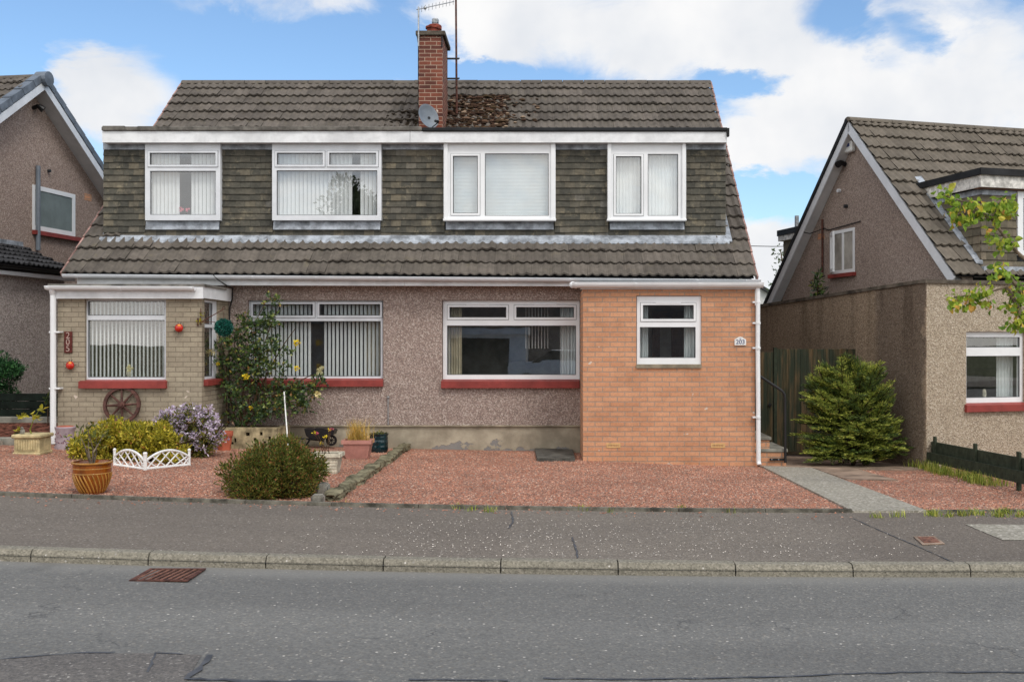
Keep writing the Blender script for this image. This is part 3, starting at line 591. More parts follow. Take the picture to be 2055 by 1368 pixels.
# ------------------------------------------------------------------ the pair of semi-detached houses
HS = thing('semi_detached_house', 'wide pebble-dashed pair of semis with tile-hung dormer, brick porch and orange brick extension', 'house', (-2.2, 16.3, 0))
YW, YE, YD = 16.28, 15.02, 16.72
LS = sqrt(25 + 4.40 ** 2)
def roof_w(s): t = s / LS; return (-7.78 + .105 * t, 3.337 + .071 * t)
def roof_pt(x, s):
    t = s / LS; q = (x + 7.78) / 11.117; ez = 2.876 - .064 * q
    return Vector((x, 15.95 + 5 * t, ez + (7.248 - ez) * t))
RN = Vector((0, -4.40, 5)).normalized()
def rz(Y): return 2.845 + (Y - 15.95) * .8806
def build_house():
    # walls
    mb = MB(); z0, z1 = .435, 2.84
    def R(l, t, r, b, Y=YW): return (wx(l, Y), wx(r, Y), wz(b, Y), wz(t, Y))
    grid_wall(mb, -7.5, 3.12, z0, z1, YW, YW + .2, [R(497, 602, 769, 774), R(887, 602, 1164, 777)], XZ)
    mb.build('wall', M['dash'], HS)
    mb = MB()
    for x in (-7.5, 3.12 - .2):
        xa = x; pts = [(xa, YW + .2, -.4), (xa, 25.6, -.4), (xa, 25.6, 2.95), (xa, 20.95, 7.12), (xa, YW + .2, rz(YW + .2) - .08)]
        mb.prism(pts, (.2, 0, 0))
    mb.box(-7.3, 2.92, 25.4, 25.6, -.4, 2.9); mb.build('gable_wall', M['dash'], HS)
    mb = MB(); mb.box(-7.48, 3.1, YW + .02, YW + .2, -.4, z0); pl = mb.build('plinth', M['plinth'], HS)
    mb = MB(); mb.box(-5.2, .52, YW - .02, YW + .01, z0 - .018, z0 + .004); mb.build('drip_bead', M['cement'], pl)
    # roof tiles, deck, ridge, verges
    mb = MB()
    def skip(x, s): t = s / LS; return -7.30 < x < 2.86 and .165 < t < .53
    tile_roof(mb, roof_pt, RN, roof_w, LS, skip=skip)
    rf = mb.build('roof', M['roof'], HS)
    mb = MB()
    def dk(xa, xb, ta, tb): mb.quad(roof_pt(xa, ta * LS), roof_pt(xb, ta * LS), roof_pt(xb, tb * LS), roof_pt(xa, tb * LS))
    dk(-7.7, 3.3, .0, .155); dk(-7.68, 3.35, .56, 1); dk(-7.7, -7.36, .155, .56); dk(2.94, 3.34, .155, .56)
    mb.quad((-7.67, 20.95, 7.24), (3.4, 20.95, 7.24), (3.34, 25.95, 2.85), (-7.78, 25.95, 2.85)); mb.build('roof_deck', M['felt'], rf)
    mb = MB(); n = 25
    for i in range(n):
        a = -7.69 + 11.11 * i / n; b = a + 11.11 / n - .012; c = Vector((a, 20.97, 7.205 + random.uniform(-.004, .004)))
        pr = [c + Vector((0, .13 * -cos(pi * k / 8), .095 * sin(pi * k / 8))) for k in range(9)]
        mb.prism(pr, (b - a, 0, 0))
    mb.build('ridge_tile', M['roof'], rf)
    mb = MB(); rows = 20
    for sd_ in (0, 1):
        mb = MB()
        for r in range(rows):
            s = r * LS / rows; x0, x1 = roof_w(s); xs = x0 if sd_ == 0 else x1; d = -1 if sd_ == 0 else 1
            p = [roof_pt(xs + d * .002, s) + RN * .045, roof_pt(xs + d * .03, s) + RN * .045, roof_pt(xs + d * .03, s) - RN * .05, roof_pt(xs + d * .002, s) - RN * .05]
            q = roof_pt(xs, s + LS / rows + .01) - roof_pt(xs, s) - RN * .02
            mb.prism(p, q)
        mb.build('verge', M['verge'], rf)
    # moss beside the chimney
    rng = random.Random(5); mb = MB()
    for i in range(1900):
        x = rng.uniform(-1.99, -.80) if rng.random() < .93 else rng.uniform(-2, -.2); t = .56 + .34 * rng.random() ** 1.25
        c = roof_pt(x, t * LS) + RN * rng.uniform(.03, .07); q = rng.uniform(.012, .045) * (1.0 if i % 9 else 1.7)
        mb.lathe([(1e-4, -q * .5), (q, 0), (q * .7, q * .5), (1e-4, q * .7)], c, 6, 1.3, 1)
    tag(mb.build('moss', M['mossroof'], rf), kind='stuff')
    mb = MB()
    for i in range(620):
        x = -2.48 - abs(rng.gauss(0, .26)); t = .56 + .26 * rng.random() ** 1.2; c = roof_pt(x, t * LS) + RN * rng.uniform(.03, .05); q = rng.uniform(.012, .036)
        mb.lathe([(1e-4, -q * .5), (q, 0), (q * .7, q * .4), (1e-4, q * .5)], c, 6, 1.4, 1)
    tag(mb.build('moss', M['mossdark'], rf), kind='stuff')
    # eaves: fascia, soffit, gutter
    mb = MB(); za, zb = wz(553, 15.98), wz(571.5, 15.98); dl = .085
    for (xa, xb) in ((-7.56, -2.31), (-2.305, 3.2)):
        da, db = dl * (xa + 7.56) / 10.8, dl * (xb + 7.56) / 10.8
        mb.prism([(xa, 15.98, zb - da * .35), (xb, 15.98, zb - db * .35), (xb, 15.98, za - db), (xa, 15.98, za - da)], (0, .025, 0))
    fz = mb.build('eaves_fascia', M['fascia'], HS)
    mb = MB(); mb.box(-7.5, 3.12, 16.005, YW, zb + .0, zb + .02); mb.build('soffit', M['soffit'], fz)
    mb = MB(); half_gutter(mb, (wx(127, 15.9), 15.9, wz(551, 15.9)), (wx(1526, 15.9), 15.9, wz(562, 15.9)), .056); mb.build('gutter', M['white_old'], HS)
    # dormer
    dm = MB(); Yw = 16.60
    W = {'a': (291, 286, 442, 442), 'b': (546, 286, 765, 442), 'c': (890, 287, 1115, 442), 'd': (1219, 288, 1377, 442)}
    hs = [(wx(q[0], Yw) + .01, wx(q[2], Yw) - .01, wz(q[3], Yw) + .01, wz(q[1], Yw) - .01) for q in W.values()]
    grid_wall(dm, -7.38, 2.93, 3.42, 5.15, YD, YD + .1, hs, XZ)
    for x in (-7.38, 2.83): dm.prism([(x, YD + .1, 3.42), (x, YD + .1, 5.2), (x, 18.85, 5.2), (x, 18.85, rz(18.85) - .1)], (.1, 0, 0))
    d = dm.build('dormer', M['felt'], HS)
    t = MB(); mp = lambda u, v, w: (u, YD - w, v); Yt = 16.69
    cols = [(207, 292), (441, 547), (764, 892), (1113, 1221), (1375, 1457)]
    zt, zm, zl = wz(300, Yt), wz(460, Yt), wz(479, Yt)
    for i, (a, b) in enumerate(cols): hung(t, mp, wx(a, Yt), wx(b, Yt), zl, zt, seed=i)
    for i, (a, b) in enumerate([(292, 441), (547, 764), (892, 1113), (1221, 1375)]): hung(t, mp, wx(a, Yt), wx(b, Yt), zl, zm, seed=20 + i, gauge=.16)
    for sx, xx in ((-1, -7.38), (1, 2.93)):
        for r in range(15):
            va = zl + (zt - zl) * r / 15; yb = min(18.6, 15.95 + (va - 2.8) / .8806); u = YD + .02
            while u < yb:
                e = xx + sx * .012; f = xx + sx * .034
                t.add([(f, u, va), (f, u + .165, va), (e, u, va + .135), (e, u + .165, va + .135), (xx, u, va), (xx, u + .165, va)], [(0, 1, 3, 2), (4, 5, 1, 0)]); u += .167
    t.build('tile_cladding', M['hung'], d)
    l = MB(); rr = random.Random(3)
    for (a, b) in cols: l.box(wx(a, Yt) + .004, wx(b, Yt) - .004, 16.675, 16.715, wz(300.5, Yt), wz(286, Yt))
    for (a, b) in [(293, 440), (549, 763), (895, 1111), (1224, 1373)]:
        l.prism([(wx(a, Yt), 16.655, wz(461, Yt)), (wx(a, Yt), 16.715, wz(461, Yt)), (wx(a, Yt), 16.715, wz(444, Yt)), (wx(a, Yt), 16.69, wz(444, Yt))], (wx(b, Yt) - wx(a, Yt), 0, 0))
    n = 400; vs = []
    for i in range(n + 1):
        x = -7.44 + 10.46 * i / n; w = .012 * (.5 - .5 * cos(2 * pi * (x + 7.78) / .15)); e = rr.uniform(-.006, .006)
        vs += [(x, 16.70, rz(16.70) + .085), (x, 16.66, rz(16.66) + .075 + w * .5), (x, 16.575 + e, rz(16.575) + .07 + w), (x, 16.57 + e, rz(16.57) + .04)]
    l.add(vs, [(4 * i + k, 4 * i + 4 + k, 4 * i + 5 + k, 4 * i + 1 + k) for i in range(n) for k in range(3)])
    for (xa, sx) in ((-7.40, -1), (2.95, 1)):                  # soakers up the cheeks
        l.prism([(xa, 16.6, rz(16.6) + .07), (xa + sx * .12, 16.6, rz(16.6) + .07), (xa + sx * .12, 16.6, rz(16.6) + .05), (xa, 16.6, rz(16.6) + .05)], (0, 2.2, 2.2 * .8806))
    l.build('lead_flashing', M['lead'], d)
    f = MB()
    for (xa, xb) in ((wx(205, 16.5), -2.292), (-2.286, wx(1459, 16.5))): f.box(xa, xb, 16.50, 16.535, wz(286, 16.5), wz(263.5, 16.5))
    f.box(wx(206, 16.5), wx(206, 16.5) + .03, 16.535, 18.4, wz(286, 16.5), wz(264, 16.5)); f.box(wx(1459, 16.5) - .03, wx(1459, 16.5), 16.535, 18.4, wz(286, 16.5), wz(264, 16.5))
    f.build('dormer_fascia', M['fascia'], d)
    f = MB(); f.box(wx(207, 16.5), wx(1457, 16.5), 16.54, YD + .05, wz(286, 16.5) + .004, wz(286, 16.5) + .02); f.build('dormer_soffit', M['soffit'], d)
    f = MB(); f.bbox(wx(203, 16.47), wx(846, 16.47), 16.47, 18.9, wz(263, 16.5), wz(254.5, 16.5), .012)
    rr = random.Random(8)
    for i in range(9):
        x = wx(205, 16.45) + i * .58; f.box(x, x + rr.uniform(.3, .56), 16.462, 16.6, wz(262, 16.5), wz(255, 16.5) + rr.uniform(-.01, .012))
    f.build('dormer_roof', M['felt_grey'], d)
    f = MB(); f.bbox(wx(847, 16.47), wx(1461, 16.47), 16.465, 18.9, wz(264.5, 16.5), wz(256.5, 16.5), .014); f.box(wx(1458, 16.5), wx(1463, 16.5), 16.46, 16.56, wz(274, 16.5), wz(258, 16.5))
    f.build('dormer_roof', M['felt'], d)
    # upper windows
    fm, fo = M['white'], M['white_old']
    w = window(HS, W['a'], Yw, [(301, 307, 433, 331), (301, 343, 433, 431)], fo, .10, (0,), M['glass_up'])
    X = lambda px: wx(px, 16.75); Z = lambda py: wz(py, 16.75)
    vblind(w, X(300), X(435), Z(434), Z(306), 16.745, .064, .058, .62, M['blind'], ((X(363), X(384)),), 2)
    curtain(w, X(300), X(352), Z(434), Z(306), 16.85, M['curtain'], 5); curtain(w, X(424), X(435), Z(434), Z(306), 16.85, M['curtain'], 2)
    for (px, py) in ((365, 421), (377, 423)):
        fl = MB()
        for k in range(9): fl.ball((X(px) + random.uniform(-.025, .025), 16.74, Z(py) + random.uniform(-.03, .03)), .018, n=6, m=4)
        fl.build('ornament', M['pinkfl'], w)
    w = window(HS, W['b'], Yw, [(556, 307, 648, 331), (661, 307, 755, 331), (555, 342, 757, 432)], fo, .10, (0, 1), M['glass_up'])
    vblind(w, X(553), X(758), Z(434), Z(305), 16.745, .068, .066, .5, M['blind'], ((X(704), X(722)),), 3); curtain(w, X(556), X(600), Z(434), Z(305), 16.85, M['curtain'], 5); curtain(w, X(735), X(757), Z(434), Z(305), 16.85, M['curtain'], 3)
    w = window(HS, W['c'], Yw, [(909, 313, 959, 428), (973, 308, 1101, 433)], fm, .10, (0,), M['glass_up'])
    hb = MB(); nS = 46; xa, xb = X(903), X(1104); zb_, zt_ = Z(435), Z(305)
    for i in range(nS):
        a = zb_ + (zt_ - zb_) * i / nS; g = (zt_ - zb_) / nS
        hb.add([(xa, 16.755, a), (xb, 16.755, a), (xa, 16.748, a + g * .5), (xb, 16.748, a + g * .5), (xa, 16.766, a + g * 1.02), (xb, 16.766, a + g * 1.02)], [(0, 1, 3, 2), (2, 3, 5, 4)])
    hb.build('blind', M['blind_grey'], w, smoothf=True)
    jm = MB()
    for (a, b) in ((890.5, 898.5), (1105.5, 1114.5)): jm.bbox(wx(a, 16.56), wx(b, 16.56), 16.56, 16.72, wz(441.5, 16.56), wz(285.5, 16.56), .005)
    jm.bbox(wx(889, 16.54), wx(1116, 16.54), 16.54, 16.66, wz(443, 16.54), wz(438.5, 16.54), .004); jm.build('surround', M['white'], w)
    w = window(HS, W['d'], Yw, [(1236, 314, 1287, 429), (1300, 309, 1361, 433)], fm, .10, (0,), M['glass_up'])
    curtain(w, X(1232), X(1290), Z(434), Z(306), 16.77, M['net'], 9, .006, 'net_curtain'); curtain(w, X(1297), X(1363), Z(434), Z(306), 16.765, M['net'], 10, .006, 'net_curtain')
    jm = MB()
    for (a, b) in ((1219.5, 1227), (1369, 1376.5)): jm.bbox(wx(a, 16.56), wx(b, 16.56), 16.56, 16.72, wz(441.5, 16.56), wz(286.5, 16.56), .005)
    jm.bbox(wx(1218, 16.54), wx(1378, 16.54), 16.54, 16.66, wz(443, 16.54), wz(439, 16.54), .004); jm.build('surround', M['white'], w)
    # ground-floor windows of the main wall
    Yg = 16.36; X = lambda px: wx(px, Yg + .12); Z = lambda py: wz(py, Yg + .12)
    w = window(HS, (499, 603, 768, 763), Yg, [(508, 610, 628, 633), (641, 610, 763, 633), (507, 644, 764, 755)], fo, .09, (0, 1))
    vblind(w, X(505), X(766), Z(756), Z(606), 16.49, .066, .05, .80, M['blind'], ((X(629), X(651)),), 5); curtain(w, X(733), X(766), Z(757), Z(606), 16.6, M['curtain'], 6); curtain(w, X(505), X(545), Z(757), Z(606), 16.6, M['curtain'], 6)
    fl = MB()
    for k in range(16): fl.ball((X(640) + random.uniform(-.07, .07), 16.5, Z(745) + random.uniform(-.05, .06)), .03, n=7, m=5)
    fl.build('ornament', M['creamfl'], w)
    sill(w, 490, 762, 768, 775.5, 16.2, 16.36, M['redsill'])
    w = window(HS, (889, 603, 1163, 764), Yg, [(902, 616, 1016, 637), (1036, 616, 1152, 637), (897, 653, 1156, 752)], fm, .09, (0, 1), vents=((936, 609, 981, 611.5), (1072, 609, 1117, 611.5)))
    curtain(w, X(895), X(926), Z(754), Z(607), 16.6, M['curtain'], 6); curtain(w, X(1124), X(1160), Z(754), Z(607), 16.6, M['net'], 6)
    vblind(w, X(1052), X(1105), Z(700), Z(607), 16.56, .052, .03, 1.1, M['blind'], (), 6)
    sill(w, 885, 764, 1163, 778.5, 16.2, 16.36, M['redsill'])
    # orange brick extension
    e = MB(); ea, eb = .526, 3.12; zt = 2.60
    hE = (wx(1277, YE), wx(1408, YE), wz(738, YE), wz(593, YE))
    grid_wall(e, ea, eb, -.45, zt, YE, YE + .1, [hE], XZ)
    e.box(ea, ea + .1, YE + .1, YW, -.45, zt); e.box(eb - .1, eb, YE + .1, YW + .2, -.45, zt); ex = e.build('brick_extension', M['orange_brick'], HS)
    Ye = YE + .035; w = window(HS, (1278, 594, 1407, 731), Ye, [(1290, 612, 1392, 640), (1284, 656, 1396, 718)], fm, .09, (0,), vents=((1316, 607, 1366, 609.5),))
    sill(w, 1277, 731, 1408, 738.5, YE - .025, YE + .05, M['cement'], dip=.004)
    X = lambda px: wx(px, Ye + .15); Z = lambda py: wz(py, Ye + .15)
    curtain(w, X(1280), X(1301), Z(724), Z(600), Ye + .2, M['net'], 4); curtain(w, X(1373), X(1400), Z(724), Z(600), Ye + .2, M['net'], 4)
    e = MB(); e.box(ea - .06, eb + .06, YE - .04, 15.97, 2.66, 2.70); e.build('extension_roof', M['felt'], ex)
    e = MB(); e.box(ea - .04, eb + .02, YE - .03, YE - .005, 2.59, 2.66); e.build('extension_fascia', M['fascia'], ex)
    g = MB(); zg = wz(567.5, 14.93); half_gutter(g, (wx(1148, 14.93), 14.93, zg), (wx(1531, 14.93), 14.93, zg), .075)
    g.ball((wx(1149, 14.93), 14.93, zg - .03), .05); g.build('gutter', M['white'], HS)
    g = MB(); xd = wx(1521, 14.95)
    g.tube([(xd, 14.95, wz(577, 14.95)), (xd, 14.95, wz(604, 14.95)), (xd, 14.96, wz(700, 14.95)), (wx(1522.5, 14.95), 14.96, wz(925, 14.95)), (wx(1523, 14.95), 14.93, wz(932, 14.95))], .034, 12)
    for py in (606, 648, 698, 837): g.tube([(xd, 14.955, wz(py, 14.95) - .015), (xd, 14.955, wz(py, 14.95) + .015)], .042, 12); g.box(xd - .075, xd, 14.95, 15.03, wz(py, 14.95) - .012, wz(py, 14.95) + .012)
    g.build('downpipe', M['white'], HS)
    for (l_, r_) in ((1217, 1245), (1427, 1455)):
        a = MB(); x0, x1, za, zb2 = wx(l_, YE), wx(r_, YE), wz(898, YE), wz(889, YE)
        grid_wall(a, x0, x1, za, zb2, YE - .008, YE + .03, [(x0 + .02 + i * (x1 - x0 - .04) / 7, x0 + .02 + (i + .62) * (x1 - x0 - .04) / 7, za + .02, zb2 - .02) for i in range(7)], XZ); a.build('air_brick', M['airbrick'], ex)
    # cream brick porch
    p = MB(); pa, pb, zt = -7.40, -5.226, 2.47
    hp = (wx(170, YE), wx(333, YE), wz(777, YE), wz(600, YE)); hr = (15.14, 15.78, wz(770, 15.1), wz(600, 15.05))
    grid_wall(p, pa, pb, -.3, zt, YE, YE + .1, [hp], XZ); grid_wall(p, YE + .1, YW, -.3, zt, pb, pb - .1, [hr], YZ); p.box(pa, pa + .1, YE + .1, YW, -.3, zt)
    pc = p.build('porch', M['buff_brick'], HS)
    Yp = YE + .06; w = window(HS, (170, 600, 333, 764), Yp, [(176, 604, 330, 633), (176, 642, 330, 757)], fo, .08, ())
    X = lambda px: wx(px, Yp + .12); Z = lambda py: wz(py, Yp + .12)
    vblind(w, X(174), X(332), Z(757), Z(604), Yp + .12, .06, .026, .9, M['blind'], (), 7)
    pt_ = MB(); pt_.lathe([(.03, 0), (.045, .05), (.04, .08)], (X(259), Yp + .13, Z(756)), 10); pt_.build('ornament', M['white_stone'], w)
    fl = MB()
    for k in range(12): fl.ball((X(259) + random.uniform(-.045, .045), Yp + .13, Z(740) + random.uniform(-.04, .05)), .024, n=7, m=5)
    fl.build('ornament', M['creamfl'], w)
    sill(w, 157, 764, 332, 779, YE - .07, YE + .1, M['redsill'])
    # side light of the porch return
    def cvr(q): return q
    w = window(HS, (15.14, 15.78, hr[2] + .06, hr[3]), 0, [(15.18, 15.62, hr[2] + .10, 2.02), (15.18, 15.62, 2.07, hr[3] - .04)], fo, .06, (), conv=lambda q: q,
               mp=lambda u, v, w_: tuple(rootm(HS).inverted() @ Vector((pb - .03 - w_, u, v))))
    q = MB(); q.prism([(pb + .07, 15.10, hr[2] - .03), (pb + .07, 15.10, hr[2] + .05), (pb - .08, 15.10, hr[2] + .07), (pb - .08, 15.10, hr[2] - .03)], (0, .74, 0)); q.build('sill', M['redsill'], w)
    f = MB(); zf0, zf1 = wz(599, 14.93), wz(575, 14.93)
    f.box(-7.47, pb + .05, 14.93, 14.96, zf0, zf1); f.box(pb + .02, pb + .05, 14.96, YW, zf0 + .01, zf1 + .035); f.box(-7.47, -7.44, 14.96, YW, zf0, zf1)
    f.quad((-7.44, 14.96, zf0 + .006), (pb + .02, 14.96, zf0 + .006), (pb + .02, YE + .02, zf0 + .006), (-7.44, YE + .02, zf0 + .006)); f.build('porch_fascia', M['fascia'], pc)
    f = MB(); f.box(-7.5, pb + .07, 14.92, 15.97, zf1 + .002, zf1 + .04); f.build('porch_roof', M['felt_grey'], pc)
    g = MB(); half_gutter(g, (wx(92, 14.87), 14.87, wz(574.5, 14.87)), (wx(391, 14.87), 14.87, wz(576, 14.87)), .055); g.build('gutter', M['white'], HS)
    g = MB(); xd = wx(106.5, 14.93); g.tube([(xd, 14.88, wz(580, 14.9)), (xd, 14.93, wz(592, 14.9)), (xd, 14.93, gz(xd, 14.9) + .02)], .043, 12)
    for py in (666, 779): g.box(xd - .05, xd + .11, 14.90, 15.02, wz(py, 14.93) - .012, wz(py, 14.93) + .012)
    g.build('downpipe', M['white'], HS)
    # black cable, thin wall pipe
    c = MB(); c.tube([P(428, 551, 15.84), P(438, 562, 15.88), P(455, 573, 15.95), P(467, 578, 16.2), P(466, 600, 16.25), P(461, 618, 16.27), P(460, 700, 16.27), P(459, 850, 16.27)], .010, 6); c.build('cable', M['blackpl'], HS)
    c = MB(); c.tube([P(779, 800, 16.26), P(779, 852, 16.26)], .010, 6); c.ball(tuple(P(779, 797, 16.25)), .024, n=8, m=6); c.build('wall_pipe', M['steel'], HS)
    # rooms behind the glass
    r = MB()
    r.box(-7.2, 2.9, 18.4, 18.5, -.3, 2.70); r.box(-7.3, 2.92, 16.5, 25.4, 2.745, 2.79); r.box(-7.2, 2.9, 16.5, 25, -.1, .0 + .35)
    r.box(-2.3, -2.2, 16.5, 25, .3, 2.7); r.build('lower_room', M['roomdark'], HS)
    r = MB(); r.box(-7.2, 2.8, 18.75, 18.83, 3.3, 5.2); r.box(-7.25, 2.82, 16.9, 18.7, 3.2, 3.25)
    for x in (-5.4, -2.3, .4): r.box(x, x + .08, 16.85, 18.75, 3.25, 5.22)
    r.build('upper_room', M['room'], HS)
    r = MB(); r.box(ea + .12, eb - .12, YW - .09, YW - .03, -.3, 2.6)
    r.build('extension_room', M['roomdark'], ex)
    r = MB(); xa, xb = wx(1322, 16.1), wx(1348, 16.1)
    grid_wall(r, xa - .1, xb + .25, .1, 2.3, YW - .16, YW - .12, [(xa + .02, xb - .0, .4, 1.3), (xa + .02, xb, 1.4, 2.2)], XZ); r.build('inner_door', M['wood'], ex)
    # chimney
    c = MB(); ca, cb = wx(840.3, 18.9), wx(888, 18.9); c.box(ca, cb, 18.9, 19.85, 5.0, wz(72, 18.9)); ch = c.build('chimney', M['red_brick'], HS)
    c = MB(); c.bbox(ca - .055, cb + .055, 18.85, 19.90, wz(72, 18.9), wz(63, 18.9), .012); c.build('chimney_cap', M['coping'], ch)
    zc = wz(63, 18.9)
    for (px, Y, r_, h) in ((867.5, 19.1, .115, .15), (872.5, 19.5, .12, .30)):
        c = MB(); c.lathe([(r_ * .92, -.01), (r_ * .9, h * .7), (r_ * 1.13, h * .72), (r_ * 1.13, h * .95), (r_ * 1.0, h), (r_ * .75, h), (r_ * .7, h * .5), (1e-4, h * .5)], (wx(px, Y), Y, zc), 20); c.build('chimney_pot', M['chimpot'], ch, smoothf=40)
    c = MB(); zc2 = zc + .30; xx = wx(873.5, 19.5)
    c.lathe([(.05, -.05), (.05, .05), (.065, .05), (.065, .11), (.06, .125), (1e-4, .13)], (xx, 19.5, zc2), 14)
    for k in range(12): q = 2 * pi * k / 12; c.box(-.004, .004, -.068, -.06, .03, .11, Matrix.Translation((xx, 19.5, zc2)) @ Matrix.Rotation(q, 4, 'Z'))
    c.build('chimney_cowl', M['steel'], ch)
    c = MB(); c.box(ca - .02, cb + .02, 18.87, 19.9, 5.35, 5.42); c.build('chimney_flashing', M['lead'], ch)
    c = MB(); c.tube([(ca - .012, 18.93, wz(255, 18.9)), (ca - .012, 18.93, wz(90, 18.9)), (ca - .03, 18.92, wz(75, 18.9))], .009, 6); c.tube([(cb - .01, 18.89, wz(95, 18.9)), (cb - .01, 18.89, wz(73, 18.9))], .014, 6)
    c.build('cable', M['blackpl'], ch)
M['mossroof'] = islands('roof_moss', [(0, lin(44, 34, 28)), (.45, lin(72, 53, 43)), (.7, lin(62, 52, 36)), (.93, lin(96, 74, 60)), (1, lin(160, 140, 120))], .95, .1, (20, .4))
M['mossdark'] = islands('dark_roof_moss', [(0, lin(34, 30, 24)), (.7, lin(58, 50, 42)), (1, lin(86, 76, 62))], .95, .1, (20, .4))
M['airbrick'] = plain('cream_air_brick', lin(206, 170, 118), .8, .2, .12, 10)
build_house()

# things fixed to the chimney
def build_roof_things():
    a = thing('tv_aerial', 'thin television aerial on a pole at the left edge of the red brick chimney', 'aerial', (wx(840, 19.0), 18.95, wz(63, 18.9)))
    b = MB(); b.tube([(wx(840.5, 18.88), 18.84, wz(95, 18.9)), (wx(840.5, 18.88), 18.84, wz(17, 18.9))], .016, 8); b.build('pole', M['steel'], a)
    b = MB(); p, q = P(836, 20, 18.84), P(911, 3.5, 19.5); b.tube([p, q], .009, 6); b.ball(tuple(p + (q - p) * .22), .035, n=8, m=6); b.build('boom', M['steel'], a)
    b = MB()
    for i in range(11):
        c = p + (q - p) * (.04 + .094 * i); b.tube([c + Vector((0, -.02, -.07)), c + Vector((0, .02, .06))], .004, 5)
    b.build('element', M['darkmetal'], a)
    m = thing('mast', 'tall rusty mast pole bracketed to the right side of the brick chimney', 'mast', (wx(915, 19.8), 19.8, rz(19.8)))
    x = wx(914.5, 19.8); b = MB(); b.tube([(x + .02, 19.8, rz(19.8) + .1), (x, 19.8, wz(-60, 19.8))], [.022, .019], 8); b.build('pole', M['rust'], m)
    for py in (118, 158):
        b = MB(); b.box(-2.03, x + .08, 19.775, 19.79, wz(py, 19.8) - .012, wz(py, 19.8) + .012); b.box(-2.02, x + .06, 19.83, 19.845, wz(py, 19.8) - .008, wz(py, 19.8) + .008); b.build('bracket', M['darkmetal'], m)
    d = thing('satellite_dish', 'small grey satellite dish at the foot of the brick chimney', 'satellite dish', tuple(P(862, 250, 18.7)))
    c = P(860, 233, 18.62); b = MB()
    Mx = Matrix.Translation(c) @ Matrix.Rotation(radians(38), 4, 'Z') @ Matrix.Rotation(radians(90 - 12), 4, 'X') @ Matrix.Rotation(radians(20), 4, 'Z')
    n = 28; pr = [(1e-4, -.05), (.09, -.042), (.17, -.015), (.205, .006), (.212, .006), (.205, -.006), (.17, -.027), (1e-4, -.062)]
    b.lathe(pr, (0, 0, 0), n, 1.0, 1.12, M=Mx); b.build('reflector', M['dish'], d, smoothf=40)
    b = MB(); e = Mx @ Vector((-.02, -.22, .0)); f_ = P(878, 247, 18.4); b.tube([e, f_], .011, 6); b.tube([c + Vector((0, .03, -.02)), c + Vector((.05, .3, -.05))], .022, 8); b.build('arm', M['darkmetal'], d)
    b = MB(); b.tube([f_ + Vector((.01, 0, .02)), f_ + Vector((-.05, .05, .05))], [.03, .024], 10); b.build('receiver', M['blackpl'], d)
build_roof_things()
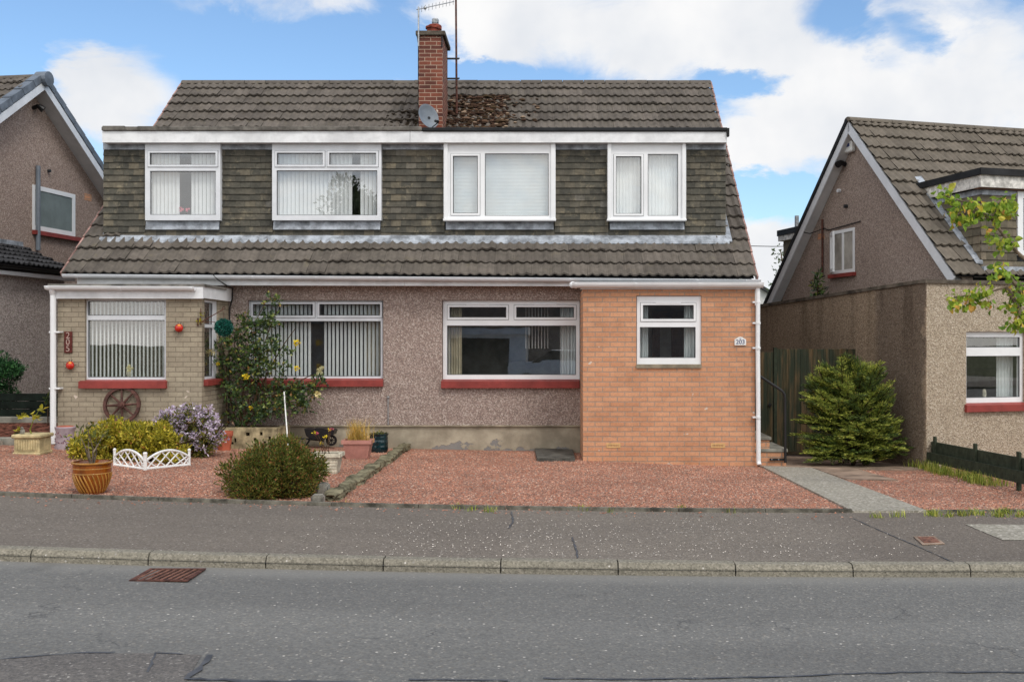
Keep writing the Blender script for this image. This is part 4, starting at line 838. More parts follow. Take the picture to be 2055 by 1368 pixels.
# ------------------------------------------------------------------ right-hand neighbour (turned about 15 degrees)
NR = thing('neighbour_house', 'pebble-dashed gable house with flat-topped front block beside the dark green gate', 'house', (5.79, 15.26, 0), math.atan2(.2652, .9642))
def build_right():
    ang = math.atan2(.2652, .9642); u = Vector((cos(ang), sin(ang), 0)); v = Vector((-sin(ang), cos(ang), 0)); O = Vector((5.79, 15.26, 0)); Mi = ROOTM[NR.name].inverted()
    def onfront(px, py, b=0.0): return Mi @ hit(px, py, O + v * b, v)
    def onside(px, py, a=0.0): return Mi @ hit(px, py, O + u * a, u)
    B = lambda mb, n, m, p=NR, **k: mb.build(n, m, p, local=True, **k)
    # front block: front wall with the window, side wall whose top falls to the rear
    zt, zb = 2.70, 2.50; bl = 6.2
    a0, a1 = onfront(1939, 700), onfront(2058, 700); wt, wb = onfront(1960, 665).z, onfront(1960, 809).z
    hole = (a0.x, a1.x, wb - .03, wt)
    mb = MB(); grid_wall(mb, 0, 8.5, -.5, zt, 0, .2, [hole], XZ)
    mb.prism([(0, .2, -.5), (0, bl, -.5), (0, bl, zb - .02), (0, .2, zt)], (.2, 0, 0)); mb.box(0, 8.5, bl, bl + .2, -.5, 2.4); B(mb, 'wall', M['dash_cream'])
    mb = MB(); mb.box(-.03, 8.5, -.035, .22, zt, zt + .055); mb.prism([(-.03, .22, zt), (-.03, .22, zt + .055), (-.03, bl, zb + .035), (-.03, bl, zb - .02)], (.26, 0, 0)); B(mb, 'coping', M['coping'])
    mb = MB(); mb.prism([(.23, .22, zt - .06), (.23, bl, zb - .1), (.23, bl, zb - .14), (.23, .22, zt - .1)], (1.0, 0, 0)); B(mb, 'flat_roof', M['felt_grey'])
    def fr(px0, py0, px1, py1): p, q = onfront(px0, py0), onfront(px1, py1); return (p.x, q.x, q.z, p.z)
    mp = lambda x, z, w: (x, .06 + w, z)
    zz = lambda py: onfront(1990, py).z
    w = window(NR, (a0.x, a1.x, wb, wt), 0, [(a0.x + .05, a1.x - .05, zz(697), zz(676)), (a0.x + .05, a1.x - .05, zz(798), zz(714))], M['white'], .08, (), conv=lambda q: q, mp=mp)
    s = MB(); s.prism([(a0.x - .03, -.06, zz(825)), (a0.x - .03, -.06, zz(812)), (a0.x - .03, .06, zz(808)), (a0.x - .03, .06, zz(825))], (a1.x - a0.x + .1, 0, 0)); B(s, 'sill', M['redsill'], w)
    def loccurtain(x0, x1, z0, z1, y, m, folds):
        c = MB(); n = folds * 8; c.add([(x0 + (x1 - x0) * i / n, y + .02 * sin(2 * pi * folds * i / n), z) for i in range(n + 1) for z in (z0, z1)], [(2 * i, 2 * i + 2, 2 * i + 3, 2 * i + 1) for i in range(n)]); B(c, 'curtain', m, w, smoothf=True)
    loccurtain(a1.x - .33, a1.x - .02, wb, wt, .26, M['net'], 5)
    o_ = MB(); p = onfront(1990, 797); o_.lathe([(.03, 0), (.032, .03), (.03, .09), (.02, .12), (1e-4, .12)], (p.x, .17, p.z), 12); B(o_, 'ornament', M['white_stone'], w)
    r = MB(); r.box(.2, 8.3, 3.2, 3.3, -.4, 2.6); r.box(.2, 8.3, .2, 5, -.4, .0); r.box(.2, 8.3, .21, 5, 2.42, 2.46); B(r, 'room', M['roomdark'])
    # gable, roof: ridge along x
    ag = .82; av = .60; bA = 3.10; zA = 5.90; tanp = 1.025; bE, zE = .10, 5.90 - (3.10 - .10) * 1.025
    g = MB(); bb = 6.9; g.prism([(ag, .22, 2.2), (ag, 2 * bA - .22, 2.2), (ag, 2 * bA - .22, zA - (bA - .22) * tanp), (ag, bA, zA - .05), (ag, .22, zA - (bA - .22) * tanp)], (.2, 0, 0)); gw = B(g, 'gable_wall', M['dash_brown'])
    L = (bA - bE) * sqrt(1 + tanp ** 2); sl = Vector((0, 1, tanp)).normalized(); nn = Vector((0, -tanp, 1)).normalized()
    pt = lambda x, s: Vector((x, bE, zE)) + sl * s
    dx0, dbf = 1.22, .28
    def skip(x, s): p_ = pt(x, s); return x > dx0 + .12 and dbf + .2 < p_.y < 1.55
    t = MB(); tile_roof(t, pt, nn, lambda s: (av - .01, 9.5), L, skip=skip, seed=4, gauge=.34); rf = B(t, 'roof', M['roof_right'])
    t = MB(); t.quad(pt(av + .02, L * .5), pt(9.5, L * .5), pt(9.5, L), pt(av + .02, L)); t.quad(pt(av + .02, 0), pt(dx0 + .02, 0), pt(dx0 + .02, L * .5), pt(av + .02, L * .5)); t.quad(pt(av + .02, 0), pt(9.5, 0), pt(9.5, .2), pt(av + .02, .2))
    t.quad((av - .01, bA, zA), (9.5, bA, zA), (9.5, bA + 3.6, zA - 3.6 * tanp), (av - .01, bA + 3.6, zA - 3.6 * tanp)); B(t, 'roof_deck', M['felt'], rf)
    t = MB()
    for i in range(20):
        a = av - .02 + i * .45; t.prism([(a, bA + .11 * -cos(pi * k / 8), zA - .03 + .085 * sin(pi * k / 8)) for k in range(9)], (.44, 0, 0))
    B(t, 'ridge_tile', M['roof_right'], rf)
    t = MB()
    for s_, sgn in ((1, -1), (1, 1)):
        def q(s, off): return Vector((av, bA + sgn * s * cos(math.atan(tanp)), zA - s * sin(math.atan(tanp)))) + Vector((0, sgn * sin(math.atan(tanp)), cos(math.atan(tanp)))) * off
        Lb = L if sgn < 0 else L + .8
        t.prism([q(-.0, -.02), q(Lb, -.02), q(Lb, -.17), q(.12, -.17)], (.025, 0, 0))
    bb_ = B(t, 'bargeboard', M['white_old'], NR)
    t = MB()
    for sgn in (-1, 1):
        n_ = Vector((0, sgn * sin(math.atan(tanp)), cos(math.atan(tanp)))); d_ = Vector((0, sgn * cos(math.atan(tanp)), -sin(math.atan(tanp)))); Lb = L if sgn < 0 else L + .8
        c0 = Vector((av + .026, bA, zA)) - n_ * .15 + d_ * .1; t.prism([c0, c0 + d_ * (Lb - .1), c0 + d_ * (Lb - .1) + n_ * .01, c0 + n_ * .01], (ag - av - .02, 0, 0))
    B(t, 'soffit', M['soffit'], bb_)
    # back-slope verge capping
    t = MB(); n_ = Vector((0, sin(math.atan(tanp)), cos(math.atan(tanp)))); d_ = Vector((0, cos(math.atan(tanp)), -sin(math.atan(tanp)))); c0 = Vector((av - .03, bA, zA)) + n_ * .0
    t.prism([c0 - n_ * .02, c0 + d_ * (L + .8) - n_ * .02, c0 + d_ * (L + .8) + n_ * .05, c0 + n_ * .05], (.3, 0, 0)); B(t, 'verge', M['felt'], rf)
    # front dormer
    zt_, zf, zl = 4.52, 4.24, 2.98
    d = MB(); yroof = lambda z: bE + (z - zE) / tanp
    d.prism([(dx0, dbf, zl - .1), (dx0, dbf, zf + .1), (dx0, yroof(zf + .1), zf + .1)], (.08, 0, 0)); 
    w0, w1 = onfront(2043, 450, dbf - .05).x, 3.4; wz0, wz1 = onfront(2045, 512, dbf - .05).z, onfront(2045, 370, dbf - .05).z
    grid_wall(d, dx0, 8.5, zl - .1, zf + .1, dbf, dbf + .08, [(w0 + .01, w1, wz0 + .01, wz1 - .01)], XZ); dm = B(d, 'dormer', M['felt'])
    t = MB(); hung(t, lambda x, z, w_: (x, dbf - w_, z), dx0 - .02, w0, zl, zf - .10, seed=3, gauge=.13, tw=.2); hung(t, lambda x, z, w_: (x, dbf - w_, z), w0, 3.4, zl, wz0 - .1, seed=5, gauge=.13, tw=.2)
    hung(t, lambda x, z, w_: (x, dbf - w_, z), 3.4, 8.4, zl, zf - .10, seed=6, gauge=.13, tw=.2)
    rows = int(round((zf - .10 - zl) / .13)); gg = (zf - .10 - zl) / rows; rr = random.Random(3)
    for r_ in range(rows):
        va = zl + r_ * gg; y = dbf - .03; ye = yroof(va + gg) + .0
        y += -(r_ % 2) * .0
        while y < ye:
            e = min(y + .2, ye); k = rr.uniform(-.004, .004); t.add([(dx0 - .006, y, va), (dx0 - .006, e - .002, va), (dx0 - .034 + k, y, va), (dx0 - .034, e - .002, va), (dx0 - .012, y, va + gg + .02), (dx0 - .012, e - .002, va + gg + .02)], [(0, 1, 3, 2), (2, 3, 5, 4)]); y += .2
    B(t, 'tile_cladding', M['hung_light'], dm)
    f = MB(); f.box(dx0 - .12, 8.5, dbf - .15, dbf - .12, zf, zt_ - .06); f.prism([(dx0 - .12, dbf - .12, zf), (dx0 - .12, dbf - .12, zt_ - .06), (dx0 - .12, 2.0, zt_ - .06), (dx0 - .12, yroof(zf) + .1, zf)], (.03, 0, 0)); B(f, 'dormer_fascia', M['flake'], dm)
    f = MB(); f.box(dx0 - .15, 8.5, dbf - .18, 2.1, zt_ - .058, zt_); f.box(dx0 - .16, dx0 - .13, dbf - .19, 2.0, zt_ - .09, zt_ + .015); f.box(dx0 - .16, 8.5, dbf - .20, dbf - .17, zt_ - .09, zt_ + .015); B(f, 'dormer_roof', M['felt'], dm)
    f = MB(); f.box(dx0 - .12, 8.5, dbf - .115, dbf + .0, zf - .02, zf - .003); B(f, 'dormer_soffit', M['wood'], dm)
    f = MB(); f.box(dx0 - .03, w0 - .003, dbf - .03, dbf - .008, zf - .10, zf - .005); f.prism([(dx0 - .032, dbf - .03, zf - .1), (dx0 - .032, dbf - .03, zf - .01), (dx0 - .032, yroof(zf), zf - .01), (dx0 - .032, yroof(zf - .1), zf - .1)], (.025, 0, 0))
    for k in range(12):
        y0 = dbf - .05 + k * .13; z0 = zE + (y0 - bE) * tanp; f.prism([(dx0 - .13, y0, z0 + .085), (dx0 + .0, y0, z0 + .075), (dx0 + .0, y0, z0 + .12), (dx0 - .13, y0, z0 + .10)], (0, .135, .135 * tanp))
    f.box(dx0 - .05, 8.5, dbf - .14, dbf + .01, zl - .06, zl + .015); B(f, 'lead_flashing', M['lead'], dm)
    mp = lambda x, z, w_: (x, dbf - .05 + w_, z)
    w = window(NR, (w0, w1, wz0, wz1), 0, [(w0 + .1, w1 - .1, wz0 + .08, wz1 - .22)], M['white'], .1, (), conv=lambda q: q, mp=mp, glass=M['glass_up'])
    c = MB(); c.box(w0 + .02, w1, 1.3, 1.34, 2.9, 4.3); B(c, 'room', M['room'], w)
    # rear dormer showing past the gable
    r = MB(); p1, p2 = onside(1572, 500, 1.6), onside(1606, 500, 1.6)
    yb = p1.y; zt2 = onside(1566, 466, 1.6).z; r.prism([(1.6, yb, zA - (yb - bA) * tanp - .4), (1.6, yb, zt2 - .12), (1.6, bA + .8, zt2 - .12), (1.6, bA + .8, zA - 1.2)], (3, 0, 0)); rd = B(r, 'rear_dormer', M['hung_light'])
    r = MB(); r.box(1.5, 4.7, bA + .5, yb + .12, zt2 - .10, zt2 + .03); B(r, 'dormer_roof', M['felt'], rd); r = MB(); r.box(1.52, 4.7, bA + .5, yb + .10, zt2 - .22, zt2 - .10); B(r, 'dormer_fascia', M['flake'], rd)
    q = onside(1599, 462, 2.0); r = MB(); r.tube([(2.0, q.y, q.z - .15), (2.0, q.y, onside(1599, 433, 2.0).z)], .05, 10); B(r, 'vent_pipe', M['steel'])
    # gable window, open casement
    c4 = [onside(px, py, ag) for px, py in ((1670, 466), (1716, 455), (1716, 545), (1670, 552))]
    y0, y1 = min(p.y for p in c4), max(p.y for p in c4); z1 = (c4[0].z + c4[1].z) / 2; z0 = (c4[2].z + c4[3].z) / 2
    ym = (y0 + y1) / 2; mp = lambda y, z, w_: (ag - .015 + w_, y, z)
    w = window(NR, (y0, y1, z0, z1), 0, [(y0 + .06, ym - .03, z0 + .07, z1 - .06), (ym + .03, y1 - .06, z0 + .07, z1 - .06)], M['white'], .012, (), conv=lambda q: q, mp=mp)
    b_ = MB(); b_.quad((ag - .002, y0, z0), (ag - .002, y1, z0), (ag - .002, y1, z1), (ag - .002, y0, z1)); B(b_, 'room', M['roomdark'], w)
    cs = MB(); R_ = Matrix.Translation((ag - .03, y1, 0)) @ Matrix.Rotation(radians(-24), 4, 'Z'); hw = y1 - ym
    grid_wall(cs, -hw, 0, z0 + .03, z1 - .03, -.02, .02, [(-hw + .07, -.07, z0 + .1, z1 - .1)], lambda y, z, w_: tuple(R_ @ Vector((w_, y, z)))); cas = B(cs, 'casement', M['white'], w)
    s = MB(); s.box(ag - .07, ag + .01, y0 - .04, y1 + .05, z0 - .07, z0 - .0); B(s, 'sill', M['redsill'], w)
    for nm, px, py, m, kind in (('gable_light', 1697, 330, 'blackpl', 0), ('vent_stub', 1700, 414, 'darkmetal', 1), ('vent_stub', 1686, 383, 'white_old', 1), ('brick_vent', 1648, 475, 'orange_brick', 2)):
        p = onside(px, py, ag); mb = MB()
        if kind == 0: mb.tube([p, p + Vector((-.10, 0, .03))], .045, 10); mb.tube([p + Vector((-.10, .0, .03)), p + Vector((-.19, -.03, -.02))], [.05, .065], 12)
        elif kind == 1: mb.tube([p, p + Vector((-.06, 0, 0))], .035, 10)
        else: mb.box(ag - .006, ag + .01, p.y - .12, p.y + .12, p.z - .06, p.z + .06)
        B(mb, nm, M[m], gw)
    mb = MB(); p, q = onside(1653, 440, ag), onside(1654, 552, ag); mb.tube([(ag - .03, p.y, p.z), (ag - .03, p.y, q.z)], .022, 8); B(mb, 'waste_pipe', M['rust'], gw)
    c = MB(); c.tube([onside(1613, 466, av - .01), onside(1625, 469, av + .1), onside(1655, 458, ag - .02), onside(1662, 462, ag - .02), onside(1727, 444, ag - .02)], .01, 6); B(c, 'cable', M['blackpl'], gw)
    p = onside(1709, 296, ag); a = thing('alarm_box', 'white alarm bell box under the gable peak of the neighbour house', 'alarm box', tuple(ROOTM[NR.name] @ p), ang)
    mb = MB(); Mx = Matrix.Translation(ROOTM[NR.name] @ p) @ Matrix.Rotation(ang, 4, 'Z')
    mb.bbox(-.10, -.0, -.15, .15, -.10, .10, .02, Mx); mb.build('body', M['wplast'], a)
    mb = MB(); mb.bbox(-.112, -.1005, -.09, .03, .0, .06, .003, Mx); mb.build('lamp', M['numblue'], a)
build_right()

# ------------------------------------------------------------------ left-hand neighbour (turned about 8 degrees the other way)
angL = -math.atan2(.1388, .9903)
NL = thing('neighbour_house', 'brown pebble-dashed gable house with grey verge tiles and black-tiled lean-to', 'house', (-10.13, 20.0, 0), angL)
def build_left():
    u = Vector((cos(angL), sin(angL), 0)); v = Vector((-sin(angL), cos(angL), 0)); O = Vector((-10.13, 20.0, 0)); Mi = ROOTM[NL.name].inverted()
    onside = lambda px, py, a=0.0: Mi @ hit(px, py, O + u * a, u)
    B = lambda mb, n, m, p=NL, **k: mb.build(n, m, p, local=True, **k)
    tanp = .735; zA = 7.12; Lb = 4.6; th = math.atan(tanp); L = Lb / cos(th); aw = -.30
    g = MB(); g.prism([(aw - .2, -4.5, -.3), (aw - .2, 4.5, -.3), (aw - .2, 4.5, zA - 4.5 * tanp - .1), (aw - .2, 0, zA - .1), (aw - .2, -4.5, zA - 4.5 * tanp - .1)], (.2, 0, 0)); gw = B(g, 'gable_wall', M['dash_left'])
    g = MB(); g.box(-9, aw - .2, -4.5, -4.3, -.3, zA - 4.4 * tanp); B(g, 'wall', M['dash_left'])
    sl = Vector((0, cos(th), sin(th))); nn = Vector((0, -sin(th), cos(th))); pt = lambda x, s: Vector((x, -Lb, zA - Lb * tanp)) + sl * s
    t = MB(); tile_roof(t, pt, nn, lambda s: (-9.0, -.02), L, seed=9); rf = B(t, 'roof', M['roof'])
    t = MB(); t.quad(pt(-9, 0), pt(0, 0), pt(0, L), pt(-9, L)); t.quad((-9, 0, zA), (0, 0, zA), (0, Lb, zA - Lb * tanp), (-9, Lb, zA - Lb * tanp)); B(t, 'roof_deck', M['felt'], rf)
    t = MB(); t.prism([(-9, .12 * -cos(pi * k / 8), zA - .04 + .09 * sin(pi * k / 8)) for k in range(9)], (9.02, 0, 0)); B(t, 'ridge_tile', M['roof'], rf)
    # grey verge units, bargeboards, soffit
    t = MB(); n = 14
    for sg in (-1, 1):
        for i in range(n):
            s_a, s_b = i * L / n, (i + 1) * L / n - .012; d_ = Vector((0, sg * cos(th), -sin(th))); n_ = Vector((0, sg * sin(th), cos(th))); o_ = Vector((-.16, 0, zA))
            r_ = .012 * (1 if i % 1 == 0 else 0)
            A = o_ + d_ * s_a + n_ * .05; t.prism([A + n_ * -.11 + Vector((.19, 0, 0)), A + n_ * .02 + Vector((.19, 0, 0)), A + n_ * .02, A - n_ * .02], d_ * (s_b - s_a) + n_ * r_)
    t.lathe([(.15, -.12), (.15, .12), (.02, .13)], (0, 0, 0), 14, M=Matrix.Translation((.0, 0, zA - .05)) @ Matrix.Rotation(pi / 2, 4, 'Y')); B(t, 'verge', M['lead_tile'], rf)
    t = MB()
    for sg in (-1, 1):
        d_ = Vector((0, sg * cos(th), -sin(th))); n_ = Vector((0, sg * sin(th), cos(th))); c = Vector((-.0, 0, zA))
        t.prism([c - n_ * .07 + d_ * -.02, c - n_ * .07 + d_ * L, c - n_ * .21 + d_ * L, c - n_ * .21 + d_ * .14], (.02, 0, 0))
    bb = B(t, 'bargeboard', M['white_old'])
    t = MB()
    for sg in (-1, 1):
        d_ = Vector((0, sg * cos(th), -sin(th))); n_ = Vector((0, sg * sin(th), cos(th))); c = Vector((-.005, 0, zA)) - n_ * .19 + d_ * .13
        t.prism([c, c + d_ * (L - .2), c + d_ * (L - .2) + n_ * .01, c + n_ * .01], (aw, 0, 0))
    B(t, 'soffit', M['soffit'], bb)
    # gable window
    c4 = [onside(px, py, aw) for px, py in ((74, 374), (150, 389), (150, 476), (74, 462))]
    y0, y1 = c4[0].y - .15, c4[1].y; z1 = (c4[0].z + c4[1].z) / 2; z0 = (c4[2].z + c4[3].z) / 2
    mp = lambda y, z, w_: (aw + .014 - w_, y, z)
    w = window(NL, (y0, y1, z0, z1), 0, [(y0 + .08, y1 - .1, z0 + .1, z1 - .09)], M['white'], .012, (), conv=lambda q: q, mp=mp, glass=M['glass_up'])
    b_ = MB(); b_.quad((aw + .001, y0, z0), (aw + .001, y1, z0), (aw + .001, y1, z1), (aw + .001, y0, z1)); B(b_, 'blind', M['pane_reflection'], w)  # backing sheet close behind the glass, coloured like the pane's reflection
    s = MB(); s.box(aw - .01, aw + .08, y0, y1 + .12, z0 - .09, z0 - .005); B(s, 'sill', M['redsill'], w)
    mb = MB(); p = onside(176, 396, aw); mb.box(aw - .01, aw + .006, p.y - .13, p.y + .13, p.z - .07, p.z + .07); B(mb, 'brick_vent', M['orange_brick'], gw)
    mb = MB(); p, q = onside(71, 333, aw), onside(71, 502, aw); mb.tube([(aw + .06, p.y, p.z), (aw + .06, p.y, q.z)], .045, 10)
    B(mb, 'waste_pipe', M['dish'], gw)
    mb = MB(); p = onside(66, 217, aw); mb.tube([p, p + Vector((.12, 0, .04))], .04, 10); mb.tube([p + Vector((.12, 0, .04)), p + Vector((.2, .05, -.03))], [.05, .07], 12); B(mb, 'gable_light', M['blackpl'], gw)
    mb = MB(); p = onside(96, 343, aw); mb.tube([p, p + Vector((.06, 0, 0))], .03, 10); B(mb, 'vent_stub', M['darkmetal'], gw)
    # lean-to with black tiles
    al = 1.22; zt_, ze = 3.66, 3.10
    w_ = MB(); w_.box(aw, al, -6.5, -1.15, -.3, ze - .1); lt = B(w_, 'lean_to', M['dash_grey'])
    sl2 = Vector((-(al + .18 - aw), 0, zt_ - ze)); L2 = sl2.length; sl2.normalize(); n2 = Vector((zt_ - ze, 0, al + .18 - aw)).normalized()
    def pt2(y, s): return Vector((al + .18, y, ze)) + sl2 * s
    t = MB()
    rows = 5; g_ = L2 / rows
    class _: pass
    tile_roof(t, pt2, n2, lambda s: (-6.6, -1.05 + .75 * s / L2), L2, gauge=g_, seed=12, tw=.26, amp=.03); rt = B(t, 'lean_to_roof', M['roof_dark'], lt)
    t = MB(); t.quad(pt2(-6.6, 0), pt2(-1.05, 0), pt2(-.3, L2), pt2(-6.6, L2)); t.poly([pt2(-1.05, 0), pt2(-.3, L2), (aw, -.3, ze), ]); B(t, 'roof_deck', M['felt'], rt)
    t = MB(); t.box(aw, aw + .03, -6.5, -.25, zt_ - .02, zt_ + .12); B(t, 'lead_flashing', M['lead'], lt)
    t = MB(); half_gutter(t, Vector((al + .22, -1.0, ze - .0)), Vector((al + .22, -6.5, ze - .0)), .055); t.box(al + .13, al + .16, -6.5, -1.0, ze - .09, ze + .02); B(t, 'gutter', M['blackpl'], lt)
    t = MB(); t.box(al + .002, al + .15, -6.5, -1.05, ze - .16, ze - .095); B(t, 'soffit', M['white_old'], lt)
M['pane_reflection'] = plain('painted_pane_reflection', lin(118, 130, 130), .8, .2, .1, 2)  # grey-green reflection of the pane, put into the sheet's colour
M['lead_tile'] = plain('grey_verge_unit', lin(104, 112, 122), .6, .35, .15, 5)
build_left()

# ------------------------------------------------------------------ far house and tree seen through the gap on the right
def build_far():
    Y = 42; o = thing('far_house', 'pale grey house end glimpsed in the gap beside the brick extension', 'house', (wx(1530, Y), Y, 0))
    mb = MB(); xa, xb = wx(1440, Y), wx(1553, Y); zt = wz(578, Y); za = wz(596, Y)
    mb.prism([(xa - 4, Y, -1), (xb, Y, -1), (xb, Y, za), (xa, Y, zt + 1.1), (xa - 4, Y, zt)], (0, 8, 0)); mb.build('wall', M['soffit'], o)
    mb = MB(); mb.prism([(xb + .1, Y - .2, za - .05), (xb + .1, Y - .2, za + .12), (xa - .1, Y - .2, zt + 1.25), (xa - .1, Y - .2, zt + 1.08)], (0, 8.4, 0)); mb.build('roof', M['roof_dark'], o)
    Y = 36; o = thing('tree', 'thin-leaved tree behind the neighbour house rear dormer', 'tree', (wx(1600, Y), Y, -.4))
    bl = [(wx(px, Y), Y, wz(py, Y), r, r, r) for px, py, r in ((1560, 585, .38), (1568, 540, .34), (1562, 502, .26), (1585, 560, .6), (1600, 520, .7), (1575, 610, .5), (1566, 520, .2), (1556, 572, .22))]
    leaves('crown', M['lf_far'], bl, 700, .13, .07, 31, o, shell=.2)
    mb = MB(); mb.tube([(wx(1600, Y), Y, -.4), (wx(1596, Y), Y, 1.5), (wx(1585, Y), Y, 3), (wx(1566, Y), Y, wz(500, Y))], [.16, .12, .07, .02], 8); mb.tube([(wx(1590, Y), Y, 2.3), (wx(1560, Y), Y, wz(570, Y))], [.05, .015], 6); mb.build('trunk', M['bark'], o)
    mb = MB(); a, b = P(1380, 491, 30), P(1720, 494, 30); mb.tube([a, a.lerp(b, .5) + Vector((0, 0, -.03)), b], .012, 5); tag(mb.build('overhead_wire', M['darkmetal']), 'thin overhead wire crossing the sky in the gap between houses', 'wire')
build_far()
# ------------------------------------------------------------------ ground, road, pavement, gravel, paths
def sheet(name, mat, xs, ys, zf, kind='structure', jag=None):
    mb = MB(); nx, ny = len(xs), len(ys)
    vs = [(x, y, zf(x, y)) for y in ys for x in xs]
    mb.add(vs, [(j * nx + i, j * nx + i + 1, (j + 1) * nx + i + 1, (j + 1) * nx + i) for j in range(ny - 1) for i in range(nx - 1)])
    return tag(mb.build(name, mat, smoothf=True), kind=kind)
LI = lambda a, b, n: [a + (b - a) * i / (n - 1) for i in range(n)]
def build_ground():
    mb = MB(); mb.quad((-600, -600, -.62), (600, -600, -.62), (600, 900, -.62), (-600, 900, -.62)); tag(mb.build('ground', M['ground']), kind='structure')
    xs = LI(-40, -9.5, 16) + LI(-9, 7, 65) + LI(7.5, 40, 16)
    sheet('road', M['road'], xs, LI(1.6, Y_KERB + .02, 12), lambda x, y: s0(x) - .0 - .012 * (y - 4.6) ** 2 * .0)
    # kerb stones with open joints
    mb = MB(); rnd = random.Random(2)
    for k in range(-42, 42):
        a = -1.282 + .913 * k + .005; b = a + .903; o = rnd.uniform(-.004, .004)
        for i in range(3):
            p, q = a + (b - a) * i / 3, a + (b - a) * (i + 1) / 3; pr = []
            prof = [(Y_KERB - .012, -.12), (Y_KERB - .004, .055), (Y_KERB + .018, .086 + o), (Y_KERB + .036, .092 + o), (Y_PAV - .004, .092 + o), (Y_PAV - .004, -.12)]
            A = [(p, y, s0(p) + z) for y, z in prof]; Bq = [(q, y, s0(q) + z) for y, z in prof]; n = len(prof)
            fs = [(j, (j + 1) % n, (j + 1) % n + n, j + n) for j in range(n)]
            if i == 0: fs.append(tuple(range(n)))
            if i == 2: fs.append(tuple(range(2 * n - 1, n - 1, -1)))
            mb.add(A + Bq, fs)
    mb.build('kerb', M['kerb']); tag(bpy.data.objects['kerb'], kind='structure')
    sheet('kerb_bed', M['tar'], xs, [Y_KERB - .01, Y_PAV + .05], lambda x, y: s0(x) + .045)
    sheet('pavement', M['pavement'], xs, LI(Y_PAV - .002, Y_BACK + .02, 6), lambda x, y: gz(x, min(y, Y_BACK)))
    # tarmac seams and sealed patches
    def strip(pts, w, z, mat, name):
        m = MB(); rr = random.Random(len(pts))
        P3 = [gat(*p) for p in pts]; dense = []
        for a, b in zip(P3, P3[1:]):
            k = max(2, int((b - a).length / .06)); dense += [a.lerp(b, i / k) for i in range(k)]
        dense.append(P3[-1]); vs = []
        for i, p in enumerate(dense):
            d = (dense[min(i + 1, len(dense) - 1)] - dense[max(i - 1, 0)]); n = Vector((-d.y, d.x, 0)).normalized(); ww = w * rr.uniform(.35, 1.1)
            j = n * rr.uniform(-.3, .3) * w
            for sg in (-1, 1): q = p + j + n * sg * ww / 2; vs.append((q.x, q.y, gz(q.x, q.y) + z))
        m.add(vs, [(2 * i, 2 * i + 1, 2 * i + 3, 2 * i + 2) for i in range(len(dense) - 1)]); return tag(m.build(name, mat), kind='structure')
    m = MB(); A = [gat(px, py) for px, py in ((-60, 1330), (60, 1318), (150, 1312), (300, 1311), (405, 1314), (375, 1364), (340, 1420), (-80, 1430))]
    m.poly([(p.x, p.y, gz(p.x, p.y) + .004) for p in A]); tag(m.build('road_patch', M['patch']), kind='structure')
    strip([(-60, 1330), (60, 1318), (150, 1311), (230, 1310)], .022, .007, M['tar'], 'seam'); strip([(296, 1350), (312, 1311), (368, 1313)], .022, .007, M['tar'], 'seam'); strip([(419, 1315), (398, 1345), (376, 1363), (520, 1368), (720, 1372)], .04, .008, M['tar'], 'seam')
    strip([(1090, 1362), (1250, 1364), (1560, 1359), (1700, 1352), (1850, 1349), (2080, 1350)], .022, .007, M['tar'], 'seam'); strip([(1020, 1366), (820, 1364)], .02, .007, M['tar'], 'seam')
    strip([(1026, 1027), (1030, 1045), (1022, 1060)], .02, .005, M['tar'], 'seam'); strip([(1148, 1078), (1155, 1098), (1160, 1120)], .02, .005, M['tar'], 'seam')
    strip([(1712, 1040), (1760, 1062), (1850, 1100), (1915, 1129)], .015, .005, M['tar'], 'seam')
    m = MB(); q = [gat(px, py) for px, py in ((1936, 1052), (2120, 1054), (2160, 1084), (2013, 1084))]; m.poly([(p.x, p.y, gz(p.x, p.y) + .005) for p in q]); tag(m.build('paving', M['path']), kind='structure')
    # gravel beds
    def bed(x, y): return gz(x, y)
    XL = -10.5; sheet('gravel_bed', M['gravel_bed'], LI(XL, 8.5, 80), LI(Y_BACK + .03, 17.4, 30), bed)
    mb = MB(); rnd = random.Random(4)
    def edging(xa, xb, y=Y_BACK + .02, h=.035):
        n = int((xb - xa) / .9) + 1
        for i in range(n):
            a, b = xa + (xb - xa) * i / n + .003, xa + (xb - xa) * (i + 1) / n - .003; o = rnd.uniform(-.006, .006)
            A = [(a, y + o, gz(a, y) - .1), (a, y + o, gz(a, Y_BACK) + h), (a, y + .05 + o, gz(a, Y_BACK) + h), (a, y + .05 + o, gz(a, y) - .1)]
            Bq = [(b, p[1], p[2] - gz(a, Y_BACK) + gz(b, Y_BACK)) for p in A]
            mb.add(A + Bq, [(0, 1, 2, 3), (7, 6, 5, 4)] + [(j, (j + 1) % 4, (j + 1) % 4 + 4, j + 4) for j in range(4)])
    edging(-10, 3.05); edging(3.84, 8.3, h=.02); tag(mb.build('edging', M['edging']), kind='structure')
    # concrete path and paved patch, back path to the gate
    def slab(name, mat, pts, dz, th=.04, kind='structure'):
        m = MB(); top = [Vector((x, y, gz(x, y) + dz)) for x, y in pts]; m.prism([t - Vector((0, 0, th)) for t in top], (0, 0, th)); return tag(m.build(name, mat), kind=kind)
    zp = .022
    m = MB(); ys = LI(Y_BACK + .012, 15.0, 14)
    vs = []
    for y in ys:
        xl, xr = 3.05 + (y - 10) * .034, 3.80 + (y - 10) * .034
        for x in (xl, xr): vs += [(x, y, gz(x, y) + zp), (x, y, gz(x, y) - .05)]
    n = len(ys); fs = []
    for i in range(n - 1):
        a = 4 * i; b = a + 4; fs += [(a, a + 2, b + 2, b), (a + 1, a, b, b + 1), (a + 2, a + 3, b + 3, b + 2)]
    fs.append((0, 1, 3, 2)); m.add(vs, fs); tag(m.build('path', M['path']), kind='structure')
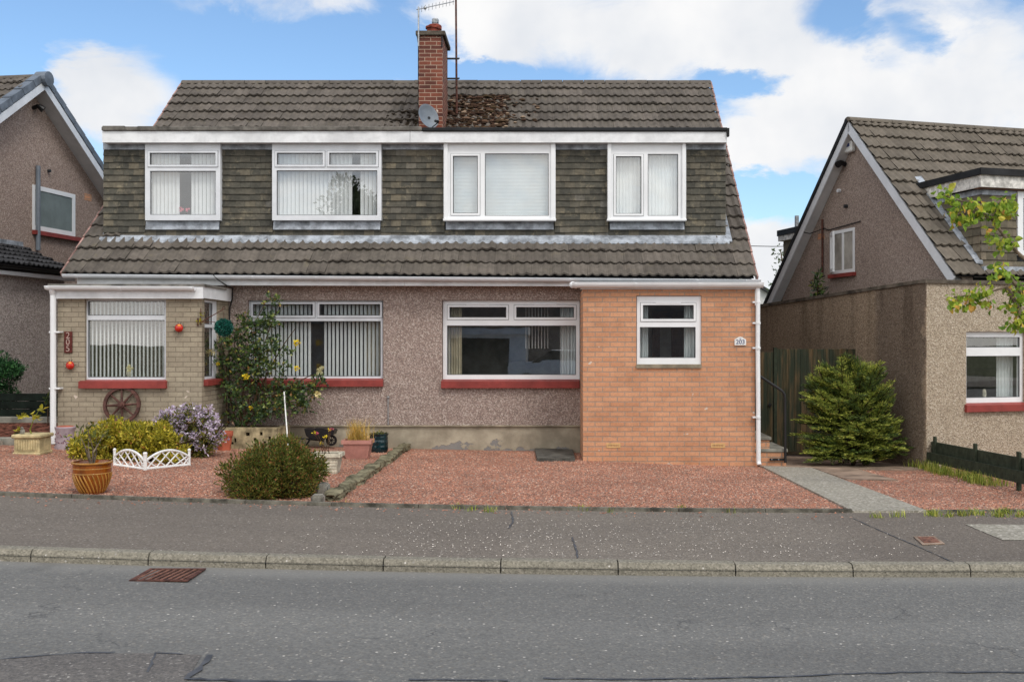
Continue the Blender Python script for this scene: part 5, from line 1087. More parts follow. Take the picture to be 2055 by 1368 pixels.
    def slabrow(x0, x1, y0, y1, nx, ny, mat, dz, name):
        m = MB(); rr = random.Random(int(y0 * 10))
        for i in range(nx):
            for j in range(ny):
                a, b = x0 + (x1 - x0) * i / nx + .004, x0 + (x1 - x0) * (i + 1) / nx - .004; c, d = y0 + (y1 - y0) * j / ny + .004, y0 + (y1 - y0) * (j + 1) / ny - .004; z = rr.uniform(-.004, .004)
                vs = [(x, y, gz(x, y) + dz + z) for x, y in ((a, c), (b, c), (b, d), (a, d))]; m.add(vs + [(v[0], v[1], v[2] - .05) for v in vs], [(0, 1, 2, 3), (0, 4, 5, 1), (1, 5, 6, 2), (2, 6, 7, 3), (3, 7, 4, 0)])
        return tag(m.build(name, mat), kind='structure')
    slabrow(3.98, 4.66, 13.25, 15.1, 1, 3, M['slabpink'], .018, 'paving'); slabrow(3.2, 5.7, 15.0, 17.4, 3, 3, M['slabpink'], .016, 'paving')
    # loose chips over the beds
    rng = np.random.default_rng(7); n = 128000
    X = rng.uniform(-8.6, 7.2, n); Y = Y_BACK + .06 + (rng.random(n) ** 1.15) * 6.1
    xl = 3.05 + (Y - 10) * .034
    keep = ~((X > xl - .01) & (X < xl + .77) & (Y < 15.1)) & ~((X > 3.1) & (Y > 14.98)) & ~((X > .5) & (Y > 14.99)) & ~((X < -5.2) & (Y > 14.99) & (X > -7.45)) & (Y < 16.26) & ~((X > 3.97) & (X < 4.67) & (Y > 13.24)) & ~((X > 4.9) & (Y > 14.4)) & ~((X < -7.5) & (Y > 14.2))
    stray = rng.random(n) < .03
    X, Y = X[keep], Y[keep]; n = len(X)
    ex = rng.uniform(-7.5, 6.5, 420); ex = ex[(ex < 3.0) | (ex > 3.9)]; X = np.concatenate([X, ex]); Y = np.concatenate([Y, Y_BACK - np.abs(rng.normal(size=len(ex))) * .16 + .02]); n = len(X)   # a few strays on the pavement
    Z = np.array([gz(a, b) for a, b in zip(X, Y)])
    s = rng.uniform(.006, .0145, n); q = rng.random(n) * 6.28; fl = rng.uniform(.45, .9, n); el = rng.uniform(1, 1.7, n)
    base = np.array([(1, 0, 0), (.2, .9, .1), (-.9, .35, 0), (-.3, -.85, .1), (.1, .05, 1.0)])
    V = np.repeat(base[None], n, 0) * (1 + rng.normal(size=(n, 5, 3)) * .18); V[:, :, 0] *= el[:, None]; V[:, :, 2] *= fl[:, None]
    c, d = np.cos(q)[:, None], np.sin(q)[:, None]; Vx = V[:, :, 0] * c - V[:, :, 1] * d; Vy = V[:, :, 0] * d + V[:, :, 1] * c
    tx = rng.normal(size=n)[:, None] * .25; Vz = V[:, :, 2] + Vx * tx
    W = np.stack([X[:, None] + Vx * s[:, None], Y[:, None] + Vy * s[:, None], Z[:, None] + Vz * s[:, None] + .002], 2)
    k = np.arange(n)[:, None, None] * 5; Fq = (np.array([[0, 1, 4], [1, 2, 4], [2, 3, 4], [3, 0, 4]])[None] + k).reshape(-1, 3)
    tag(np_mesh('gravel', W, Fq, M['gravel']), kind='stuff')
    # pale fallen petals on the pavement
    rng = np.random.default_rng(3); n = 1300; pts = []
    while len(pts) < n:
        px = rng.choice([rng.normal(960, 180), rng.normal(1450, 220), rng.normal(1250, 330)], p=[.4, .35, .25]); py = rng.uniform(1040, 1118)
        if 560 < px < 1900: pts.append(gat(px, py))
    m = MB()
    for p in pts:
        s, a = rng.uniform(.0045, .0095), rng.random() * 6.28; m.add([(p.x + cos(a + t) * s * (1 if i % 2 else .7), p.y + sin(a + t) * s * (1 if i % 2 else .7), gz(p.x, p.y) + .004 + (.004 if i == 1 else 0)) for i, t in enumerate((0, 1.5, 3.1, 4.6))], [(0, 1, 2, 3)])
    tag(m.build('fallen_petals', M['petal']), kind='stuff')
M['petal'] = plain('fallen_petal', lin(226, 216, 204), .8, .2, .1)
build_ground()

def build_street_bits():
    # gully grate
    c = gat(337, 1155); o = thing('drain_grate', 'rusty iron gully grate in the road against the kerb', 'drain', tuple(c)); w = .215
    def sk(x, y): return Vector((c.x + x, c.y + y, gz(c.x, c.y)))
    mb = MB(); grid_wall(mb, -w, w, -.185, .205, .0035, .012, [(-w + .03, w - .03, -.155, .175)], lambda a, b, t: sk(a, b) + Vector((0, 0, t))); mb.build('frame', M['rust'], o)
    mb = MB()
    for i in range(8):
        x = -w + .045 + i * (2 * w - .09) / 7; mb.prism([sk(x - .03, -.158) + Vector((0, 0, .0035)), sk(x - .008, -.158) + Vector((0, 0, .0035)), sk(x + .032, .178) + Vector((0, 0, .0035)), sk(x + .010, .178) + Vector((0, 0, .0035))], (0, 0, .007))
    mb.build('bar', M['rustbar'], o)
    mb = MB(); mb.poly([sk(-w + .02, -.17) + Vector((0, 0, .003)), sk(w - .02, -.17) + Vector((0, 0, .003)), sk(w - .02, .19) + Vector((0, 0, .003)), sk(-w + .02, .19) + Vector((0, 0, .003))]); mb.build('pit_shade', M['black'], o)  # flat black sheet, the dark of the hole put into its colour
    # stopcock cover
    c4 = [gat(px, py) for px, py in ((1833, 1077.5), (1876, 1077), (1896, 1092), (1851, 1094))]; c = sum(c4, Vector()) / 4
    o = thing('stopcock_cover', 'small rusty metal stopcock cover set in the pavement', 'cover', tuple(c))
    mb = MB(); mb.prism([p + Vector((0, 0, .004)) for p in c4], (0, 0, .006)); mb.build('frame', M['slabpink'], o)
    mb = MB(); mb.prism([c + (p - c) * .72 + Vector((.0, 0, .009)) for p in c4], (0, 0, .005)); mb.build('lid', M['rustbar'], o)
    # dark slab lying in the gravel at the wall
    c4 = [gat(px, py) for px, py in ((1078, 926), (1154, 926), (1148, 904), (1073, 905))]; mb = MB(); mb.prism([p + Vector((0, 0, .005)) for p in c4], (0, 0, .045))
    tag(mb.build('slab', M['slate'], loc=tuple(c4[0])), 'flat dark slab on the gravel at the corner of the brick extension', 'slab')
M['rustbar'] = plain('worn_rusty_iron', lin(122, 84, 68), .75, .35, .3, 25, .3, 60)
build_street_bits()
# ------------------------------------------------------------------ garden things
def prof_px(px_list, c, Y):
    """[(half width px, py)] -> lathe profile relative to the base point"""
    return [(abs(a) * Y / F, (c[1] - b) * Y / F) for a, b in px_list]
def build_pots():
    # amber glazed pot
    b = gat(185, 989); Y = b.y; k = Y / F
    o = thing('plant_pot', 'amber glazed pot with swirled ribs and a sparse leggy shrub', 'plant pot', tuple(b))
    pr = [(20.5, 989), (23.5, 984), (30, 971), (34.3, 957), (36, 946), (36, 930), (38.2, 929), (38.6, 926.5), (37.5, 925.5), (34.5, 926.5), (33, 934)]
    mb = MB(); mb.lathe([(a * k, (989 - y) * k) for a, y in pr], b, 48); body = mb.build('body', M['amber'], o, smoothf=40)
    mb = MB()
    for i in range(26):
        q0 = 2 * pi * i / 26; path = []
        for j in range(9):
            t = j / 8; y = 987 - t * 38; q = q0 - .42 * t; r = np.interp(y, [946, 957, 971, 984, 989], [36, 34.3, 30, 23.5, 20.5]) * k + .002; path.append(b + Vector((r * cos(q), r * sin(q), (989 - y) * k)))
        mb.tube(path, [.004] + [.0085] * 7 + [.005], 6)
    for y in (947.5, 937.5): mb.lathe([(35.9 * k, -.006), (36.5 * k, 0), (35.9 * k, .006)], b + Vector((0, 0, (989 - y) * k)), 40, cap=False)
    mb.lathe([(38.4 * k, .062 / .0075 * k * 0 + (989 - 928) * k), (39 * k, (989 - 927) * k), (38.4 * k, (989 - 925.2) * k), (35 * k, (989 - 925) * k)], b, 40, cap=False)
    mb.build('rib', M['amber_light'], body, smoothf=60)
    mb = MB(); mb.lathe([(33.6 * k, 0), (1e-4, .01)], b + Vector((0, 0, 56 * k)), 24); mb.build('soil', M['soil'], o)
    top = b + Vector((0, 0, 52 * k)); st = MB()
    tips = [(-30, 62), (-18, 74), (2, 78), (16, 60), (24, 72), (-5, 52)]
    for (dx, dz) in tips: st.tube([top + Vector((dx * .1 * k, .0, 0)), top + Vector((dx * .45 * k, random.uniform(-.1, .1), dz * .45 * k)), top + Vector((dx * k, random.uniform(-.16, .16), dz * k))], [.011, .008, .003], 6)
    pl = st.build('shrub_stem', M['bark'], o)
    bl = [(top.x + dx * k, top.y + random.uniform(-.1, .1), top.z + dz * k * f, .075, .075, .06) for dx, dz in tips for f in (.75, 1)]
    leaves('foliage', M['lf_rhodo'], bl, 80, .065, .026, 8, pl, shell=.2, out=.6, up=.5)
    # cream trough with a leggy plant
    b = gat(52, 912); Y = b.y; k = Y / F; hw = 27.5 * k; zt = 40 * k
    o = thing('planter', 'cream stone planter with fluted panels and a bent leggy plant', 'planter', tuple(b))
    mb = MB(); mb.bbox(b.x - hw, b.x + hw, b.y - .0, b.y + .36, b.z - .01, b.z + .03, .008); mb.bbox(b.x - hw + .012, b.x + hw - .012, b.y + .02, b.y + .34, b.z + .03, b.z + zt - .05, .006); mb.bbox(b.x - hw - .015, b.x + hw + .015, b.y - .012, b.y + .372, b.z + zt - .05, b.z + zt, .012)
    for i in range(9): x = b.x - hw + .05 + i * (2 * hw - .1) / 8; mb.tube([(x, b.y + .02, b.z + .06), (x, b.y + .02, b.z + zt - .075)], .014, 8)
    mb.build('body', M['cream_stone'], o)
    st = MB(); t = b + Vector((.0, .15, zt - .01)); p1 = P(66, 845, b.y + .1); p2 = P(78, 822, b.y + .1)
    st.tube([t, P(60, 862, b.y + .15), p1, p2], [.009, .008, .006, .004], 6); st.tube([t + Vector((-.1, 0, 0)), P(43, 862, b.y + .1)], .007, 6); pl = st.build('plant_stem', M['grassm'], o)
    leaves('foliage', M['lf_azalea'], [(*p2, .05, .05, .03), (*P(70, 840, b.y + .1), .06, .05, .02), (*P(40, 834, b.y + .2), .05, .05, .03)], 36, .08, .04, 4, pl, shell=.1)
    mb = MB(); q = P(45, 866, b.y + .1); mb.ball((q.x, q.y, q.z), .035, .03, .045, 8, 6); mb.ball((q.x, q.y - .01, q.z + .05), .02, n=8, m=6); mb.build('ornament', M['stone'], o)
    # lilac pot
    b = gat(123, 902); Y = b.y; k = Y / F
    o = thing('plant_pot', 'squat lilac-grey pot with terracotta top beside the white downpipe', 'plant pot', tuple(b))
    mb = MB(); mb.lathe([(20 * k, 0), (20.5 * k, .03), (18.6 * k, .06), (17.6 * k, .26), (19.5 * k, .29), (20 * k, .315), (18.5 * k, .325)], b + Vector((0, .12, 0)), 8 * 4); body = mb.build('body', M['lilac_pot'], o, smoothf=40)
    mb = MB(); mb.lathe([(18.4 * k, .322), (12 * k, .335), (1e-4, .34)], b + Vector((0, .12, 0)), 24); mb.build('fill', M['terracotta'], o)
    mb = MB(); rr = random.Random(6)
    for i in range(26):
        q = pi + rr.uniform(.2, pi - .2); z = rr.uniform(.08, .25); r = (18.6 - (z - .06) / .2) * k + .002; c = b + Vector((r * cos(q), .12 + r * sin(q), z)); s = rr.uniform(.005, .012); mb.ball(c, s, s * .5, s, 6, 4)
    mb.build('flower_pattern', M['potflower'], body)
    # terracotta pot behind the lilac rhododendron
    b = Vector((wx(450, 15.2), 15.2, gz(-4.9, 15.2))); Y = b.y; k = Y / F
    o = thing('plant_pot', 'terracotta pot half hidden behind the lilac-flowered bush', 'plant pot', tuple(b)); mb = MB(); mb.lathe([(12 * k, 0), (15.5 * k, .22), (17 * k, .22), (17.5 * k, .29), (15.5 * k, .29), (14.5 * k, .24), (1e-4, .24)], b, 24); mb.build('body', M['terracotta'], o, smoothf=40)
    # pink trough with golden grass
    b = gat(715, 921); Y = b.y; k = Y / F
    o = thing('planter', 'pink plastic trough planter with wispy golden grass', 'planter', tuple(b)); z1 = 38 * k
    def trough(mb, c, wb, wt, d, h, rim, rh):
        A = [(c.x + sx * wb, c.y + (0 if sy < 0 else d) + (.02 if sy < 0 else -.02), c.z) for sx, sy in ((-1, -1), (1, -1), (1, 1), (-1, 1))]; Bq = [(c.x + sx * wt, c.y + (0 if sy < 0 else d), c.z + h - rh) for sx, sy in ((-1, -1), (1, -1), (1, 1), (-1, 1))]
        mb.add(A + Bq, [(3, 2, 1, 0), (4, 5, 6, 7)] + [(j, (j + 1) % 4, (j + 1) % 4 + 4, j + 4) for j in range(4)])
        grid_wall(mb, c.x - wt - rim, c.x + wt + rim, c.y - rim, c.y + d + rim, c.z + h - rh, c.z + h, [(c.x - wt + .01, c.x + wt - .01, c.y + .01, c.y + d - .01)], lambda u, v, w: (u, v, w))
    mb = MB(); trough(mb, b, 21 * k, 27 * k, .27, z1, 3 * k, .055)
    for i in range(16): x = b.x + (-19 + i * 38 / 15) * k; xt = b.x + (-24 + i * 48 / 15) * k; mb.tube([(x, b.y + .018, b.z + .01), (xt, b.y - .001, b.z + z1 - .06)], .005, 4)
    for sx in (-1, 1): mb.box(b.x + sx * 19 * k - .02, b.x + sx * 19 * k + .02, b.y + .05, b.y + .2, b.z - .0, b.z + .03)
    mb.build('body', M['pinkplastic'], o)
    mb = MB(); mb.quad((b.x - 26 * k, b.y + .012, b.z + z1 - .05), (b.x + 26 * k, b.y + .012, b.z + z1 - .05), (b.x + 26 * k, b.y + .25, b.z + z1 - .05), (b.x - 26 * k, b.y + .25, b.z + z1 - .05)); mb.build('soil', M['soil'], o)
    V, Fq = blades([(b.x + dx * k, b.y + .13, b.z + z1 - .05) for dx in (-12, -6, 0, 5, 12)], 260, .34, .05, 5, .007, .9); np_mesh('grass', V, Fq, M['golden'], o)
    # teal glazed pot
    b = gat(757.5, 908); Y = b.y; k = Y / F
    o = thing('plant_pot', 'dark teal glazed ringed pot beside the pink trough', 'plant pot', tuple(b)); mb = MB(); c = b + Vector((0, .12, 0))
    mb.lathe([(17 * k, 0), (18.5 * k, .03), (18.8 * k, .10), (18.2 * k, .115), (18.8 * k, .13), (18.7 * k, .18), (18.0 * k, .195), (18.6 * k, .21), (18.0 * k, .255), (19.5 * k, .27), (19.7 * k, .29), (17.8 * k, .29), (17 * k, .25), (1e-4, .25)], c, 32); mb.build('body', M['greenpot'], o, smoothf=35)
    leaves('plant', M['lf_rhodo'], [(c.x, c.y, c.z + .275, .11, .11, .02)], 60, .05, .02, 3, o, shell=.1)
    # white reconstituted stone planter behind the heather
    b = gat(652, 951); Y = b.y; k = Y / F
    o = thing('planter', 'whitewashed brick-patterned planter with spindly yellow flowers behind the heather bush', 'planter', tuple(b)); z1 = 41 * k
    mb = MB(); trough(mb, b, 22 * k, 27 * k, .26, z1, 4 * k, .045); rr = random.Random(2)
    for r in range(5):
        z = b.z + .015 + r * (z1 - .06) / 5; f = (z - b.z) / z1; w = (22 + 5 * f) * k; yy = b.y + .02 - .02 * f - .008; x = b.x - w
        while x < b.x + w - .01:
            e = min(b.x + w, x + rr.uniform(.07, .13)); mb.bbox(x + .003, e - .003, yy, yy + .03, z + .003, z + (z1 - .06) / 5 - .004, .005); x = e
    mb.build('body', M['white_stone'], o)
    mb = MB(); mb.quad((b.x - 26 * k, b.y + .012, b.z + z1 - .02), (b.x + 26 * k, b.y + .012, b.z + z1 - .02), (b.x + 26 * k, b.y + .24, b.z + z1 - .02), (b.x - 26 * k, b.y + .24, b.z + z1 - .02)); mb.build('soil', M['soil'], o)
    st = MB(); fl = []; t = b + Vector((-.02, .12, z1 - .03))
    for (px, py, m_) in ((629, 868, 'yellow'), (660, 862, 'yellow'), (653, 876, 'yellow'), (637, 870, 'pinkfl'), (664, 862, 'pinkfl'), (645, 888, 'yellow')):
        q = P(px, py, t.y + random.uniform(-.05, .05)); st.tube([t + Vector((random.uniform(-.08, .08), 0, 0)), t.lerp(q, .55) + Vector((random.uniform(-.03, .03), 0, 0)), q], .0045, 5); fl.append((q, m_))
    stm = st.build('plant_stem', M['barkbr'], o)
    for q, m_ in fl: leaves('flower', M[m_], [(*q, .018, .018, .016)], 11, .024, .017, int(q.x * 999) % 97, stm, shell=.1)
    # beige box behind the trough
    b = P(722, 893, 16.02); b.z = gz(b.x, 16.02); mb = MB(); mb.bbox(-.21, .21, -.09, .09, 0, .19, .01); mb.bbox(-.23, .23, -.11, .11, .15, .2, .008); tag(mb.build('trough', M['beige'], loc=(0, 0, 0)), 'beige box trough against the wall plinth behind the golden grass', 'planter').location = (b.x + .05, 16.1, b.z)
M['potflower'] = islands('painted_flower', [(0, lin(120, 60, 70)), (.5, lin(96, 84, 104)), (1, lin(150, 90, 80))], .5, .4)
M['beige'] = plain('beige_plastic', lin(196, 164, 122), .6, .3, .12, 6)
build_pots()

def build_shrubs():
    b = gat(525, 1003); k = b.y / F; cz = b.z + .02
    o = thing('heather_bush', 'rounded green heather bush with reddish tips beside the pavement edge', 'bush', (b.x, b.y + .45, b.z))
    rng = np.random.default_rng(11); c = (b.x, b.y + .45, cz + .04); bl = clumps(c, (104 * k, .62, 98 * k), 70, rng, .24, -.05)
    sprays('foliage', M['lf_heath'], bl, 8500, .065, 8, .026, .012, 12, o, shell=.75, out=1, up=.7, jit=.3, zmin=b.z - .01, ang=.55)
    mb = MB(); mb.lathe([(.40, 0), (.42, .15), (.30, .30), (1e-4, .38)], (c[0], c[1], b.z), 20, 1.0, .9); mb.build('inner_twigs', M['barkdark'], o)
    # azalea
    b = gat(275, 930); k = b.y / F; o = thing('azalea_bush', 'spreading yellow-green azalea bush behind the white scroll edging', 'bush', (b.x, b.y + .5, b.z)); rng = np.random.default_rng(21)
    Yc = b.y + .45; bl = []
    for px, py, rx, rz in ((188, 888, 44, 32), (238, 876, 54, 36), (170, 900, 32, 26), (292, 870, 50, 32), (330, 884, 38, 30), (215, 912, 60, 30), (290, 908, 58, 32), (168, 908, 26, 24), (350, 912, 34, 22)):
        q = P(px, py, Yc); kk = Yc / F; bl += clumps((q.x, q.y + rng.uniform(-.15, .15), q.z), (rx * kk, .42, rz * kk), 12, rng, .3, -.5)
    leaves('foliage', M['lf_azalea'], bl, 17000, .056, .024, 22, o, shell=.6, out=.6, up=.6, jit=.6, zmin=b.z)
    mb = MB()
    for i in range(24): q = rng.random() * 6.28; p0 = Vector((b.x, Yc, b.z)); p1 = p0 + Vector((cos(q) * rng.uniform(.2, .85), sin(q) * .3, rng.uniform(.2, .5))); mb.tube([p0, p0.lerp(p1, .5) + Vector((0, 0, .06)), p1], [.014, .01, .005], 5)
    mb.build('branch', M['barkdark'], o)
    # lilac rhododendron
    b = gat(392, 918); k = b.y / F; o = thing('rhododendron_bush', 'lilac-flowered dwarf rhododendron in full bloom beside the yellow-green azalea', 'bush', (b.x, b.y + .45, b.z)); Yc = b.y + .15; bl = []; rng = np.random.default_rng(31)
    for px, py, rx, rz in ((352, 846, 34, 30), (395, 850, 42, 34), (416, 878, 28, 34), (380, 880, 40, 32), (398, 906, 42, 22)):
        q = P(px, py, Yc); kk = Yc / F; bl += clumps((q.x, q.y, q.z), (rx * kk, .34, rz * kk), 14, rng, .3, -.4)
    leaves('foliage', M['lf_rhodo'], bl, 5200, .055, .02, 32, o, shell=.35, zmin=b.z); 
    rng = np.random.default_rng(33); Pz, d = in_blobs(520, [q for q in bl], rng, .98); keep = (d[:, 2] > -.35) & (Pz[:, 2] > b.z + .08); Pz, d = Pz[keep], d[keep]
    bl2 = [(*(p + dd * .02), .034, .034, .034) for p, dd in zip(Pz, d)]
    leaves('blossom', M['lilac'], bl2, 4600, .036, .027, 34, o, shell=.3, out=1, up=.2)
    mb = MB()
    for i in range(14): q = rng.random() * 6.28; p0 = Vector((b.x, Yc, b.z)); p1 = p0 + Vector((cos(q) * rng.uniform(.1, .5), sin(q) * .25, rng.uniform(.25, .6))); mb.tube([p0, p0.lerp(p1, .5), p1], [.016, .011, .005], 5)
    mb.build('branch', M['barkdark'], o)
    # conifer
    o = thing('conifer_shrub', 'large feathery green conifer shrub in front of the dark green gate', 'shrub', tuple(gat(1715, 925))); Yc = 15.75; bl = []; rng = np.random.default_rng(41); k = Yc / F
    zg = gz(4.7, 15.4); core = Vector((wx(1712, Yc), Yc, zg)); up = Vector((0, 0, 1)); sets = {0: [[], []], 1: [[], []]}; br = MB()
    def plume(p0, D, L, which):
        """one drooping feathery branch: side sprays in a flat fan, leaflets along each"""
        D = D.normalized(); S = D.cross(up).normalized(); Up = S.cross(D); pts = []
        for i in range(9): t = i / 8; pts.append(p0 + D * L * t - up * L * .16 * t * t)
        br.tube(pts[::2], [.011, .009, .007, .005, .003], 5)
        for i in range(30):
            t = .12 + .88 * (i + rng.random()) / 30; c = p0 + D * L * t - up * L * .16 * t * t; sg = 1 if i % 2 else -1; l2 = (.24 if L > .5 else .17) * (1.12 - t) * rng.uniform(.7, 1.25) + .03
            d2 = (D * 1.0 + S * sg * rng.uniform(.55, .95) + Up * rng.uniform(-.25, .3)).normalized(); n2 = max(4, int(l2 / .017))
            for j in range(n2):
                u_ = (j + .5) / n2; q = c + d2 * l2 * u_ - up * l2 * .2 * u_ * u_; s2 = d2.cross(Up).normalized() * (1 if j % 2 else -1)
                sets[which][0].append(q); sets[which][1].append((d2 + s2 * rng.uniform(.3, .8) + Up * rng.uniform(-.15, .25)).normalized())
    tips = []
    for px, py in ((1652, 722), (1690, 706), (1728, 716), (1760, 745), (1630, 760), (1668, 758), (1712, 752), (1612, 796), (1640, 800), (1690, 792), (1740, 790), (1772, 792), (1608, 838), (1640, 842), (1672, 836), (1716, 832), (1755, 838), (1785, 836), (1618, 872), (1650, 880), (1690, 872), (1730, 872), (1775, 870), (1806, 866), (1622, 905), (1655, 912), (1700, 908), (1745, 912), (1790, 902), (1812, 892), (1655, 735), (1742, 728), (1778, 760), (1786, 792), (1636, 768), (1764, 730), (1800, 838), (1660, 780), (1700, 850), (1740, 855), (1676, 895), (1765, 895)):
        for rep in range(6): tips.append((px + rng.normal() * 9, py + rng.normal() * 8))
    for i, (px, py) in enumerate(tips):
        q = P(px, py, Yc - rng.uniform(-.15, .55)); h = max(.1, (q.z - zg) * rng.uniform(.45, .8)); p0 = core + Vector((rng.uniform(-.12, .2) + (q.x - core.x) * .35, rng.uniform(-.1, .2), h)); d = q - p0
        if d.length < .25: p0 = q - d.normalized() * .3 - up * .1; d = q - p0
        plume(p0, d + up * .1 * d.length, d.length, i % 5 in (1, 3))
    for w_ in (0, 1):
        Pn = np.array([tuple(v) for v in sets[w_][0]]); Dn = np.array([tuple(v) for v in sets[w_][1]]); kk = Pn[:, 2] > zg; Pn, Dn = Pn[kk], Dn[kk]; m_ = len(Pn)
        V, Fq = leaf_quads(Pn, Dn, .056 * (.6 + .8 * rng.random(m_)), .0135 * (.7 + .6 * rng.random(m_)), rng, .06); np_mesh('foliage', V, Fq, M['lf_con2' if w_ else 'lf_con'], o)
    for i in range(7): br.tube([core, core + Vector((rng.uniform(-.15, .15), rng.uniform(-.1, .1), .5)), core + Vector((rng.uniform(-.35, .35), rng.uniform(-.2, .15), rng.uniform(.9, 1.5)))], [.03, .022, .01], 6)
    br.build('branch', M['barkdark'], o)
    # clipped dark evergreen on the far left
    Yc = 16.2; k = Yc / F; o = thing('topiary_bush', 'dark clipped evergreen on bare stems at the far left', 'bush', (wx(-2, Yc), Yc, gz(-8.8, Yc))); rng = np.random.default_rng(51); bl = []
    for px, py, rx, rz in ((5, 750, 42, 36), (-10, 790, 46, 30), (22, 742, 24, 22), (-15, 740, 40, 30)): q = P(px, py, Yc); bl += clumps((q.x, q.y, q.z), (rx * k, .38, rz * k), 16, rng, .3, -.6)
    leaves('foliage', M['lf_dark'], bl, 9000, .045, .016, 52, o, shell=.75, out=.9, up=.3, jit=.5)
    mb = MB()
    for dx, tx in ((-14, 18), (-4, 30), (-10, -18), (-18, 4)): mb.tube([P(dx, 868, Yc), P((dx + tx) / 2 + 3, 830, Yc), P(tx, 795, Yc)], [.035, .03, .022], 7)
    mb.build('stem', M['barkdark'], o)
    # climbing rose on the wall
    Yc = 15.85; k = Yc / F; o = thing('rose_bush', 'straggly climbing rose with a few yellow blooms between porch and window', 'rose', (wx(482, 16.0), 15.95, gz(-5, 15.9))); rng = np.random.default_rng(61)
    mb = MB(); R = lambda px, py, dy=0: P(px, py, Yc + dy)
    stems = [[(478, 866), (462, 800), (452, 720), (440, 672), (410, 632)], [(484, 866), (500, 800), (515, 735), (505, 660), (530, 612)], [(488, 866), (515, 790), (520, 720), (548, 640), (562, 604)], [(480, 866), (490, 770), (470, 690), (478, 640)], [(486, 866), (520, 810), (575, 780), (640, 760)], [(482, 866), (455, 820), (452, 770), (430, 700)], [(486, 866), (540, 740), (570, 690), (592, 660)], [(515, 810), (590, 770), (625, 752), (648, 758)]]
    for s in stems:
        dy = rng.uniform(-.15, .15); mb.tube([R(px, py, dy * i / len(s)) for i, (px, py) in enumerate(s)], [.014 - .009 * i / (len(s) - 1) for i in range(len(s))], 6)
    for (a, c_) in (((534, 740), (532, 820)), ((500, 800), (480, 850))): mb.tube([R(*a), R(*c_)], .012, 6)
    mb.build('stem', M['barkbr'], o); bl = []
    for px, py, r, w in ((470, 690, 22, 1), (490, 665, 24, 1), (520, 650, 22, .6), (500, 710, 30, 1), (470, 735, 24, 1), (520, 700, 26, .5), (455, 760, 16, .8), (500, 745, 26, .8), (545, 690, 26, .45), (570, 710, 18, .4), (540, 735, 24, .5), (480, 790, 24, 1), (520, 785, 22, .7), (560, 785, 26, 1), (590, 790, 26, 1), (615, 785, 24, 1), (570, 810, 20, 1), (605, 812, 18, .9), (470, 830, 18, .9), (510, 830, 22, .9), (490, 855, 14, .7), (535, 820, 14, .8), (635, 770, 14, .7), (530, 612, 16, .4), (550, 606, 16, .4), (438, 700, 14, .5), (425, 690, 10, .4), (540, 640, 22, .5), (570, 740, 16, .4), (446, 725, 14, .6), (495, 640, 14, .5), (650, 760, 8, .4), (415, 632, 7, .3)):
        q = R(px, py); s = r * k; bl.append((q.x, q.y + rng.uniform(-.12, .08), q.z, s * 1.1 * sqrt(w), .16, s * sqrt(w)))
    sprays('foliage', M['lf_rose'], bl, 1150, .10, 5, .058, .036, 62, o, shell=.15, out=.5, up=.2, jit=.8, ang=1.1)
    for (px, py, m_, r) in ((493, 756, 'yellow', .04), (595, 688, 'yellow', .042), (595, 739, 'yellow', .034), (422, 707, 'creamfl', .055), (636, 790, 'creamfl', .04), (503, 818, 'yellow', .026), (437, 730, 'yellow', .022)):
        q = R(px, py, -.22); leaves('rose_bloom', M[m_], [(q.x, q.y, q.z, r * .8, r * .6, r * .7)], 34, r * .9, r * .8, px, o, shell=.4, out=1, up=.3, jit=.4)
    # small wild plants: on the wall top of the neighbour, behind the downpipe
    q = hit(1640, 605, Vector((5.79, 15.26, 0)) + .35 * Vector((.9642, .2652, 0)), Vector((.9642, .2652, 0))); o = thing('buddleia_plant', 'small self-seeded green shrub growing behind the neighbour wall top', 'plant', (q.x, q.y, q.z - .15)); kk = q.y / F
    leaves('foliage', M['lf_rose'], [(q.x + dx * kk, q.y, q.z + dz * kk, r * kk, .15, r * kk) for dx, dz, r in ((0, 2, 13), (-12, -4, 12), (6, 22, 12), (0, 45, 8), (10, 10, 10), (-5, 30, 9), (3, 56, 5))], 260, .10, .035, 71, o, shell=.2)
    mb = MB(); mb.tube([(q.x, q.y, q.z - .2), (q.x + .01, q.y, q.z + .2), (q.x, q.y, q.z + .5)], [.014, .01, .004], 5); mb.build('stem', M['barkbr'], o)
M['barkdark'] = plain('dark_twigs', lin(58, 46, 34), .95, .1, .4, 10, .8, 30)
build_shrubs()

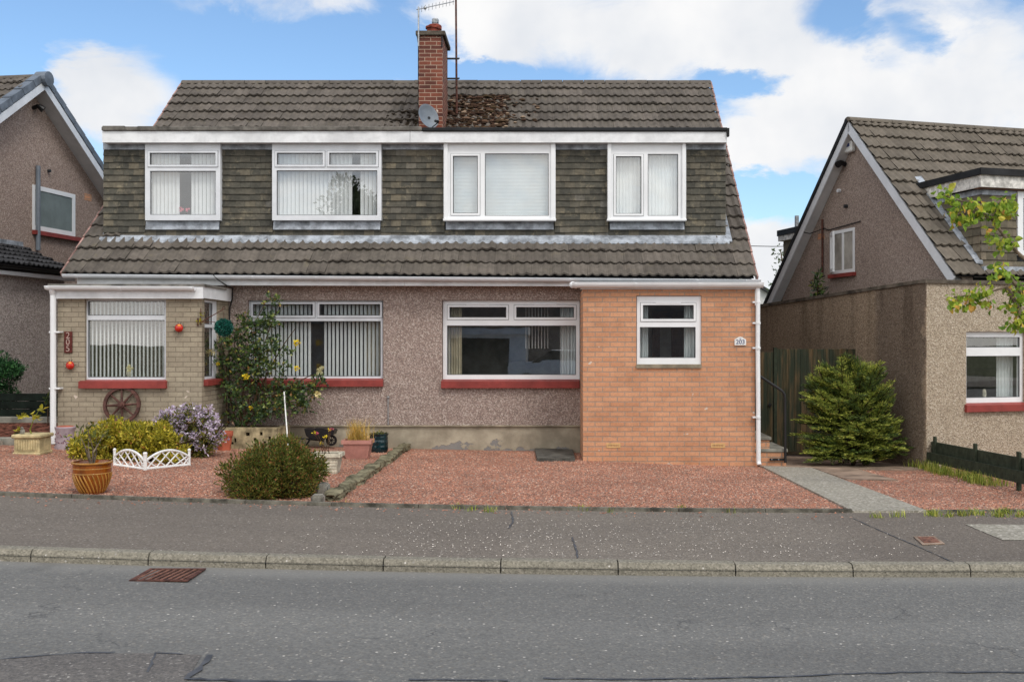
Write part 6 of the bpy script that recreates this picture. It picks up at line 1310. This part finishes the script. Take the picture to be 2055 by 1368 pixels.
def build_ornaments():
    # white scroll edging, two arched panels
    A, Bm, C = gat(229, 934), gat(291, 943), gat(381, 934); zb = .0
    o = thing('garden_edging', 'low white lattice scroll edging panels in front of the azalea', 'edging', tuple(Bm))
    for (p, q) in ((A, Bm), (Bm, C)):
        d = q - p; n = Vector((d.y, -d.x, 0)).normalized() * .012; mb = MB(); Z = lambda t: Vector((0, 0, t))
        h = lambda t: .11 + .115 * (1 - (2 * t - 1.0) ** 2) if True else 0
        top = lambda t: p + d * t + Z(h(t)); bot = lambda t: p + d * t + Z(.02)
        mb.tube([bot(0) - Z(.005), bot(1) - Z(.005)], .018, 8); mb.tube([top(i / 12) for i in range(13)], .016, 8)
        for t in (.015, .985): mb.tube([p + d * t + Z(-.05), p + d * t + Z(.20)], .017, 8); mb.ball(tuple(p + d * t + Z(.205)), .022, n=8, m=6)
        for i in range(5):
            a = i / 5 + .04
            for (t0, t1) in ((a, min(.98, a + .3)), (min(.98, a + .22), max(.03, a - .08))): mb.tube([bot(t0), top(t1) - Z(.008)], .009, 6)
        mb.build('panel', M['wplast'], o)
    # wagon wheel on the porch wall
    c = P(244.5, 812, 14.96); o = thing('wagon_wheel', 'brown wooden wagon wheel leaning on the cream brick porch wall', 'wheel', tuple(c)); Mx = Matrix.Translation(c) @ Matrix.Rotation(radians(84), 4, 'X')
    R_ = 37 * 14.96 / F; mb = MB(); mb.lathe([(R_ - .045, -.022), (R_, -.022), (R_ + .002, 0), (R_, .022), (R_ - .045, .022), (R_ - .045, -.022)], (0, 0, 0), 40, M=Mx, cap=False); mb.build('rim', M['wagon'], o, smoothf=40)
    mb = MB(); mb.lathe([(1e-4, -.035), (.05, -.035), (.055, -.01), (.055, .04), (.035, .045), (.03, .06), (1e-4, .062)], (0, 0, 0), 16, M=Mx); mb.build('hub', M['wagon'], o, smoothf=40)
    for i in range(8):
        q = 2 * pi * i / 8 + .06; mb = MB(); mb.tube([Mx @ Vector((cos(q) * .045, sin(q) * .045, 0)), Mx @ Vector((cos(q) * .15, sin(q) * .15, 0)), Mx @ Vector((cos(q) * (R_ - .03), sin(q) * (R_ - .03), 0))], [.020, .016, .013], 8); mb.build('spoke', M['wagon'], o)
    # red glazed wall ornaments
    for px, py, lab in ((359, 658, 'round red wall ornament to the right of the porch window'), (140.5, 733, 'round red wall ornament under the maroon number plaque')):
        c = P(px, py, 14.97); o = thing('wall_ornament', lab, 'ornament', tuple(c), group='red ornaments on the porch wall'); r = 8.4 * 14.97 / F
        mb = MB(); mb.ball(tuple(c), r, r * .75, r, 18, 12); mb.build('body', M['redglaze'], o, smoothf=True)
        mb = MB(); mb.ball(tuple(c + Vector((.012, -r * .45, r * .55))), r * .42, r * .34, r * .34, 12, 8); mb.build('face', M['orangeglaze'], o, smoothf=True)
        mb = MB()
        for dx, dz in ((-1.5, -.9), (1.7, .1), (-.1, -1.6), (-1.7, .3), (.6, 1.7), (-.3, 1.75)): mb.tube([c + Vector((dx * r * .5, 0, dz * r * .5)), c + Vector((dx * r * .85, .005, dz * r * .85))], .004, 5)
        mb.build('leg', M['blackpl'], o)
    # maroon number plaque
    c = P(137, 686.5, 15.005); k = 15 / F; o = thing('house_number_plaque', 'tall maroon plaque with raised house number on the porch brick', 'sign', tuple(c)); mb = MB(); mb.bbox(c.x - 8 * k, c.x + 8 * k, c.y - .012, c.y + .013, c.z - 21.5 * k, c.z + 21.5 * k, .006); mb.build('plate', M['plaque'], o)
    def text(s, size, loc, mat, parent, name='house_number'):
        cu = bpy.data.curves.new(name, 'FONT'); cu.body = s; cu.size = size; cu.align_x = 'CENTER'; cu.align_y = 'CENTER'; cu.extrude = .003; cu.materials.append(mat)
        tmp = bpy.data.objects.new(name + '_curve', cu); me = bpy.data.meshes.new_from_object(tmp); bpy.data.objects.remove(tmp); t = bpy.data.objects.new(name, me); COL.objects.link(t); t.parent = parent; t.location = rootm(parent).inverted() @ Vector(loc); t.rotation_euler = (radians(90), 0, 0); return t
    for i, ch in enumerate('205'): text(ch, .13, (c.x, c.y - .015, c.z + (.098 - .098 * i)), M['numgrey'], o)
    # white arched plaque
    c = P(1485.5, 684.5, 15.008); o = thing('house_number_plaque', 'small white arched house number plaque on the orange brick', 'sign', tuple(c)); k = 15 / F
    pts = [(-11.5, -8), (11.5, -8), (11.5, 3.5), (9, 5), (6.5, 6), (4, 8.2), (0, 9.2), (-4, 8.2), (-6.5, 6), (-9, 5), (-11.5, 3.5)]; mb = MB(); mb.prism([(c.x + a * k, c.y - .012, c.z + b * k) for a, b in pts], (0, .022, 0)); mb.build('plate', M['wplast'], o)
    text('203', .092, (c.x, c.y - .014, c.z - .012), M['numblue'], o)
    mb = MB(); mb.ball((c.x, c.y - .012, c.z + .042), .018, .003, .012, 8, 6); mb.build('flower_emblem', M['emblem'], o)
    # hanging bracket with the teal ball
    a = P(402, 645, 15.01); o = thing('hanging_bracket', 'ornate iron basket bracket on the porch corner', 'bracket', tuple(a)); mb = MB(); q = P(449, 620, 15.02)
    mb.tube([P(403, 618, 15.0), P(403, 652, 15.0)], .008, 6); mb.tube([P(397, 638, 15.0), P(397, 654, 15.0)], .012, 6); mb.tube([P(404, 646, 15.0), q], .007, 6); mb.tube([P(404, 646, 15.0), P(432, 646, 15.02)], .005, 6)
    mb.tube([q + Vector((.02 * cos(t) - .0, 0, .02 * sin(t) + .015)) for t in np.linspace(-1.4, 4.2, 12)], .005, 6); mb.build('arm', M['rust'], o)
    leaves('foliage', M['lf_azalea'], [(*P(408, 632, 14.98), .03, .02, .03), (*P(400, 645, 14.98), .03, .02, .035)], 26, .04, .02, 9, o, shell=.2)
    c = P(449, 657, 15.05); o = thing('topiary_ball', 'teal artificial topiary ball hanging from the porch bracket', 'topiary ball', tuple(c)); r = 15.5 * 15.05 / F
    leaves('foliage', M['teal'], [(*c, r, r, r)], 1500, .034, .017, 77, o, shell=.93, out=.5, up=0, jit=.8); mb = MB(); mb.ball(tuple(c), r * .86, n=16, m=12); mb.build('core', M['tealcore'], o)
    mb = MB(); mb.tube([c + Vector((0, 0, r * .8)), P(449, 625, 15.03)], .003, 5); mb.build('chain', M['rust'], o)
    # wheelbarrow ornament
    b = Vector((wx(640, 15.85), 15.85, gz(-3.65, 15.85))); Y = b.y; k = Y / F; o = thing('wheelbarrow_ornament', 'small black ornamental wheelbarrow against the plinth', 'ornament', tuple(b)); Q = lambda px, py, dy=0: P(px, py, Y + dy)
    mb = MB(); pts = [(610, 860), (628, 861.5), (634, 858.5), (648, 859), (656, 862), (665, 861.5), (671, 864), (668, 872), (660, 876), (650, 882), (622, 881), (614, 874)]; mb.prism([Q(*p) for p in pts], (0, .26, 0)); mb.build('tray', M['blackpl'], o)
    mb = MB()
    for dy in (0.02, .24): mb.tube([Q(597, 880, dy), Q(612, 880, dy), Q(650, 884, .13)], .013, 8); mb.tube([Q(597, 880, dy), Q(601, 880, dy)], .018, 8)
    mb.build('handle', M['blackpl'], o)
    for dy in (.02, .24): mb = MB(); mb.tube([Q(622, 881, dy), Q(614, 894, dy), Q(620, 893.5, dy)], .016, 8); mb.build('leg', M['blackpl'], o)
    w = Q(665, 883, .13); mb = MB(); mb.lathe([(.055, -.022), (.085, -.022), (.09, 0), (.085, .022), (.055, .022), (.055, -.022)], (0, 0, 0), 24, M=Matrix.Translation(w) @ Matrix.Rotation(pi / 2, 4, 'X'), cap=False); 
    for i in range(4): q = pi * i / 4; mb.tube([w + Vector((cos(q) * .06, 0, sin(q) * .06)), w - Vector((cos(q) * .06, 0, sin(q) * .06))], .007, 6)
    mb.build('wheel', M['blackpl'], o)
    leaves('flower', M['pinkfl'], [(*Q(664, 861, .05), .03, .04, .01)], 14, .024, .018, 3, o, shell=.2)
    # white stake
    mb = MB(); a, c = P(578, 894, 15.3), P(570, 786, 15.75); mb.tube([a, c], .011, 8); tag(mb.build('garden_stake', M['wplast'], loc=tuple(a)), 'leaning white garden stake beneath the climbing rose', 'stake')
    # pierced block wall holding the rose bed
    p0, p1 = gat(450, 893), gat(556, 891); yf = 15.42; x0, x1 = wx(446, yf), wx(556, yf); zb = gz(x0, yf) - .03; zt = wz(858, yf); o = thing('block_wall', 'low pierced block wall in front of the climbing rose', 'garden wall', ((x0 + x1) / 2, yf, zb))
    k = yf / F; hs = []
    for px, py, w, h in ((462, 872, 9, 6), (472, 883, 4, 9), (497, 871, 8, 7), (511, 882, 5, 8), (524, 870, 6, 7), (541, 880, 5, 9), (466, 889, 5, 5), (531, 889, 5, 8)): hs.append((wx(px - w / 2, yf), wx(px + w / 2, yf), wz(py + h / 2, yf), wz(py - h / 2, yf)))
    mb = MB(); grid_wall(mb, x0, x1, zb, zt, yf, yf + .10, hs, XZ); mb.box(x1 - .1, x1, yf + .1, 16.2, zb, zt - .02); mb.build('block', M['cream_block'], o)
    mb = MB(); mb.box(x0, x1 - .1, yf + .11, 16.26, zb, zt - .04); mb.build('soil', M['soil'], o)
    # rough stone row dividing the two gardens
    A, Bq = gat(663, 1006), gat(815, 900); o = thing('stone_edging', 'row of rough mossy stones dividing the two gravel gardens', 'edging stones', tuple(A)); rr = random.Random(12); n = 10
    for i in range(n):
        a, b = A.lerp(Bq, i / n), A.lerp(Bq, (i + 1) / n); c = (a + b) / 2; d = b - a; L = d.length * .5; bm = bmesh.new(); bmesh.ops.create_icosphere(bm, subdivisions=3, radius=1); ang = math.atan2(d.y, d.x)
        for v_ in bm.verts:
            co = v_.co; q = Vector((max(-1, min(1, co.x * 1.35)), max(-1, min(1, co.y * 1.35)), max(-1, min(1, co.z * 1.3)))); from_ = (c + co * 1.7); q *= 1 + .16 * (math.sin(from_.x * 9 + i) * math.cos(from_.y * 11 + i * 2) + .6 * math.sin(from_.z * 23 + from_.x * 17))
            v_.co = Vector((q.x * L * .98, q.y * .085 * rr_w(i), q.z * .055))
        mb = MB(); Mx = Matrix.Translation(Vector((c.x, c.y, gz(c.x, c.y) + .035))) @ Matrix.Rotation(ang, 4, 'Z'); bm.verts.index_update(); mb.add([Mx @ v_.co for v_ in bm.verts], [[v_.index for v_ in f.verts] for f in bm.faces]); bm.free(); mb.build('stone', M['mossy'], o, smoothf=50)
    for px0, px1, py, h, lab, ry in ((633, 656, 996, 25, 'upright grey stone block beside the heather bush', .2), (622, 648, 1012, 19, 'squared pale stone block at the pavement edge in front of the upright stone', .14)):
        b = gat((px0 + px1) / 2, py); k = b.y / F; mb = MB(); w = (px1 - px0) / 2 * k; rr = random.Random(px0); vs = [(sx * w * rr.uniform(.86, 1.0), (0 if sy < 0 else ry) + rr.uniform(-.01, .01), z * rr.uniform(.9, 1.0)) for z in (-.03, h * k) for sx, sy in ((-1, -1), (1, -1), (1, 1), (-1, 1))]
        bm = bmesh.new(); V_ = [bm.verts.new(v_) for v_ in vs]
        for f in ((3, 2, 1, 0), (4, 5, 6, 7), (0, 1, 5, 4), (1, 2, 6, 5), (2, 3, 7, 6), (3, 0, 4, 7)): bm.faces.new([V_[j] for j in f])
        bmesh.ops.bevel(bm, geom=list(bm.edges), offset=.018, segments=2, affect='EDGES'); bm.verts.index_update(); mb.add([v_.co.copy() for v_ in bm.verts], [[v_.index for v_ in f.verts] for f in bm.faces]); bm.free()
        ob = mb.build('stone_block', M['stone'], smoothf=40); ob.location = b; tag(ob, lab, 'stone')
def rr_w(i): return [1, .8, 1.1, .9, 1.0, .75, 1.05, .9, .8, 1][i % 10]
M['emblem'] = plain('faded_emblem', lin(186, 186, 196), .6)
M['tealcore'] = plain('teal_core', lin(8, 40, 38), .8, .2, .2); M['cream_block'] = plain('weathered_cream_block', lin(176, 162, 128), .9, .2, .35, 5, .4, 30)
build_ornaments()

def build_right_side():
    # gate and fence panel
    Yg = 17.1; zg = -.12; o = thing('garden_gate', 'dark weathered vertical-board gate and panel between the houses', 'gate', (4.2, Yg, zg)); rr = random.Random(4)
    def leaf(x0, x1, z1, name):
        mb = MB(); x = x0
        while x < x1 - .01: e = min(x1, x + .1); mb.bbox(x + .002, e - .002, Yg + rr.uniform(-.003, .003), Yg + .02, zg + .03, z1 + rr.uniform(-.004, .004), .002); x = e
        mb.box(x0, x1, Yg + .022, Yg + .06, z1 - .3, z1 - .2); mb.box(x0, x1, Yg + .022, Yg + .06, zg + .2, zg + .3); return mb.build(name, M['boards'], o)
    xs = wx(1556, Yg); leaf(3.16, xs - .03, wz(706, Yg), 'gate_leaf'); leaf(xs + .03, 5.32, wz(700, Yg), 'board_panel')
    mb = MB(); mb.box(xs - .026, xs + .026, Yg - .02, Yg + .06, zg, wz(697, Yg)); mb.build('post', M['greenwood'], o)
    mb = MB(); q = P(1545, 812, Yg - .02); mb.lathe([(.03, 0), (.03, .008), (1e-4, .01)], q, 12, M=Matrix.Rotation(pi / 2, 4, 'X')); mb.build('latch', M['blackpl'], o)
    # entrance steps climbing into the side of the extension
    y0, y1 = 15.22, 16.25; gx = gz(3.4, 15.3); o = thing('entrance_steps', 'brick steps with stone treads at the side of the extension', 'steps', (3.35, 15.5, gx)); xa = 3.125
    k = y0 / F; x1, x2 = wx(1579, y0), wx(1546, y0); zt1, zt2 = wz(900, y0), wz(876, y0)
    mb = MB(); mb.box(xa, x1 - .01, y0, y1, gx - .1, zt1 - .05); mb.box(xa, x2 - .01, y0 + .012, y1, zt1 - .05, zt2 - .05); mb.build('riser', M['orange_brick'], o)
    mb = MB(); mb.bbox(xa, x1 + .01, y0 - .02, y1, zt1 - .05, zt1, .006); mb.build('tread', M['slabgrey'], o)
    mb = MB(); mb.bbox(xa, x2 + .012, y0 - .02, y1, zt2 - .05, zt2, .006); mb.build('tread', M['slabgrey'], o)
    o = thing('handrail', 'bent black tubular handrail beside the steps', 'handrail', tuple(P(1576, 925, 15.17))); Yh = 15.165; mb = MB()
    mb.tube([P(1500, 738, Yh + .0), P(1527, 756, Yh), P(1562, 779, Yh), P(1570, 785, Yh), P(1574.5, 792, Yh), P(1575.5, 802, Yh), P(1576, 928, Yh)], .021, 10); mb.build('rail', M['black'], o)
    mb = MB(); a, b = P(1545, 924, Yh), P(1577, 919.5, Yh); mb.box(a.x, b.x, Yh + .01, Yh + .03, a.z, b.z); mb.build('foot_bracket', M['black'], o)
    mb = MB()
    for px in (1549, 1563): q = P(px, 921.7, Yh); mb.ball((q.x, q.y + .008, q.z), .011, n=8, m=6)
    mb.build('bolt', M['steel'], o)
    # low green rail fence running towards the pavement
    A, Bq = gat(1843, 936), gat(2062, 992); d = (Bq - A); d.z = 0; D = d.normalized(); nrm = Vector((-D.y, D.x, 0)); end = A + D * 3.4
    o = thing('rail_fence', 'low dark green two-board rail fence leading towards the pavement', 'fence', tuple(A))
    def top_at(px, py):
        n = nrm; return hit(px, py, A, n)
    def board(pa, pb, off, h, th=.04, ext0=0):
        p, q = top_at(*pa), top_at(*pb); p2 = p + (q - p) * ((10.25 - p.y) / (q.y - p.y)); s = nrm * off; mb = MB(); mb.prism([p + s, p2 + s, p2 + s - Vector((0, 0, h)), p + s - Vector((0, 0, h))], nrm * th); mb.build('rail', M['greenwood'], o)
    board((1838, 902), (2055, 946.5), -.0, .145); board((1851.6, 884), (2055, 922), .075, .17)
    ends = [top_at(px, py) for px, py in ((1868.5, 875.5), (1948.5, 889.5), (2035, 906))]; st_ = ends[2] - ends[1]; ends += [ends[2] + st_ * ((y_ - ends[2].y) / st_.y) for y_ in (10.95, 10.3)]
    for p in ends:
        p = p + nrm * .04; mb = MB(); hw = .042; Mx = Matrix.Translation(Vector((p.x, p.y, 0))) @ Matrix.Rotation(math.atan2(D.y, D.x), 4, 'Z'); mb.bbox(-hw, hw, .0, .034, gz(p.x, p.y) - .1, p.z, .004, Mx); mb.build('post', M['greenwood'], o)
    V, Fq = blades([A + D * t + nrm * rr.uniform(-.14, .12) + Vector((0, 0, gz(*(A + D * t).xy) - A.z)) for t in np.linspace(0, 3.2, 60)], 1300, .15, .05, 8, .008, .8); tag(np_mesh('grass', V, Fq, M['grassm']), kind='stuff')
    rng = np.random.default_rng(5); cs = []
    for px, py, n in ((1874, 1034, 9), (1905, 1036, 3), (1935, 1034, 6), (1960, 1033, 6), (2000, 1036, 7), (2015, 1030, 8), (2050, 1036, 6), (984, 1026, 3), (950, 1024, 2), (1168, 1022, 3), (1365, 1024, 2), (925, 1020, 2), (1760, 1038, 2), (1800, 1037, 2), (690, 1013, 1), (950, 898, 1), (1130, 896, 1), (640, 904, 1), (1215, 1028, 1), (1460, 1028, 1)):
        for i in range(n): cs.append(gat(px + rng.normal() * 6, py + rng.normal() * 1.0))
    V, Fq = blades(cs, 850, .065, .03, 6, .006, 1.2); tag(np_mesh('weeds', V, Fq, M['grassm']), kind='stuff')
build_right_side()

def build_left_side():
    # neighbour's bed: dark board fence, mulch, paving, brick edge
    Yf = 15.9; o = thing('board_fence', 'low near-black board fence behind the clipped evergreen', 'fence', (wx(60, Yf), Yf, .5)); mb = MB(); x0, x1 = -11.0, -7.56
    zt, zb = wz(789, Yf), wz(836, Yf)
    for i in range(3): mb.bbox(x0, x1, Yf, Yf + .03, zb + (zt - zb) * i / 3 + .003, zb + (zt - zb) * (i + 1) / 3 - .003, .004)
    mb.build('board', M['greenblack'], o); mb = MB()
    for x in (-8.3, -10.2): mb.box(x, x + .08, Yf + .032, Yf + .1, zb - .6, zt - .02)
    mb.build('post', M['greenblack'], o)
    mb = MB(); vs = [(-11, 14.75, .33), (-7.53, 14.75, .33), (-7.53, Yf + .2, .60), (-11, Yf + .2, .60)]; mb.prism([Vector(v) for v in vs], (0, 0, -.5)); tag(mb.build('flower_bed', M['barkred']), kind='structure')
    mb = MB(); mb.bbox(-11, -7.5, 14.62, 14.74, .1, .395, .01); mb.bbox(-11, -7.5, 15.72, 15.84, .4, .615, .01); tag(mb.build('bed_edge', M['slabgrey'], None), kind='structure')
    mb = MB(); mb.box(-11, -8.0, 13.95, 14.6, gz(-8, 14) - .1, gz(-8, 14) + .06); tag(mb.build('paving', M['path']), kind='structure')
    q = P(96, 800, 15.6); o = thing('bedding_plant', 'small leafy plant beside the white downpipe in the dark bed', 'plant', (q.x, q.y, .55)); leaves('foliage', M['lf_rose'], [(*q, .07, .07, .09), (*P(98, 815, 15.6), .06, .06, .08)], 60, .07, .035, 5, o, shell=.1); mb = MB(); mb.tube([(q.x, q.y, .5), tuple(q)], .008, 5); mb.build('stem', M['barkbr'], o)
    mb = MB(); q = P(37, 842, 15.0); mb.lathe([(.05, 0), (.06, .1), (.065, .1)], (q.x, q.y, .34), 12); o = thing('plant_pot', 'tiny black pot on the red mulch at the far left', 'plant pot', (q.x, q.y, .34)); mb.build('body', M['blackpl'], o); leaves('plant', M['lf_azalea'], [(q.x, q.y, .46, .05, .05, .04)], 20, .06, .03, 2, o, shell=.1)
M['greenblack'] = plain('near_black_boards', lin(24, 34, 28), .8, .2, .35, 6)
build_left_side()

# ------------------------------------------------------------------ young street tree whose branches reach in from the right
def build_tree():
    Yt = 11.3; base = Vector((6.75, 11.6, gz(6.5, 11.6))); o = thing('young_tree', 'young street tree reaching yellow-green leafy branches in from the right', 'tree', tuple(base)); rng = np.random.default_rng(81)
    mb = MB(); mb.tube([base, base + Vector((.03, 0, 1.3)), base + Vector((-.02, 0, 2.4)), base + Vector((.05, .05, 3.6))], [.07, .06, .045, .02], 9); mb.build('trunk', M['bark'], o)
    R = lambda px, py, dy=0: P(px, py, Yt + dy); s0_ = base + Vector((0, 0, 1.55)); mb = MB()
    brs = [[s0_ , R(2100, 560), R(2040, 505), R(1990, 440), R(1935, 405), R(1885, 390)], [base + Vector((0, 0, 1.35)), R(2120, 640), R(2060, 600), R(2020, 575), R(1975, 590), R(1915, 595)], [R(2060, 600), R(2030, 560), R(2005, 530)], [R(1990, 440), R(2000, 425), R(2025, 410)], [R(2020, 575), R(2045, 620), R(2050, 655)]]
    for b in brs: mb.tube(b, [max(.007, .03 * (1 - i / len(b))) for i in range(len(b))], 7)
    for i in range(9):
        q = rng.uniform(-.9, 1.9); z = rng.uniform(1.9, 3.4); p = base + Vector((0, 0, z)); e = p + Vector((cos(q) * .9, sin(q) * .9, .5)); mb.tube([p, p.lerp(e, .5) + Vector((0, 0, .05)), e], [.02, .012, .005], 6)
    twig = mb
    px_l = [(1893, 390), (1905, 400), (1920, 408), (1912, 425), (1940, 412), (1955, 408), (1975, 420), (1990, 410), (2005, 405), (2020, 400), (2030, 412), (2012, 425), (1990, 430), (1918, 440), (1935, 447), (1905, 385), (2000, 447), (1985, 470), (2015, 485), (2030, 480), (2005, 492), (1940, 430), (1960, 432), (2025, 425),
            (2010, 540), (2025, 555), (2040, 570), (2030, 590), (2045, 600), (1945, 592), (1955, 602), (1965, 590), (1915, 598), (1925, 608), (1985, 605), (2025, 610), (2045, 625), (2050, 640), (2035, 650), (2055, 655), (1975, 575), (2000, 555), (2050, 585), (1940, 610), (2060, 620)]
    nodes = [q for b in brs for a, c_ in zip(b, b[1:]) for q in (a, a.lerp(c_, .5), c_)]
    for px, py in px_l:
        q = R(px, py); a = min(nodes, key=lambda t: (t - q).length); twig.tube([a, a.lerp(q, .5) + Vector((0, 0, .012)), q], [.005, .004, .0025], 5)
    twig.build('branch', M['bark'], o)
    V = []; n0 = len(px_l); pts = []
    for px, py in px_l:
        for j in range(16): pts.append(R(px + rng.normal() * 8, py + rng.normal() * 7, rng.normal() * .08))
    for i in range(420):
        d = unit(rng.normal(size=(1, 3)))[0]; pts.append(base + Vector((.75 + d[0] * 1.1, .4 + d[1] * 1.2, 3.0 + d[2] * 1.1)))
    for q in pts:
        q = Vector(q); h = rng.uniform(.045, .105); a = Vector((rng.normal() * .6, rng.normal() * .6, -.55 + rng.normal() * .5)).normalized(); sd_ = a.cross(Vector(rng.normal(size=3))).normalized(); up = sd_.cross(a)
        w = h * .36; pr = [(0, 0, 0), (.25, .8, .08), (.55, 1, .16), (.82, .55, .02), (1, 0, -.22)]
        L = [q + a * h * t + sd_ * w * s + up * h * z for t, s, z in pr]; Rr = [q + a * h * t - sd_ * w * s + up * h * z for t, s, z in pr[1:4]]; mid = [q + a * h * t for t in (.25, .55, .82)]
        V.append((L, Rr, mid))
    mb = MB()
    for L, Rr, mid in V: mb.add(L + Rr + mid, [(0, 1, 8), (1, 2, 9, 8), (2, 3, 10, 9), (3, 4, 10), (0, 8, 5), (8, 9, 6, 5), (9, 10, 7, 6), (10, 4, 7)])
    mb.build('foliage', M['lf_tree'], o)
build_tree()

# ------------------------------------------------------------------ across the street, behind the camera (seen in the window panes)
def build_opposite():
    o = thing('opposite_house', 'long low bungalow with a dark roof across the street, mirrored in the panes', 'house', (0, -13, 0)); mb = MB(); mb.box(-14, 16, -20, -13, -.3, 2.7); mb.build('wall', M['dash'], o)
    mb = MB(); mb.prism([(-14.4, -12.6, 2.6), (-14.4, -20.4, 2.6), (-14.4, -16.5, 5.6)], (30.8, 0, 0)); mb.build('roof', M['roof_dark'], o)
    o = thing('garage', 'flat-roofed garage with dark up-and-over door across the street', 'garage', (-2.6, -8, 0)); mb = MB(); mb.box(-4.3, -.9, -12.5, -8, -.3, 2.1); mb.build('wall', M['white'], o); mb = MB(); mb.box(-4.4, -.8, -12.6, -7.85, 2.1, 2.35); mb.build('roof', M['fascia'], o); mb = MB(); mb.box(-4.0, -1.6, -8.03, -7.99, -.2, 1.95); mb.build('door', M['doorgreen'], o)
    o = thing('parked_car', 'white hatchback parked in front of the bungalow across the street', 'car', (.4, -7.5, 0)); Mx = Matrix.Translation((.4, -7.5, 0))
    mb = MB(); sec = [(-2.0, .5, .75, .74), (-1.9, .35, .95, .8), (-1.0, .28, 1.0, .84), (-.6, .28, 1.05, .84), (.9, .28, 1.05, .84), (1.7, .3, 1.0, .82), (1.95, .45, .9, .76)]
    def loft(secs, m):
        vs = []; fs = []
        for x, zl, zh, w in secs: vs += [Mx @ Vector((x, sy * w, z)) for sy, z in ((-1, zl), (-1, (zl + zh) / 2), (-.88, zh), (.88, zh), (1, (zl + zh) / 2), (1, zl))]
        for i in range(len(secs) - 1):
            for j in range(6): fs.append((6 * i + j, 6 * i + (j + 1) % 6, 6 * i + 6 + (j + 1) % 6, 6 * i + 6 + j))
        fs += [tuple(range(6)), tuple(range(6 * len(secs) - 1, 6 * len(secs) - 7, -1))]; m.add(vs, fs)
    loft(sec, mb); bd = mb.build('body', M['carwhite'], o, smoothf=40); mb = MB(); loft([(-1.0, .95, 1.0, .8), (-.3, .95, 1.42, .68), (1.1, .95, 1.46, .68), (1.85, .9, 1.0, .76)], mb); mb.build('cabin', M['blackpl'], o, smoothf=40)
    mb = MB(); loft([(-.25, 1.42, 1.46, .66), (1.15, 1.44, 1.49, .66)], mb); mb.build('car_roof', M['carwhite'], bd)
    for x in (-1.25, 1.25):
        for y in (-.78, .78): mb = MB(); mb.tube([Mx @ Vector((x, y - .09, .3)), Mx @ Vector((x, y + .09, .3))], .3, 20); mb.build('wheel', M['tyre'], o)
    o = thing('tree', 'broad leafy tree across the street, mirrored in an upstairs pane', 'tree', (-8.6, -13, -.3)); rng = np.random.default_rng(4); leaves('crown', M['lf_far'], clumps((-8.6, -12, 6.6), (1.7, 1.7, 2.6), 30, rng), 5000, .2, .12, 91, o); mb = MB(); mb.tube([(-8.6, -12, -.3), (-8.6, -12, 5)], [.2, .1], 8); mb.build('trunk', M['bark'], o)
    mb = MB(); mb.quad((-40, -4, -.05), (40, -4, -.05), (40, 1.58, .08), (-40, 1.58, .08)); tag(mb.build('pavement', M['pavement']), kind='structure')
    mb = MB(); mb.quad((-40, -14, -.05), (40, -14, -.05), (40, -4.01, -.05), (-40, -4.01, -.05)); tag(mb.build('path', M['path']), kind='structure')
build_opposite()
